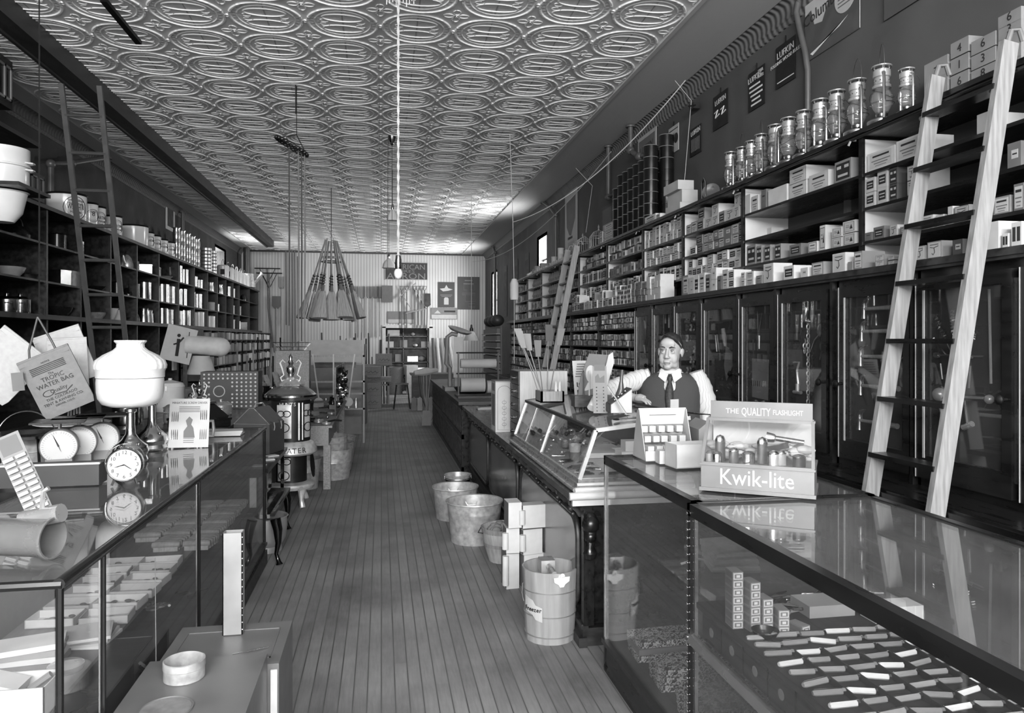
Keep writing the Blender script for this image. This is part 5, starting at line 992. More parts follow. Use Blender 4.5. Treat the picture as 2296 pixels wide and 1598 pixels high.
# collar and tie
for sx in(-1,1):
    b=B(); pts=[(sx*.062,-.005,1.505),(sx*.045,-.052,1.500),(sx*.008,-.082,1.465),(sx*.030,-.098,1.415),(sx*.078,-.062,1.452)]; vs=[bd(*p) for p in pts]+[bd(p[0],p[1]-.006,p[2]+.002) for p in pts]; m5=len(pts)
    b.add(vs,[tuple(range(m5)),tuple(range(m5,2*m5))[::-1]]+[(i,(i+1)%m5,m5+(i+1)%m5,m5+i) for i in range(m5)]); ob('collar_wing',b,mat('starched_collar',205,.6),man)
ob('collar_band',B().tube([bd(.064*cos(a),.012+.064*sin(a),1.482+.016*(sin(a)*.5+.5)) for a in [2*pi*k/20 for k in range(20)]],.013,8,cl=True),mat('starched_collar',205,.6),man)
b=B(); b.tube([bd(0,-.082,1.462),bd(0,-.098,1.445),bd(.0,-.106,1.425)],[.015,.020,.014],10); b.tube([bd(0,-.104,1.425),bd(-.002,-.122,1.37),bd(-.003,-.134,1.31),bd(-.003,-.148,1.24)],[.012,.026,.029,.022],12); ob('necktie',b,tiem,man)
ob('trousers',B().tube([bd(-.09,0,.95),bd(-.10,-.01,.5),bd(-.10,.0,.09)],[.10,.08,.065],14).tube([bd(.09,0,.95),bd(.10,-.01,.5),bd(.10,.0,.09)],[.10,.08,.065],14),dkmetal,man)
for sx in(-1,1): ob('shoe',B().tube([bd(sx*.10,.08,.04),bd(sx*.10,.0,.045),bd(sx*.11,-.12,.035),bd(sx*.115,-.19,.03)],[.035,.046,.045,.03],10),leather,man)
# ---------------- left showcase ----------------
ZLc=1.037; XA,XB,YA,YBc=-1.53,-.87,2.22,5.86
lc=thing('glass_showcase','long glass showcase with brushes and trays on the left','showcase',(XA,YA,0)); w=XB-XA; l=YBc-YA
rail=mat('black_rail',30,.25)
b=B(); b.tube([(w-.008,0,ZLc-.012),(w-.008,l,ZLc-.012)],.017,10).tube([(w,l-.008,ZLc-.012),(0,l-.008,ZLc-.012)],.010,8).tube([(0,l,ZLc-.012),(0,0,ZLc-.012)],.012,8).tube([(0,.008,ZLc-.014),(w,.008,ZLc-.014)],.014,8); ob('top_rail',b,rail,lc)
pys=[atx(px_,1250,XB).y-YA for px_ in (450,238)]+[.008,l-.008]
for i,y in enumerate(pys): 
    p=ob('post',B().tube([(w-.008,y,.16),(w-.008,y,ZLc-.02)],.008 if i<2 else .011,8),[rail,rail,rail,dkmetal][i],lc)
    if i<2: ob('bright_edge',B().bx(w-.021,y-.004,.16,w-.016,y+.004,ZLc-.03),chrome,p)
ob('end_post',B().tube([(.008,.008,.16),(.008,.008,ZLc-.02)],.010,8),rail,lc)
ob('front_pane',B().bx(w-.012,.02,.15,w-.008,l-.02,ZLc-.02),glass,lc); ob('near_end_pane',B().bx(.02,.004,.15,w-.02,.008,ZLc-.02),glass,lc); ob('far_end_pane',B().bx(.02,l-.01,.15,w-.02,l-.006,ZLc-.02),glass,lc)
ob('top_pane',B().bx(.01,.02,ZLc-.010,w-.02,l-.02,ZLc-.004),glasst,lc)
b=B(); b.bx(0,0,0,w,l,.14); ob('base',b,dkwood,lc); ob('base_moulding',B().bx(-.005,-.005,.14,w+.012,l+.01,.155).bx(w+.0,-.005,.0,w+.012,l+.01,.1),dkwood2,lc)
ob('back_panel',B().bx(0,.02,.14,.02,l-.02,ZLc-.03),dkwood2,lc)
ob('shelf',B().bx(.03,.03,.485,.47,l-.03,.5),wood('shelf_wood',85,.5),lc)
ob('shelf_cord',B().tube([(w-.05,1.05,.16),(w-.05,1.03,.8)],.002,5),rope,lc)
r=random.Random(12)
# scrubbing brushes at the far end of the shelf
br=B(); br.tube([(-.075,0,.035),(-.06,0,.035),(.06,0,.035),(.075,0,.035)],[.016,.022,.022,.016],10)
brm=mk('brush_back',br,oak); bs=B(); bs.bx(-.065,-.018,0,.065,.018,.026); bsm=mk('bristles',bs,mat('bristle_fibre',150,.9,0,.3,90,.4,(1,1,.2)))
n=0
for row in range(5):
    for k in range(3 if row<4 else 2):
        for q in range(5):
            x=-1.02-.005*q-k*.165; y=5.55-row*.235-.04*q*.9-.0; z=.5005+ (.0)
            t=thing('scrubbing_brush','pale scrubbing brush on the case shelf, %s row from far, %s across, %s in line'%(ORD[row],ORD[k],ORD[q]),'brush',(x,y,z),r.uniform(-.08,.08),'scrubbing brushes on the left case shelf')
            for nm,me in (('brush_back',brm),('bristles',bsm)): o=bpy.data.objects.new(nm,me); C.objects.link(o); o.parent=t
            n+=1
# trays of small parts
for row in range(6):
    for k in range(2):
        x=-1.05-.205*k+r.uniform(-.01,.01); y=4.18-row*.155; t=thing('parts_tray','shallow %s tray on the case shelf, %s from the far end, %s column'%(['white','cream'][(row+k)%2],ORD[row],['aisle','inner'][k]),'tray',(x,y,.5005+.002),r.uniform(-.1,.1),'shallow trays on the left case shelf')
        m=white if (row+k)%2==0 else paper; b=B(); b.bx(-.19,-.06,0,0,.06,.004).bx(-.19,-.06,0,0,-.056,.035).bx(-.19,.056,0,0,.06,.035).bx(-.004,-.06,0,0,.06,.035).bx(-.19,-.06,0,-.186,.06,.035); ob('tray',b,m,t)
        b=B(); 
        for q in range(9): b.ball((r.uniform(-.17,-.02),r.uniform(-.04,.04),.012),r.uniform(.006,.012),0,6,(1.5,1,.6))
        o=ob('small_parts',b,greyp,t); o['kind']='stuff'
for k in range(4): one('parts_tray',B().bx(-.2,-.09,0,0,.09,.012),[white,paper,kraft,paper][k],'flat pale lid in the stack past the trays, %s up'%ORD[k],'tray',(-1.06,3.18,.5005+.0125*k),.12*k-.1,'flat lids stacked on the case shelf')
for k in range(4): one('booklet',B().bx(-.11,-.07,0,.11,.07,.02),[mgcard,paper,kraft,white][k],'small booklet in the shelf stack nearest the open box, %s up'%ORD[k],'booklet',(-1.28,3.0,.5005+.0205*k),.1*k,'booklets on the case shelf')
one('jar_lid',B().lathe([(.001,0),(.055,0),(.06,.02),(.05,.025),(.001,.025)],20),tin,'round metal lid on the case shelf near the booklets','lid',(-1.13,2.92,.501)); one('jar_lid',B().lathe([(.001,0),(.05,0),(.055,.02),(.045,.025),(.001,.025)],20),dkmetal,'darker round lid, farther from the aisle on the case shelf','lid',(-1.29,2.80,.501))
t=thing('open_carton','open pale carton with wrapped contents at the near end of the shelf','carton',(-1.16,2.62,.501),.0); b=B(); b.bx(-.13,-.07,0,.11,-.066,.10).bx(-.13,.066,0,.11,.07,.10).bx(-.13,-.07,0,-.126,.07,.10).bx(.106,-.07,0,.11,.07,.10).bx(-.13,-.07,0,.11,.07,.004); ob('carton_walls',b,paper,t)
b=B().cb((-.03,.0,.09),(.10,.10,.03),0,Matrix.Rotation(.3,3,'Y')); b.tube([(.03,.02,.06),(.09,.03,.10)],.012,7,1); ob('wrapped_contents',b,[white,greyp],t)
# bottom of the case
for k,(x,y) in enumerate([(-1.05,2.72),(-1.16,2.55),(-1.0,2.42)]): 
    t=thing('lidded_box','square pale box with round glass lid on the case floor, %s from far'%ORD[k],'box',(x,y,.1555)); ob('box_body',B().bx(-.06,-.05,0,.06,.05,.07),paper,t); ob('lid',B().lathe([(.001,.07),(.045,.07),(.045,.085),(.001,.085)],20),white,t)
for k in range(10):
    x,y=r.uniform(-1.35,-.95),r.uniform(3.0,4.8); one('hardware_piece',B().tube([(0,0,.012),(.05,.03,.02),(.1,.0,.03)],.008,6).lathe([(.02,0),(.035,.005),(.035,.015),(.02,.02),(.02,0)],12),[dkmetal,tin][k%2],'small dim hardware piece on the left case floor','hardware',(x,y,.156),r.uniform(0,6),'dim hardware pieces on the left case floor')
one('dark_bundle',B().tube([(0,0,.02),(.2,.1,.03),(.33,.08,.03)],.03,10),dkmetal,'dark rolled strap on the case floor near the lidded boxes','strap',(-1.35,2.9,.16))
# ---- on top of the left showcase ----
ZT2=ZLc+.0015
def lamp(x,y,label,shade=True):
    t=thing('table_lamp',label,'lamp',(x,y,ZT2))
    ob('font_base',B().lathe([(.001,0),(.085,0),(.088,.01),(.08,.03),(.092,.055),(.085,.085),(.045,.12),(.026,.15),(.022,.20),(.022,.265),(.030,.27),(.030,.285),(.001,.285)],26),chrome,t)
    ob('filler_cap',B().lathe([(.001,0),(.012,0),(.013,.01),(.001,.014)],10,(.055,-.045,.095)),chrome,t)
    b=B(); pr=[(.10,.30),(.14,.315),(.160,.345),(.166,.38),(.168,.43),(.166,.455)]; pr2=[(.170,.458),(.171,.49),(.178,.505),(.180,.525),(.170,.552),(.135,.58),(.088,.605),(.070,.622),(.068,.64),(.080,.652),(.079,.660),(.075,.658)]
    if shade:
        b.lathe([(.0001,.292)]+pr,40,cap=False); ob('lower_glass_bowl',b,milk,t)
        b=B(); b.lathe(pr2[:3],40,cap=False); b.lathe(pr2[2:],96,fl=.012,nf=24,cap=False); ob('ribbed_shade',b,milk,t)
    return t
lamp(-1.348,4.32,'lamp with large ribbed white glass shade on the left showcase'); lamp(-1.37,4.78,'second nickel lamp base half hidden behind the white shaded lamp',False)
def clockface(par,c,r_,ax_x,nums=True,hands=((-.5,-.14),(.42,-.28)),ticks=12,fm=None):
    """dial in the x-z plane facing -y"""
    b=B(); b.lathe([(.0001,0),(r_,0),(r_,.002),(.0001,.002)],32,c,0,(0,-1,0)); d=ob('dial',b,fm or white,par)
    b=B()
    for k in range(ticks):
        a=pi/2-2*pi*(k if k else 12)/ticks; R=r_*.78
        if nums: b.text(str(k if k else 12),r_*.34,frame((c[0]+R*cos(a),c[1]-.0032,c[2]+R*sin(a)-r_*.10),(1,0,0),(0,0,1)))
        else: b.bar((c[0]+r_*.82*cos(a),c[1]-.0025,c[2]+r_*.82*sin(a)),(c[0]+r_*.94*cos(a),c[1]-.0025,c[2]+r_*.94*sin(a)),.0012,.0008)
    ob('numerals' if nums else 'dial_marks',b,ink,d,False)
    for hx,hz in hands: ob('hand',B().prism([(c[0]-hz*r_*.06,c[2]+hx*r_*.06),(c[0]+hx*r_*.6,c[2]+hz*r_*.6+.001),(c[0]+hx*r_,c[2]+hz*r_),(c[0]+hx*r_*.6,c[2]+hz*r_*.6-.0035),(c[0]+hz*r_*.06,c[2]-hx*r_*.06)],c[1]-.0045,c[1]-.0035,'xz'),ink,d)
    return d
t=thing('alarm_clock','round nickel alarm clock with white dial reading about twenty to four','clock',(-1.155,3.62,ZT2),.05)
t.rotation_euler=(-.06,0,.12)
R_=.072; b=B(); b.lathe([(.066,-.05),(.074,-.045),(.074,.0),(.078,.012),(.074,.018),(.070,.016)],32,(0,0,.092),0,(0,-1,0),cap=False); b.lathe([(.0001,-.05),(.068,-.05)],32,(0,0,.092),0,(0,-1,0)); ob('case',b,chrome,t)
clockface(t,(0,-.010,.092),.070,1,True,((-.62,-.15),(.50,-.33))); 
for sx in(-1,1): ob('foot',B().tube([(sx*.04,.0,.032),(sx*.052,-.005,.0)],.006,7),chrome,t)
ob('handle_ring',B().tube(arc((0,.02,.10),.085,-.35,pi+.35,20),.0025,6),chrome,t); ob('bell_nut',B().lathe([(.006,0),(.01,.006),(.004,.012),(.0001,.013)],10,(-.02,0,.165)),chrome,t)
def scale(px_,label,y,h=.0,rz=.25):
    p=aty(px_,1000,y); t=thing('kitchen_scale',label,'scale',(p.x,y,ZT2),rz)
    b=B(); b.lathe([(.075,-.07),(.088,-.06),(.09,.0),(.086,.008),(.08,.004)],30,(0,0,.115+h),0,(0,-1,0),cap=False); b.lathe([(.0001,-.07),(.076,-.07)],30,(0,0,.115+h),0,(0,-1,0)); b.bx(-.06,-.01,0,.06,.1,.05+h); ob('housing',b,greyp,t)
    clockface(t,(0,-.004,.115+h),.082,1,False,((-.35,.80),(.15,-.35)),40,paper)
    ob('stem',B().tube([(0,.03,.2+h),(0,.03,.235+h)],.01,6).bar((-.10,.03,.232+h),(.10,.03,.232+h),.02,.006),steel,t); ob('pan',B().bx(-.12,-.08,.238+h,.12,.14,.246+h),dkmetal,t); return t
scale(228,'kitchen scale nearest the white lamp, round dial fully showing',4.42); scale(176,'middle kitchen scale of three leaning behind the dark box',4.28); scale(132,'kitchen scale farthest from the lamp, partly behind the small-packet card',4.13)
t=thing('display_box','dark lidded box with pale upper edge before the scales','box',(-1.69,3.62,ZT2),.05); ob('box_body',B().bx(0,0,0,.42,.12,.095),mat('grey_box_cover',60,.5),t); ob('pale_edge',B().bx(-.004,-.004,.095,.424,.015,.103).bx(-.004,.015,.095,.02,.12,.103),white,t)
# card of little packets
t=thing('packet_card','leaning card carrying rows of small white packets','display card',(-1.30,3.12,ZT2)); t.rotation_euler=(-.30,-.42,.25)
ob('card_board',B().bx(-.045,-.002,0,.045,.002,.33),kraft,t); ob('printed_heading',B().bx(-.035,-.003,.25,.035,-.0021,.32),inkm,t)
for i in range(10):
    for k in range(2): ob('packet',B().cb((-.022+.044*k,-.012,.015+.024*i),(.036,.018,.012),0,Matrix.Rotation(.3,3,'X')),white,t)
# screwdriver card
t=thing('advertising_card','tall pale printed card with small screwdrivers, lettered across its top','display card',tuple(atz(422,1003,ZT2))); t.rotation_euler=(-.14,.02,.10)
ob('card_board',B().bx(-.115,-.002,0,.115,.002,.30),paper,t); b=B(); b.text('MINIATURE SCREW DRIVER',.019,frame((0,-.0025,.268),(1,0,0),(0,0,1)),wd=.2)
for k in range(4): b.bx(-.06,-.003,.248-.010*k,.06,-.0022,.251-.010*k)
for k in range(3): b.bx(-.03,-.003,.03+.012*k,.03,-.0022,.033+.012*k)
ob('lettering',b,ink,t,False); ob('portrait_print',B().prism([(-.03,.06),(.035,.06),(.025,.12),(.012,.14),(.02,.17),(0,.19),(-.02,.165),(-.01,.13),(-.03,.10)],-.003,-.0022,'xz'),inkm,t)
for k in range(4):
    for s_,z in ((-1,.16),(1,.17),(-1,.05),(1,.05)): ob('miniature_screwdriver',B().tube([(s_*(.065+.011*k),-.005,z),(s_*(.065+.011*k),-.005,z+.035),(s_*(.065+.011*k),-.005,z+.06)],[.0025,.003,.0012],6),steel,t)
for k in range(4): one('catalogue',B().cb((0,0,.004),(.26,.16,.007),0,Matrix.Rotation(.05*k,3,'Z')),paper,'thin printed catalogue beside the clamp, %s in the pile'%ORD[k],'catalogue',(-1.09,5.42,ZT2+.0078*k),0,'thin catalogues piled by the clamp')
t=thing('clamp','small bright screw clamp standing by the catalogues','clamp',(-1.16,5.20,ZT2)); b=B(); b.tube([(0,0,.02),(.05,0,.02),(.055,0,.07),(.05,0,.12),(0,0,.12)],.011,8); ob('frame',b,tin,t); ob('screw',B().tube([(0,0,.0),(0,0,.11)],.006,7).bar((-.02,0,.0),(.02,0,.004),.008,.008),steel,t)
t=thing('food_chopper','small cast metal hand grinder behind the lettered card','grinder',(-1.30,5.35,ZT2)); ob('body',B().tube([(0,0,.0),(0,0,.10),(0,.0,.17)],[.03,.02,.035],10).tube([(-.04,0,.18),(.06,0,.18)],.02,10),tin,t); ob('crank',B().tube([(.06,0,.18),(.1,0,.21),(.14,0,.24),(.10,0,.25)],.006,6),tin,t)
# spotlight and dark instrument at the lower left
t=thing('spotlight','polished cylindrical spotlight lying at the near left corner','spotlight',(-1.13,2.42,ZT2)); T_=Matrix.Rotation(-.05,4,'Z'); b=B(); b.lathe([(.05,-.22),(.055,-.2),(.057,-.02),(.062,-.01),(.062,.0),(.057,.0),(.052,-.19),(.0001,-.19)],28,(.16,.0,.066),0,(1,-.28,0)); ob('barrel',b,mat('satin_nickel',165,.25,.7),t); ob('clamp_body',B().tube([(.05,.06,.11),(.17,.03,.135)],.028,12).tube([(.11,.04,.13),(.115,.04,.2),(.13,.04,.21)],.008,6),tin,t)
one('dark_case',B().bx(-.30,-.1,0,.16,.1,.15),blk,'dark shallow instrument case on the near left glass','case',(-1.72,3.02,ZT2),.1)
# ---- table at far left with pail, pans and water bags ----
one('side_table',B().bx(-.78,-1.2,.9,.42,1.0,.95).bx(-.7,-1.1,0,-.6,-1.0,.9).bx(.3,.85,0,.4,.95,.9).bx(-.7,.85,0,-.6,.95,.9).bx(.3,-1.1,0,.4,-1.0,.9),dkwood,'dark table at the far left carrying pail and pans','table',(-2.15,5.2,0))
def pail(name,label,loc,r1,r2,h,m,bail=True,cat='pail',group=None,rib=True,sc=1,hb=True):
    t=thing(name,label,cat,loc,0,group); pr=[(.0001,.005),(r1*.97,.005),(r1,0)]
    if rib: pr+=[(r1+(r2-r1)*.55,h*.55),(r1+(r2-r1)*.57+.004,h*.57),(r1+(r2-r1)*.6,h*.6)]
    pr+=[(r2,h-.012),(r2+.008,h-.008),(r2+.008,h),(r2-.002,h),(r1-.003,.012),(.0001,.012)]
    ob('body',B().lathe(pr,30),m,t)
    if bail:
        ob('bail',B().tube([(r2*1.02*cos(a),-.1*r2,h-.03+r2*1.1*sin(a)) for a in [pi*k/18 for k in range(19)]] if hb else [(r2*1.03*cos(a),-abs(r2*.99*sin(a)),h-.03-.01*sin(a)) for a in [pi*k/18 for k in range(19)]],.004,6),steel,t)
        for s_ in(-1,1): ob('bail_ear',B().cb((s_*(r2+.004),0,h-.03),(.008,.03,.035)),m,t)
    return t
pail('pail','galvanised pail with raised bail at the far left',(-2.03,4.72,.951),.12,.16,.19,galv)
for k,(x,y,h,rr) in enumerate([(-1.88,4.95,.215,.2),(-2.0,4.55,.2,.19)]): one('flat_pan',B().lathe([(.0001,0),(rr*.8,0),(rr,.02),(rr+.01,.022),(rr+.01,.026),(rr-.01,.024),(rr*.78,.006),(.0001,.006)],30).tube([(rr*.5,0,0),(rr*.55,0,-h)],.008,6).tube([(-rr*.5,0,0),(-rr*.55,0,-h)],.008,6),[mat('dull_white_enamel',190,.3),dkmetal][k],['white rimmed pan on a wire stand beside the pail','dark pan on a wire stand before the pail'][k],'pan',(x,y,.951+h))
# water bags
def bag(name,label,c,ang,w_,h_,m,printed=0,dy=0):
    t=thing(name,label,'bag',c); t.rotation_euler=(0,ang,.12)
    n_=10; vs=[];fs=[]
    for sgn in(-1,1):
        for i in range(n_+1):
            for j in range(n_+1):
                x=-w_/2+w_*i/n_; z=-h_*j/n_; e=(1-(2*i/n_-1)**4)*(1-(2*j/n_-1)**6); 
                if j==n_ and i in(0,n_): x*=.93
                vs.append((x,sgn*(.006+.016*e),z))
    N1=(n_+1)**2
    for s_ in range(2):
        for i in range(n_):
            for j in range(n_): a=s_*N1+i*(n_+1)+j; f=(a,a+1,a+n_+2,a+n_+1); fs.append(f if s_ else f[::-1])
    for k in range(n_):
        for a,c_ in (((k)*(n_+1),(k+1)*(n_+1)),(k*(n_+1)+n_,(k+1)*(n_+1)+n_)): fs.append((a,c_,c_+N1,a+N1))
        for a,c_ in ((k,k+1),(n_*(n_+1)+k,n_*(n_+1)+k+1)): fs.append((a,c_,c_+N1,a+N1))
    b=B(); b.add(vs,fs); ob('canvas',b,m,t); ob('top_hem',B().bx(-w_/2+.006,-.014,-.03,w_/2-.006,-.010,-.026).tube([(-w_/2,0,0),(w_/2,0,0)],.009,8),m,t)
    return t
wb=bag('water_bag','grey canvas water bag printed in dark type, hung tilted at left',tuple(aty(96,795,4.45)),.42,.27,.34,clothm)
wb.rotation_euler=(0,-.42,.12)
b=B(); y_=-.0245
for tx,s_,z in (('The',.018,-.115),('TROPIC',.034,-.143),('WATER BAG',.034,-.175),('Quality',.03,-.215),('THE COLORADO',.021,-.25),('TENT & AWNING CO.',.021,-.273),('DENVER, COLO.',.014,-.29),('NOTICE',.012,-.045)): b.text(tx,s_,frame((0,y_,z),(1,0,0),(0,0,1)))
for k in range(5): b.bx(-.09,y_-.0008,-.058-.009*k,.09,y_,-.0545-.009*k)
b.tube([(-.055+.028*cos(a),y_,-.208+.016*sin(a)) for a in [2*pi*k/16 for k in range(16)]],.0018,4,cl=True).tube([(-.03,y_,-.226),(.03,y_,-.232),(.07,y_,-.212)],.003,4)
ob('printing',b,ink,wb,False)
for s_ in(-1,1): ob('rope_handle',B().tube([(s_*.07,0,0),(s_*.06+.01,.0,.05),(s_*.0+.062,0,.20)],.006,7),leather,wb)
one('hang_tag',B().bx(-.03,-.002,-.10,.03,.002,0),mgcard,'small dark tag tied to the printed water bag','tag',tuple(aty(38,835,4.40)),0,rot=(0,-.1,0))
bag('water_bag','pale canvas water bag hung behind the printed one',tuple(aty(60,770,4.58)),.65,.30,.34,cloth_w).rotation_euler=(0,.72,.1)
bag('water_bag','white folded canvas bag with ropes at the right of the bundle',tuple(aty(150,760,4.7)),0,.20,.36,cloth_w).rotation_euler=(0,-.05,.3)
bag('water_bag','white canvas bag behind, showing its upper edge',tuple(aty(125,745,4.78)),0,.26,.32,cloth_w).rotation_euler=(0,-.35,.1)
for k in range(6): one('bag_rope',B().tube([(0,0,0),(.0+.006*(k%2),.0,-.2),(.004*k-.01,.0,-.34-.02*(k%3))],.005,6),rope,'white rope dangling from the bag bundle, %s from the left'%ORD[k],'rope',tuple(aty(150+k*5,790+(k%2)*10,4.70)),0,'ropes of the canvas bags')
hk=aty(88,700,4.55); one('bag_hook',B().tube([(0,0,0),(.0,.0,.35),(.0,0,2.55)],.004,6).tube([(0,0,0),(.03,0,-.02),(.03,0,.02)],.005,6),iron,'thin dark cord and hook holding the bags','hook',tuple(hk))
bpy.data.objects['bag_hook'].scale=(1,1,(ZC-hk.z)/2.55)
# tinned boxes & stove boxes on the floor before the showcase
t=thing('stovetop_oven','grey sheet-metal box with a round collar, nearest on the floor','oven box',(-.85,2.0,0)); m=mat('grey_sheet_metal',108,.45,.3,.15,6)
ob('box_body',B().bx(0,0,0,.42,.94,.5),m,t); ob('pipe_collar',B().lathe([(.066,.5),(.069,.503),(.069,.54),(.071,.542),(.0705,.565),(.066,.567),(.066,.5)],30,(.16,.78,0),fl=.006,nf=40),galv,t)
for k,y in enumerate((.55,.33)): ob('lid_ring',B().tube([(.16+.082*cos(a),y+.082*sin(a),.502) for a in [2*pi*q/30 for q in range(30)]],.004,6,cl=True).lathe([(.0001,.5),(.078,.5),(.078,.5025),(.0001,.5025)],30,(.16,y,0),1),[m,mat('rough_grey_patch',110,.8,.1,.3,25)],t)
t=thing('stovetop_oven','farther grey sheet-metal box carrying the upright duct piece','oven box',(-.85,2.96,0)); ob('box_body',B().bx(0,0,0,.46,.44,.45),m,t); ob('panel_frame',B().bx(.04,.06,.45,.42,.065,.453).bx(.04,.36,.45,.42,.365,.453).bx(.04,.06,.45,.045,.36,.453).bx(.415,.06,.45,.42,.36,.453),m,t); ob('pale_strip',B().bx(.43,-.01,.0,.455,-.002,.43),white,t)
t=thing('sheet_metal_duct','tall narrow galvanised duct standing on the farther metal box','duct',(-.66,3.27,.4535)); ob('duct_body',B().bx(0,0,0,.08,.004,.43).bx(0,.056,0,.08,.06,.43).bx(0,0,0,.004,.06,.43).bx(.076,0,0,.08,.06,.43),mat('pale_zinc',150,.45,.5,.15,5),t)
b=B()
for k in range(14): b.bx(.078,-.003,.02+.03*k,.083,.0,.024+.03*k)
ob('lock_seam_tabs',b,tin,t); one('wire_rod',B().bar((0,0,0),(.13,.05,.0),.003,.003),steel,'thin metal rod lying across the farther metal box','rod',(-.58,3.06,.457))
# ---------------- left wall shelving ----------------
XS=-3.4; LZ=[1.955,2.31,2.70]; LT=3.08
LD=[4.6,6.0,7.2,8.33,9.2,10.15,11.18,12.22,13.35,14.42,15.48,16.37,17.23,18.03,18.8,20.2,21.6]
ls=thing('shelving_unit','long black shelving wall of shining tinware on the left','shelving',(XS,0,0))
blkw=wood('black_shelf_wood',30,.35,.5,4,(6,1,6))
ob('top_board',B().bx(-.6,4.6,LT-.04,.03,21.6,LT),blkw,ls)
for y in LD: ob('upright',B().bx(-.58,y-.018,LZ[0],0,y+.018,LT-.04),blkw,ls)
for z in LZ[1:]:
    for a,c in zip(LD[:-1],LD[1:]): ob('shelf_board',B().bx(-.57,a+.018,z-.02,-.005,c-.018,z),blkw,ls)
ob('ledge_board',B().bx(-.6,4.6,LZ[0]-.05,.10,21.6,LZ[0]),blkw,ls)
ob('back_board',B().bx(-.6,4.6,LZ[0],-.585,21.6,LT-.04),blkw,ls)
lb=thing('left_back_counter','black back counter and cupboards under the left shelves','counter',(XS,0,0)); ob('counter_top',B().bx(-.58,4.6,.93,.42,21.4,.97),blkw,lb); ob('counter_body',B().bx(-.58,4.6,0,.36,21.4,.93),blkw,lb); ob('back_boarding',B().bx(-.59,4.6,.97,-.57,21.4,LZ[0]-.05),blkw,lb)
for k,y in enumerate(LD[1:]): ob('divider',B().bx(-.57,y-.02,.97,.0,y+.02,LZ[0]-.05),blkw,lb)
def pot(loc,r1,h,m,group,label,kind='pot',rz=0,name=None):
    t=thing(name or kind,label,kind.replace('_',' '),loc,rz,group)
    if kind=='pot': ob('body',B().lathe([(.0001,0),(r1*.93,0),(r1,h*.15),(r1,h),(r1+.006,h+.002),(r1+.004,h+.006)],20),m,t); ob('lid',B().lathe([(r1,h+.006),(r1*.7,h+.03),(.012,h+.04),(.018,h+.06),(.0001,h+.065)],20,cap=False),m,t); [ob('handle',B().tube([(s_*r1,-.03,h*.75),(s_*(r1+.03),0,h*.76),(s_*r1,.03,h*.75)],.005,6),m,t) for s_ in(-1,1)]
    elif kind=='can': ob('body',B().lathe([(.0001,0),(r1,0),(r1,h),(r1*.97,h)],18),m,t); ob('lid',B().lathe([(r1+.002,h-.03),(r1+.002,h),(r1*.6,h+.015),(.0001,h+.016)],18,cap=False),m,t)
    elif kind=='kettle': ob('body',B().lathe([(.0001,0),(r1,0),(r1*1.05,h*.3),(r1*.8,h*.75),(r1*.45,h),(.0001,h*1.05)],18),m,t); ob('spout',B().tube([(r1*.9*0,-r1*.9,h*.35),(0,-r1*1.35,h*.6),(0,-r1*1.5,h*.9)],[.022,.016,.010],8),m,t); ob('handle',B().tube([(0,r1*.8*cos(a),h*.9+r1*.8*sin(a)) for a in [pi*k/10 for k in range(11)]],.006,6),iron,t)
    elif kind=='pitcher': ob('body',B().lathe([(.0001,0),(r1,0),(r1*.95,h*.5),(r1*.75,h*.8),(r1*.85,h),(r1*.8,h)],18),m,t); ob('handle',B().tube([(0,r1*.8,h*.85),(0,r1*1.5,h*.75),(0,r1*1.4,h*.4),(0,r1*.95,h*.25)],.007,6),m,t)
    elif kind=='pan': ob('body',B().lathe([(.0001,.0),(r1*.7,0),(r1,h),(r1+.01,h),(r1*.72,.01),(.0001,.008)],24),m,t)
    elif kind=='basin': ob('body',B().lathe([(.0001,0),(r1*.6,0),(r1*.62,.01),(r1*.9,h*.6),(r1,h),(r1+.012,h+.002),(r1-.003,h),(r1*.6,.02),(.0001,.015)],24),m,t)
    elif kind=='box': ob('body',B().bx(-r1,-r1*.7,0,r1,r1*.7,h),m,t); ob('lid',B().bx(-r1-.003,-r1*.7-.003,h-.02,r1+.003,r1*.7+.003,h+.004),m,t)
    return t
def lshelf(cell,z,items,nm):
    """items: (pixel x of centre, kind, radius, height, metal)"""
    for k,(px_,kind,r1,h,m) in enumerate(items):
        p=atx(px_,700,XS-.04-r1); mn={tinb.name:'bright tin',tin.name:'dull tin',chrome.name:'polished metal',enamel.name:'white enamel',enamelg.name:'grey enamel',dkmetal.name:'dark japanned',galv.name:'galvanised',white.name:'white boxed',iron.name:'iron',paper.name:'cream boxed'}[m.name]
        pot((XS-.04-r1,p.y,z+.001),r1,h,m,'kitchenware on the left shelves','%s %s, %s from near end, %s'%(mn,kind,ORD[k],nm),kind,RN.uniform(0,6) if kind in('pot','can') else RN.uniform(-.4,.4))
lshelf(0,2.31,[(18,'basin',.15,.10,tin),(60,'pan',.17,.06,tinb),(128,'box',.11,.16,tinb),(150,'box',.09,.17,galv),(166,'can',.07,.18,dkmetal),(215,'pan',.16,.07,dkmetal),(235,'can',.06,.2,tinb),(262,'can',.07,.16,dkmetal),(288,'kettle',.09,.15,dkmetal),(300,'can',.08,.2,dkmetal),(323,'can',.10,.26,tinb),(344,'can',.10,.24,dkmetal),(363,'can',.11,.30,tinb),(378,'can',.10,.29,tin),(394,'can',.11,.27,tinb),(406,'can',.10,.3,tinb),(424,'can',.11,.29,tinb),(442,'can',.09,.28,tin),(452,'can',.10,.24,enamel),(474,'can',.09,.18,paper),(482,'can',.09,.16,enamel),(495,'can',.1,.26,tinb),(512,'box',.12,.2,paper),(530,'box',.1,.22,paper)],'middle left shelf')
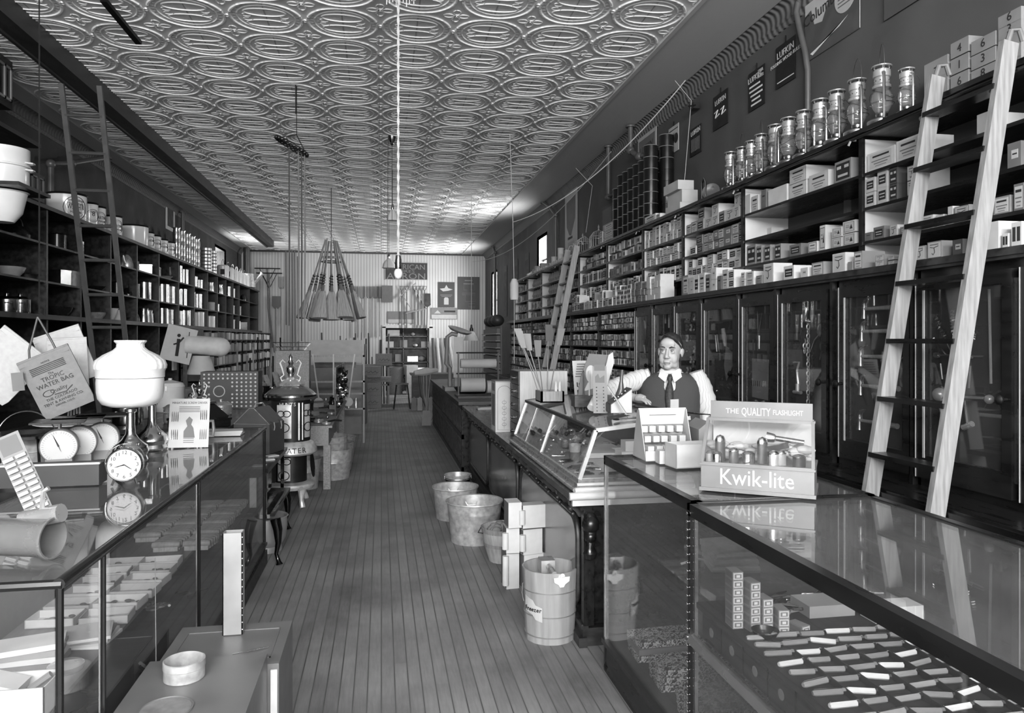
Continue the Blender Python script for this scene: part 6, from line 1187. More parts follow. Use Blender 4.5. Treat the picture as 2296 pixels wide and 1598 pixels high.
lshelf(0,2.70,[(30,'kettle',.14,.14,dkmetal),(128,'can',.09,.16,dkmetal),(160,'kettle',.12,.18,chrome),(175,'can',.06,.15,tin),(215,'pan',.16,.07,tinb),(232,'pan',.15,.05,tin),(262,'kettle',.08,.14,iron),(285,'kettle',.1,.2,tin),(298,'can',.08,.13,dkmetal),(325,'box',.1,.14,tin),(344,'box',.1,.14,tin),(366,'pan',.14,.06,tin),(385,'kettle',.1,.26,tin),(398,'can',.08,.3,tinb),(412,'can',.08,.27,tinb),(424,'can',.08,.22,tinb),(433,'can',.08,.2,tin),(446,'can',.07,.17,tinb),(458,'can',.07,.17,tinb),(472,'pitcher',.07,.2,tin),(481,'pitcher',.07,.2,tinb),(493,'pitcher',.07,.22,tinb),(500,'pitcher',.07,.22,tin),(512,'can',.07,.24,tinb),(520,'can',.07,.22,enamel),(530,'can',.07,.2,tinb),(545,'kettle',.08,.16,dkmetal)],'upper left shelf')
lshelf(0,1.956,[(15,'pot',.10,.13,chrome),(45,'pot',.09,.14,chrome),(125,'basin',.17,.11,dkmetal),(150,'basin',.14,.10,iron),(215,'basin',.12,.09,enamelg),(237,'basin',.15,.16,enamel),(255,'basin',.14,.15,enamel),(285,'pan',.12,.06,iron),(298,'kettle',.09,.14,iron),(322,'pitcher',.08,.22,tinb),(333,'pitcher',.07,.2,tin),(363,'can',.09,.26,tinb),(376,'can',.09,.25,tin),(388,'can',.09,.27,tinb),(397,'can',.09,.25,tin),(412,'can',.12,.28,tinb),(430,'can',.10,.26,paper),(446,'can',.10,.29,enamel),(470,'can',.11,.24,enamel),(478,'can',.09,.22,tin),(495,'kettle',.1,.14,iron),(512,'box',.12,.22,paper),(527,'box',.1,.2,tin),(545,'box',.1,.2,dkmetal)],'ledge of the left shelves')
# big enamel boilers and labelled pails on the top board
def drum(px_,r1,h,label,txt=None,lid=True,m=enamel,x=None,sc=1,dep=.0):
    x=x or XS-.06-r1; p=atx(px_,560,x); t=thing('enamel_boiler' if r1>.14 else 'labelled_pail',label,'boiler' if r1>.14 else 'pail',(x,p.y,LT+.001),0,'white enamel wares on the left top board')
    ob('body',B().lathe([(.0001,0),(r1*.96,0),(r1,.02),(r1,h),(r1+.008,h+.004),(r1+.002,h+.01),(.0001,h+.012)],28),m,t)
    if lid: ob('dark_rim',B().lathe([(r1+.003,h-.012),(r1+.01,h),(r1+.004,h+.012),(r1-.02,h+.014)],28,cap=False),dkmetal,t)
    if txt:
        # printed badge facing the aisle and the camera
        a=-.75; cx,cy=r1*cos(a),r1*sin(a); d=Vector((-sin(a),cos(a),0)); nn=Vector((cos(a),sin(a),0))
        b=B(); hh=h*.5; R=min(h*.40,r1*.75)
        def cyl(u,v,o=.0025):   # wrap on the cylinder
            aa=a+u/r1; return ((r1+o)*cos(aa),(r1+o)*sin(aa),hh+v)
        b.tube([cyl(R*cos(q),R*sin(q)) for q in [2*pi*k/28 for k in range(28)]],.0035 if r1>.14 else .0028,4,cl=True); b.tube([cyl(R*.8*cos(q),R*.8*sin(q)) for q in [2*pi*k/28 for k in range(28)]],.0015,4,cl=True)
        for (tx,s_,v) in txt:
            vs,fs=fontmesh(tx,.001,'CENTER'); xs=[q[0] for q in vs]; wd=(max(xs)-min(xs)); k_=min(s_,R*1.45/wd)
            b.add([cyl(q[0]*k_,v*R*.8+q[1]*s_,.0025+q[2]) for q in vs],fs)
        ob('printed_badge',b,ink,t,False)
    return t
drum(150,.21,.33,'largest white boiler with a round printed badge, top left board',[('WASH 8',.085,-.18),('High Grade',.04,.35),('THE WORLDS',.03,.7),('MARTIN',.035,-.6)])
drum(200,.10,.30,'slim white labelled pail right of the largest boiler',[('8',.08,-.1),('BEST',.03,.5)]); drum(216,.11,.30,'white pail with a dark curved badge, second of the row',[('MARTIN',.06,-.1),('OMAHA',.04,-.7)]); drum(252,.12,.28,'white pail with dark curved badge under the ladder rung',[('MARTIN',.05,-.1),('OMAHA',.035,-.7)])
drum(300,.20,.32,'second large plain white boiler midway along the top board',None); drum(330,.10,.27,'white pail with badge beside the second boiler',[('MARTIN',.05,-.1)]); drum(346,.10,.27,'white badge pail, fourth of the row',[('MARTIN',.05,-.1)]); drum(362,.10,.26,'white badge pail, fifth of the row',[('MARTIN',.05,-.1)]); drum(378,.10,.27,'white badge pail next to the bright pitchers',[('MARTIN',.05,-.1)])
for k,px_ in enumerate((396,408,420,431,441)):
    p=atx(px_,570,-3.52); t=thing('nested_pitchers','tall bright stack of nested pitchers, %s from the near end'%ORD[k],'pitcher stack',(-3.52,p.y,LT+.001),0,'bright pitcher stacks on the left top board')
    for q in range(4): ob('pitcher',B().lathe([(.0001,0),(.062,0),(.066,.10),(.055,.16),(.066,.19),(.06,.19)],14,(0,0,q*.13)),tinb if q%2 else chrome,t)
for k,px_ in enumerate((462,474)):
    p=atx(px_,570,-3.5); b=B()
    for q in range(7): b.lathe([(.10,q*.07),(.11,q*.07+.01),(.11,q*.07+.055),(.10,q*.07+.06)],18)
    one('nested_cans',b,tin,'tall ribbed stack of tins, %s one past the pitchers'%['nearer','farther'][k],'tin stack',(-3.5,p.y,LT+.001))
for k,px_ in enumerate((500,512,522,531,540,548)): 
    p=atx(px_,600,-3.5); t=thing('cream_can','white lidded can with a wire bail, %s past the tin stacks'%ORD[k],'can',(-3.5,p.y,LT+.001),0,'white cans at the far end of the left top board'); ob('body',B().lathe([(.0001,0),(.13,0),(.13,.27),(.10,.3),(.0001,.3)],18),enamel,t); ob('label_print',B().bx(-.03,-.135,.08,.06,-.128,.2),ink,t); ob('bail',B().tube([(.0,.13*cos(a),.3+.13*sin(a)) for a in [pi*q/10 for q in range(11)]],.005,5),steel,t)
t=thing('watering_can','white spouted can at the far end of the left top board','watering can',(-3.45,20.2,LT+.001)); ob('body',B().lathe([(.0001,0),(.2,0),(.17,.35),(.0001,.36)],18),galv,t); ob('spout',B().tube([(.15,0,.1),(.34,0,.33),(.38,0,.37)],[.05,.04,.08],10),galv,t)
# near left: big bowls and ovens at the frame edge
t=thing('white_steamer','large two-tier white enamel steamer at the left edge','steamer',(-3.12,7.15,0)); p=aty(5,500,7.0)
t.location=(p.x,7.0,0); z0=aty(5,420,7.0).z; 
b=B(); b.lathe([(.0001,z0),(.19,z0),(.20,z0+.02),(.20,z0+.17),(.215,z0+.175),(.215,z0+.185),(.205,z0+.19),(.205,z0+.33),(.0001,z0+.35)],30); ob('upper_tiers',b,enamel,t); z1=aty(5,498,7.0).z
ob('lower_bowl',B().lathe([(.0001,z1),(.09,z1),(.15,z1+.08),(.185,z1+.25),(.20,z1+.26),(.18,z1+.255)],30),enamel,t)
for z in (z0+.15,z0+.21): ob('handle',B().tube([(.20,-.05,z),(.245,-.02,z),(.245,.02,z),(.20,.05,z)],.008,7),enamel,t)
ob('dark_board',B().bx(-.35,-.3,z0-.03,.26,.3,z0),blkw,t); ob('wall_bracket',B().bx(-.6,-.03,z0-.04,-.3,.03,z0),blkw,t)
def oven(name,label,px0,py0,px1,py1,x):
    p=atx(px1,py1,x); zt=atx(px1,py0,x).z; yf=p.y; yn=atx(px0,py1,x).y
    t=thing(name,label,'oven',(x,yn,p.z)); h=zt-p.z; w_=abs(yf-yn)
    ob('oven_body',B().bx(-.35,0,0,0,w_,h),dkmetal,t); ob('window_frame',B().bx(0,w_*.1,h*.15,.012,w_*.9,h*.2).bx(0,w_*.1,h*.8,.012,w_*.9,h*.85).bx(0,w_*.1,h*.15,.012,w_*.16,h*.85).bx(0,w_*.84,h*.15,.012,w_*.9,h*.85).bx(0,w_*.46,h*.15,.012,w_*.54,h*.85),greyp,t); return t
o=oven('portable_oven','dark portable oven with twin windows on the left top board',66,360,100,420,-3.35); o.location.z=LT+.001
oven('portable_oven','dark twin-windowed oven stacked high at the left edge',-10,140,28,248,-3.35)
one('wall_board',B().bx(-.6,0,0,.0,2.6,.04),blkw,'black upper board carrying the high stacked oven','shelf',(-3.36,5.5,3.62))
for i,(px_,lab) in enumerate([(383,'small pictorial card above the pitchers')]): 
    p=atx(px_,480,XL+.02); o=one('wall_card',B().bx(-.004,-.3,-.32,.004,.3,.32),paper,'small pale pictorial card on the left wall above the pitchers','sign',(XL+.01,p.y,p.z)); ob('printed_picture',B().bx(.004,-.2,-.25,.006,.2,.1),ink,o); ob('printed_heading',B().text("FORD'S",.13,frame((.005,0,.17),(0,1,0),(0,0,1))),ink,o)
elbow('dark pipe on the left wall above the shelving',[(-3.9,15.6,4.25),(-3.9,15.6,3.1)],.035); elbow('dark bent pipe high on the near left wall',[(-3.7,10.9,4.2),(-3.88,10.2,3.95),(-3.88,9.6,3.8),(-3.88,9.6,3.1)],.035)
elbow('thick dark pipe in the rear left corner',[(-3.75,21.8,4.3),(-3.75,21.8,.1)],.09)
ladder('rolling_ladder','dark slim ladder leaning against the ceiling beam at left',(-2.95,8.75,0),(-2.95,7.52,4.10),(.33,0,0),.045,.03,[.5,.83,1.16,1.5,1.83,2.16,2.5,2.83,3.16,3.5,3.83],mat('dark_ladder_wood',60,.35),mat('dark_ladder_wood',60,.35),False,.018,(1,0,0))
# below the left ledge
for k,(px0,px1,py0,py1,x,m,lb_) in enumerate([(225,256,735,800,-3.9,paper,'pale box standing deep under the left ledge'),(300,332,728,788,-3.9,kraft,'wide grey panel under the left ledge behind the lamp'),(133,155,732,752,-3.9,paper,'small framed label card under the left ledge'),(355,390,745,775,-3.9,mgcard,'grey carton under the left ledge right of the lamp'),(40,50,735,760,-3.9,white,'narrow white packet at far left under the ledge'),(385,392,750,830,-3.3,paper,'tall thin decorated carton beside the cutout display')]):
    A=atx(px0,py1,x);Bq=atx(px1,py0,x); b=B().bx(0,0,0,.03,Bq.y-A.y,max(.1,Bq.z-A.z)); one('carton' if k!=2 else 'label_card',b,m,lb_,'carton' if k!=2 else 'card',(x,A.y,A.z if 1 else .97))
# keep them standing on the counter or hung: boards behind reach down to the counter top
t=thing('cutout_display','pale cut-out display with a figure card and a white roll','display',tuple(aty(395,790,11.5))); zc=t.location.z
ob('figure_card',B().cb((.05,-.05,.12),(.42,.01,.52),0,Matrix.Rotation(.25,3,'Y')),paper,t); ob('figure_print',B().tube([(.02,-.06,-.05),(.04,-.06,.1),(.05,-.06,.2)],.025,6).tube([(-.02,-.06,.12),(.05,-.06,.14),(.12,-.06,.22)],.012,6).ball((.055,-.06,.25),.025,0,8).bar((.16,-.06,-.08),(.2,-.06,.3),.01,.01),ink,t); ob('white_roll',B().tube([(.15,0,.12),(.62,0,.08)],.14,16).ball((.62,0,.08),.14,0,14),white,t); ob('post',B().bx(.1,-.02,.97-zc,.16,.02,.0),blkw,t); ob('fringed_skirt',B().lathe([(.12,0),(.2,-.25),(.2,-.27)],16,(.35,0,-.05),cap=False),paper,t)
t=thing('glass_bowls','cluster of faceted glass dishes below the cutout display','dishes',tuple(aty(418,845,10.8))); [ob('dish',B().lathe([(.0001,0),(.06,.01),(.07,.12),(.065,.12)],10,(.12*k-.12,0,0),fl=.06,nf=10),tinb,t) for k in range(3)]; t.location.z=.9215
t=thing('bread_box','cream round lidded canister on the left rear counter','canister',tuple(aty(402,878,8.6))); b=B(); b.lathe([(.0001,0),(.15,0),(.15,.26),(.155,.27),(.13,.31),(.02,.34),(.02,.36),(.0001,.36)],26); ob('body',b,paper,t); ob('latch',B().bx(-.01,-.16,.22,.01,-.145,.28),tin,t)
def table(name,label,x0,y0,x1,y1,h,m,legs=True,th_=.04):
    t=thing(name,label,'table',(x0,y0,0)); ob('table_top',B().bx(0,0,h-th_,x1-x0,y1-y0,h),m,t)
    for x in(.04,x1-x0-.10):
        for y in (.04,y1-y0-.10): ob('leg',B().bx(x,y,0,x+.06,y+.06,h-th_),m,t)
    return t
table('display_table','dark display table in the left aisle crowded with wares',-2.5,6.9,-1.35,11.9,.92,dkwood)
bz=.921; cn=bpy.data.objects['bread_box']; cn.location=(-2.28,8.6,bz)
# pressure cookers, grinders, pans and irons on the display table
r=random.Random(21); k2=0
for k,(x,y,kind,r1,h,m) in enumerate([(-2.3,7.3,'pot',.13,.16,chrome),(-1.9,7.4,'pot',.12,.14,tin),(-2.4,7.9,'kettle',.12,.16,tin),(-1.6,7.5,'can',.07,.12,tin),(-2.0,8.0,'pan',.16,.05,steel),(-1.65,8.1,'pot',.11,.1,tin),(-2.3,9.3,'can',.09,.2,greyp),(-2.0,9.2,'pitcher',.08,.18,tin),(-1.6,8.9,'box',.1,.1,greyp),(-2.3,10.0,'box',.12,.14,kraft),(-1.9,10.1,'kettle',.1,.14,iron),(-1.55,9.6,'can',.07,.2,tinb),(-1.6,10.4,'pitcher',.08,.2,tin),(-2.2,10.9,'can',.1,.25,paper),(-1.8,11.2,'box',.14,.16,tin),(-1.5,11.3,'can',.06,.16,tin)]):
    pot((x,y,bz),r1,h,m,'wares on the dark display table','%s on the dark display table, %s from its near end'%(kind if kind!='box' else 'small box',ORD[k]),kind,r.uniform(0,6))
# perforated oven / radiant heater with trophy finial
t=thing('perforated_oven','black perforated sheet-metal oven door with round vent','oven',(-2.0,8.75,bz)); ob('box_body',B().bx(0,.0,0,.62,.3,.42),blk,t); b=B()
for i in range(12):
    for j in range(9):
        if (i-3.5)**2+(j-4)**2>7: b.lathe([(.0001,0),(.012,0),(.012,.003),(.0001,.003)],6,(.04+i*.05,-.001,.03+j*.045),0,(0,-1,0))
b.tube([(.2+.06*cos(a),-.006,.2+.06*sin(a)) for a in [2*pi*q/16 for q in range(16)]],.006,5,cl=True); ob('pierced_pattern',b,paper,t)['kind']='stuff'
def urn(par,c,s,m=chrome):
    x,y,z=c
    ob('finial',B().lathe([(.05*s,0),(.06*s,.02*s),(.03*s,.05*s),(.05*s,.10*s),(.075*s,.15*s),(.07*s,.2*s),(.03*s,.24*s),(.045*s,.28*s),(.02*s,.33*s),(.028*s,.37*s),(.0001,.42*s)],20,c),m,par)
    for s_ in(-1,1): ob('finial_handle',B().tube([(x+s_*.055*s,y,z+.02*s),(x+s_*.13*s,y,z+.0*s),(x+s_*.15*s,y,z+.05*s),(x+s_*.10*s,y,z+.09*s),(x+s_*.13*s,y,z+.20*s),(x+s_*.155*s,y,z+.27*s),(x+s_*.12*s,y,z+.32*s),(x+s_*.08*s,y,z+.28*s)],[.010*s,.014*s,.014*s,.010*s,.013*s,.015*s,.012*s,.008*s],8),mat('silvered_handle',210,.35,.3),par)
t=thing('radiant_heater','dark tapering gas heater crowned by a two-handled nickel urn','heater',(-1.58,6.65,0)); 
t.location=(-1.62,6.62,bz-.0); ob('skirt',B().lathe([(.27,0),(.27,.06),(.24,.10),(.10,.23),(.07,.25),(.0001,.25)],4,(0,0,.0)),dkmetal,t); ob('bright_bands',B().lathe([(.262,.05),(.28,.055),(.28,.075),(.25,.085)],4,cap=False).lathe([(.13,.21),(.15,.205),(.14,.225),(.11,.23)],4,cap=False),chrome,t); urn(t,(0,0,.25),.42)
t.location.z=.921; bpy.data.objects['radiant_heater'].location.y=7.05
# kitchen range with nickel bar and cabriole legs
st=thing('kitchen_range','black enamel range with curved legs behind the left showcase','stove',(-1.335,5.95,0)); en=mat('black_enamel',14,.08)
ob('top_slab',B().bx(0,0,.67,.47,1.2,.70).bx(.0,.0,.64,.45,1.2,.67),dkmetal,st)
for x,y in ((.03,.05),(.42,.05),(.03,1.1),(.42,1.1)): ob('column',B().bx(x,y,.34,x+.03,y+.03,.64),en,st)
ob('oven_body',B().bx(.02,.12,.40,.38,1.1,.64),en,st); ob('lower_shelf',B().bx(-.0,-.02,.335,.52,1.0,.36),dkmetal,st); ob('nickel_bar',B().bar((.47,-.08,.35),(.50,.55,.40),.05,.03,0),chrome,st)
for x,y in ((.56,-.12),(.02,.03),(.50,.95),(.02,.95)):
    ob('leg',B().tube([(x-.02,y,.34),(x,y-.01,.26),(x+.005,y-.02,.16),(x-.01,y-.02,.08),(x+.01,y-.03,.02),(x+.015,y-.035,.0)],[.04,.035,.022,.014,.017,.028],10),en,st)
ob('hanging_cloth',B().bx(.33,.02,.40,.38,.03,.63),white,st)
for k,(x,y) in enumerate([(-.95,6.10),(-.93,6.4),(-.93,6.6)]): one('parts_card',B().bx(-.05,-.04,0,.05,.04,.008),white,'pale leaflet on the black range top, %s from near end'%ORD[k],'leaflet',(x,y,.701),.3*k,'leaflets on the black range')
t=thing('lunch_oven','grey gable-roofed metal case with twin handles on the range','metal case',(-1.12,6.75,.7015)); gm=mat('grey_case_paint',70,.45); hw=.165; t.rotation_euler=(0,0,-.30)
ob('case_body',B().prism([(-hw,0),(hw,0),(hw,.26),(.02,.40),(-.02,.40),(-hw,.26)],0,.30,'xz'),gm,t); ob('lid_straps',B().bar((hw*.55,.06,.31),(hw+.004,.06,.262),.03,.006).bar((hw*.55,.22,.31),(hw+.004,.22,.262),.03,.006),leather,t); ob('handle',B().tube([(-.0,.05,.40),(.0,.08,.43),(.0,.2,.43),(.0,.25,.40)],.008,7),tin,t)
for k in (0,1): ob('latch',B().tube([(hw+.004,.08+.14*k,.27),(hw+.012,.08+.14*k,.23),(hw+.004,.085+.14*k,.2)],.005,6),tin,t)
ob('front_seam',B().tube([(-hw,-.002,.26),(-.02,-.002,.40),(.02,-.002,.40),(hw,-.002,.26)],.003,5).tube([(-hw+.004,-.002,.26),(hw-.004,-.002,.26)],.002,5),tin,t)
pt=thing('footed_pan','large dull brass pan on a foot ring under the range bar','pan',(-.93,6.22,0)); ob('body',B().lathe([(.0001,.02),(.12,.02),(.125,0),(.135,.0),(.13,.045),(.165,.10),(.178,.2),(.175,.27),(.185,.275),(.18,.28),(.168,.27),(.165,.12),(.0001,.06)],34),brass,pt); ob('contents',B().ball((.05,.05,.19),.06,0,10,(1.2,1,.8)).cb((-.04,-.03,.2),(.08,.1,.06)),kraft,pt)
# round heater
ht=thing('heating_stove','round cast-iron heater with ornate nickel trim and lettered skirt','stove',(-.93,7.95,0))
ob('fire_drum',B().lathe([(.165,.24),(.165,.55),(.19,.58),(.19,.62)],30).lathe([(.20,.64),(.20,1.08),(.22,1.10)],30),iron,ht)
ob('dome_top',B().lathe([(.22,1.10),(.25,1.12),(.255,1.14),(.235,1.16),(.20,1.19),(.13,1.22),(.10,1.23),(.0001,1.235)],34),mat('polished_dark_nickel',120,.22,.6),ht)
ob('dome_ring',B().lathe([(.235,1.085),(.262,1.115),(.262,1.135),(.245,1.15)],34,cap=False),chrome,ht)
b=B(); b.lathe([(.125,1.225),(.13,1.24),(.10,1.27),(.05,1.29),(.04,1.31)],24,fl=.10,nf=8); ob('pierced_crown',b,tin,ht); urn(ht,(0,0,1.275),.68,tinb)
sk=mat('worn_nickel_trim',190,.35,.35,.25,14); ob('lettered_skirt',B().lathe([(.20,.66),(.235,.64),(.262,.585),(.265,.54),(.24,.52),(.19,.52)],34,cap=False,fl=.02,nf=12),sk,ht)
def curve_text(par,tx,size,R,z,a0,m,tilt=.0,da=None):
    b=B(); wch=size*.68; n_=len(tx); da=da or wch/R
    for i,ch in enumerate(tx):
        a=a0+(i-(n_-1)/2)*da
        b.text(ch,size,frame((R*sin(a),-R*cos(a),z),(cos(a),sin(a),0),(sin(a)*tilt,-cos(a)*tilt,1)),0,.002)
    ob('raised_lettering',b,m,par,False)
curve_text(ht,'HEATER',.075,.268,.555,.16,ink,-.15); curve_text(ht,'HUNTS',.05,.237,1.03,-.0,sk,0)
def doorplate(z0,z1,a0,a1):
    b=B(); n_=8; vs=[];fs=[]
    for i in range(n_+1):
        a=a0+(a1-a0)*i/n_
        for R,z in ((.203,z0),(.215,z0),(.215,z1),(.203,z1)): vs.append((R*sin(a),-R*cos(a),z))
    for i in range(n_):
        for k in range(4): a=i*4; fs.append((a+k,a+4+k,a+4+(k+1)%4,a+(k+1)%4))
    b.add(vs,fs); o=ob('nickel_door',b,sk,ht); b=B(); am=(a0+a1)/2; zm=(z0+z1)/2
    for da_,dz,rr in ((-.14,.08,.03),(.14,.08,.03),(0,-.06,.045)): b.tube([((.218)*sin(am+da_+rr*1.2/.21*cos(q)),-(.218)*cos(am+da_+rr*1.2/.21*cos(q)),zm+dz+rr*sin(q)) for q in [2*pi*k/14 for k in range(14)]],.005,5,cl=True)
    ob('scroll_relief',b,iron,o)
doorplate(.70,1.04,-.55,.15); doorplate(.70,1.04,.85,1.2); doorplate(.27,.50,-.5,.1)
ob('door_bars',B().tube([(.217*sin(.5),-.217*cos(.5),.68),(.217*sin(.5),-.217*cos(.5),1.06)],.012,7).tube([(.217*sin(.68),-.217*cos(.68),.68),(.217*sin(.68),-.217*cos(.68),1.06)],.008,7),tin,ht)
ob('base_plate',B().lathe([(.165,.24),(.24,.22),(.25,.20),(.235,.17),(.15,.16),(.0001,.16)],30),sk,ht)
for a in (.55,-.55,pi-.5,pi+.5):
    ob('foot',B().tube([(.2*sin(a),-.2*cos(a),.20),(.26*sin(a),-.26*cos(a),.17),(.25*sin(a),-.25*cos(a),.08),(.28*sin(a),-.28*cos(a),.0)],[.03,.04,.022,.03],9),sk,ht)
ob('side_wing',B().lathe([(.0001,0),(.10,0),(.10,.006),(.0001,.006)],16,(.22,-.02,.4),0,(1,-.2,.1),sc=(.7,1.3)),dkmetal,ht)
# crate bench with tubs
bn=thing('crate_bench','rough crate bench topped with tools beside the heater','bench',(-1.05,8.6,0)); ob('crate_box',B().bx(0,0,.50,.46,1.4,.70),crate,bn); ob('bench_board',B().bx(0,0,.70,.50,3.6,.725),crate,bn)
for x,y in ((.40,.02),(.40,1.3),(.02,.02),(.40,3.2),(.02,3.2)): ob('post',B().bx(x,y,0,x+.08,y+.08,.5 if y<2 else .70),crate,bn)
for k,(y,rr) in enumerate([(9.35,.26),(9.93,.26),(10.5,.26)]):
    t=pail('wash_tub','galvanised wash tub beside the crate bench, %s from the heater'%ORD[k],(-.55+.27-.33,y,0.0),rr*.85,rr,.36,galv,False,'tub','wash tubs beside the crate bench')
for q in range(2): pail('wash_tub','galvanised tub nested on the first one, %s up'%ORD[q],(-.68,9.35,.07*(q+1)+.04),.27*.86,.27,.34,galv,False,'tub','nested wash tubs')
pail('wash_tub','pale galvanised pail between heater and crate post',(-.86,8.75,0),.14,.17,.34,galv,False,'tub')
r=random.Random(31)
for k in range(26):
    x,y=r.uniform(-.98,-.62),r.uniform(8.65,11.8); kd=k%5
    if kd==0: b=B().tube([(0,0,.01),(.08,.05,.02),(.16,.02,.015)],.012,6); n_,m=('iron_bar',iron)
    elif kd==1: b=B().lathe([(.04,0),(.055,.005),(.055,.02),(.04,.025),(.04,0)],14); n_,m=('ring',tin)
    elif kd==2: b=B().bx(-.06,-.04,0,.06,.04,.06); n_,m=('small_box',kraft)
    elif kd==3: b=B().tube([(0,0,0),(0,0,.1),(.03,0,.16)],[.025,.015,.03],8); n_,m=('fitting',dkmetal)
    else: b=B().tube([(-.1,0,.015),(.1,.02,.015)],.01,6).ball((.1,.02,.02),.02); n_,m=('wrench',steel)
    one(n_,b,m,'%s among the clutter on the crate bench'%{'iron_bar':'dark bent iron bar','ring':'round metal ring','small_box':'small grey box','fitting':'dark flared fitting','wrench':'short bright wrench'}[n_],n_.replace('_',' '),(x,y,.7255),r.uniform(0,6),n_.replace('_',' ')+' clutter on the crate bench')
# hanging chain of bright small wares on the aisle edge
for k in range(34):
    y=9.7+k*.071; z=r.uniform(.84,1.30)
    one('hanging_ware',B().lathe([(.0001,0),(.03,.005),(.045,.03),(.043,.032),(.028,.01),(.0001,.006)],12,ax=(1,-.3,r.uniform(-.5,.5))).tube([(0,0,0),(.0,.02,.09)],.005,5),[tinb,dkmetal,chrome][k%3],'small shining ladle or cup hung along the bench edge','kitchen ware',(-.566,y,z),r.uniform(-.6,.6),'small shining wares hung along the bench edge')
one('ware_rack_panel',B().bx(0,0,0,.02,2.5,.62),dkwood,'dark upright board behind the hung kitchen wares','board',(-.59,9.65,.7265))
# wire and wood racks with irons, baskets, funnels
rk=thing('wire_rack','pale wooden display rack hung with long-handled tools','rack',(-1.25,12.4,0)); 
for x in(0,.95): ob('rack_post',B().bx(x,0,0,x+.03,.03,1.45),oak,rk)
for z in (.55,1.0,1.42,.8): ob('rack_bar',B().bx(0,.0,z,.98,.025,z+.03),oak,rk)
for k in range(7): ob('bottle_peg',B().lathe([(.0001,0),(.03,0),(.03,.1),(.012,.14),(.012,.17)],10,(.12+k*.12,-.03,.58)),tin,rk)
for k,x in enumerate((.15,.38,.62)): one('long_handled_pan',B().bar((0,0,.0),(.10*(k-1),0,.75),.035,.02).lathe([(.03,0),(.075,.01),(.075,.03),(.03,.02)],18,(0,-.03,-.03),0,(0,-1,0)),white,'white long-handled tool with round end, %s on the pale rack'%ORD[k],'tool',(-1.25+x+.1,12.36,.72),0,'white long-handled tools on the rack')
t=thing('wire_basket','shallow oval wire basket above the heater','basket',tuple(aty(655,785,11.0)))
b=B()
for z,rr in ((0,.16),(.05,.2),(.11,.24)): b.tube([(rr*1.1*cos(a),rr*.6*sin(a),z) for a in [2*pi*q/20 for q in range(20)]],.005,5,cl=True)
for q in range(20): a=2*pi*q/20; b.tube([(.176*cos(a),.096*sin(a),0),(.264*cos(a),.144*sin(a),.11)],.003,4)
ob('wire_body',b,steel,t); ob('supporting_crate',B().bx(-.2,-.15,.9215-t.location.z,.25,.15,-.004),crate,t)
for k,(px_,py_,dx,dy) in enumerate([(612,845,-.12,.28),(630,850,-.1,.32),(655,840,-.16,.30),(575,855,-.15,.2)]): p=aty(px_,py_,10.6); p.z=.93; one('board_offcut',B().bar((0,0,0),(dx,.1,dy),.07,.02),oak,'pale slanting board in the left clutter, %s from the right'%ORD[3-k],'board',tuple(p))
t=thing('goods_case','open pale box of bottles behind the pale rack','box',(-1.3,13.6,0)); ob('box_body',B().bx(0,0,0,.95,.5,1.25),kraft,t); ob('sloping_lid',B().bar((.0,.0,1.25),(.1,.45,1.65),.06,.9) if 0 else B().prism([(0,1.25),(.5,1.25),(.5,1.7)],0,.95,'yz'),paper,t); ob('dark_opening',B().bx(.1,-.005,1.3,.85,.0,1.2),dkmetal,t)
# brooms hanging in a cone
Rg=random.Random(8); bc=Vector((-.85,13.04,0)); ztop=aty(742,535,13.04).z; zb=aty(742,722,13.04).z
bh=thing('broom_hanger','iron hanger and rod holding the cone of brooms','hanger',(bc.x,bc.y,ztop-.1)); ob('rod',B().tube([(0,0,0),(0,0,ZC-ztop+.1)],.006,6),iron,bh); ob('ring',B().tube([(.16*cos(a),.16*sin(a),-.30) for a in [2*pi*q/20 for q in range(20)]],.01,6,cl=True),iron,bh); ob('cross_bar',B().bx(-.15,-.012,-.24,.15,.012,-.2),iron,bh)
hb=B(); hb.tube([(0,0,0),(0,0,-.95)],.0125,7); hbm=mk('handle',hb,oak)
sb_=B(); sb_.tube([(0,0,-.60),(0,0,-.74),(0,0,-.92)],[.014,.022,.03],9); 
for q in range(5): sb_.tube([(.0,0,-.64-.05*q),(0,0,-.655-.05*q)],[.026,.026],9,1)
sbm=mk('twine_neck',sb_,[mgcard,dkmetal]); fb_=B(); fb_.lathe([(.035,-.90),(.065,-.96),(.085,-1.08),(.14,-1.38),(.135,-1.40),(.0001,-1.40)],18,sc=(1,.33),fl=.03,nf=9); fbm=mk('broom_head',fb_,straw)
for k in range(16):
    a=2*pi*k/16+.1; tl=.20+.12*(k%2)+.03*Rg.random(); o=thing('corn_broom','corn broom hanging in the cone, %s counted around it'%ORD[k],'broom',(bc.x+.10*cos(a),bc.y+.10*sin(a),ztop-.06*Rg.random()),0,'corn brooms hanging in a cone')
    d=Vector((sin(tl)*cos(a),sin(tl)*sin(a),-cos(tl))); q_=(-d).to_track_quat('Z','Y'); o.rotation_mode='QUATERNION'; o.rotation_quaternion=q_
    for nm,me in (('handle',hbm),('twine_neck',sbm),('broom_head',fbm)): c_=bpy.data.objects.new(nm,me); C.objects.link(c_); c_.parent=o
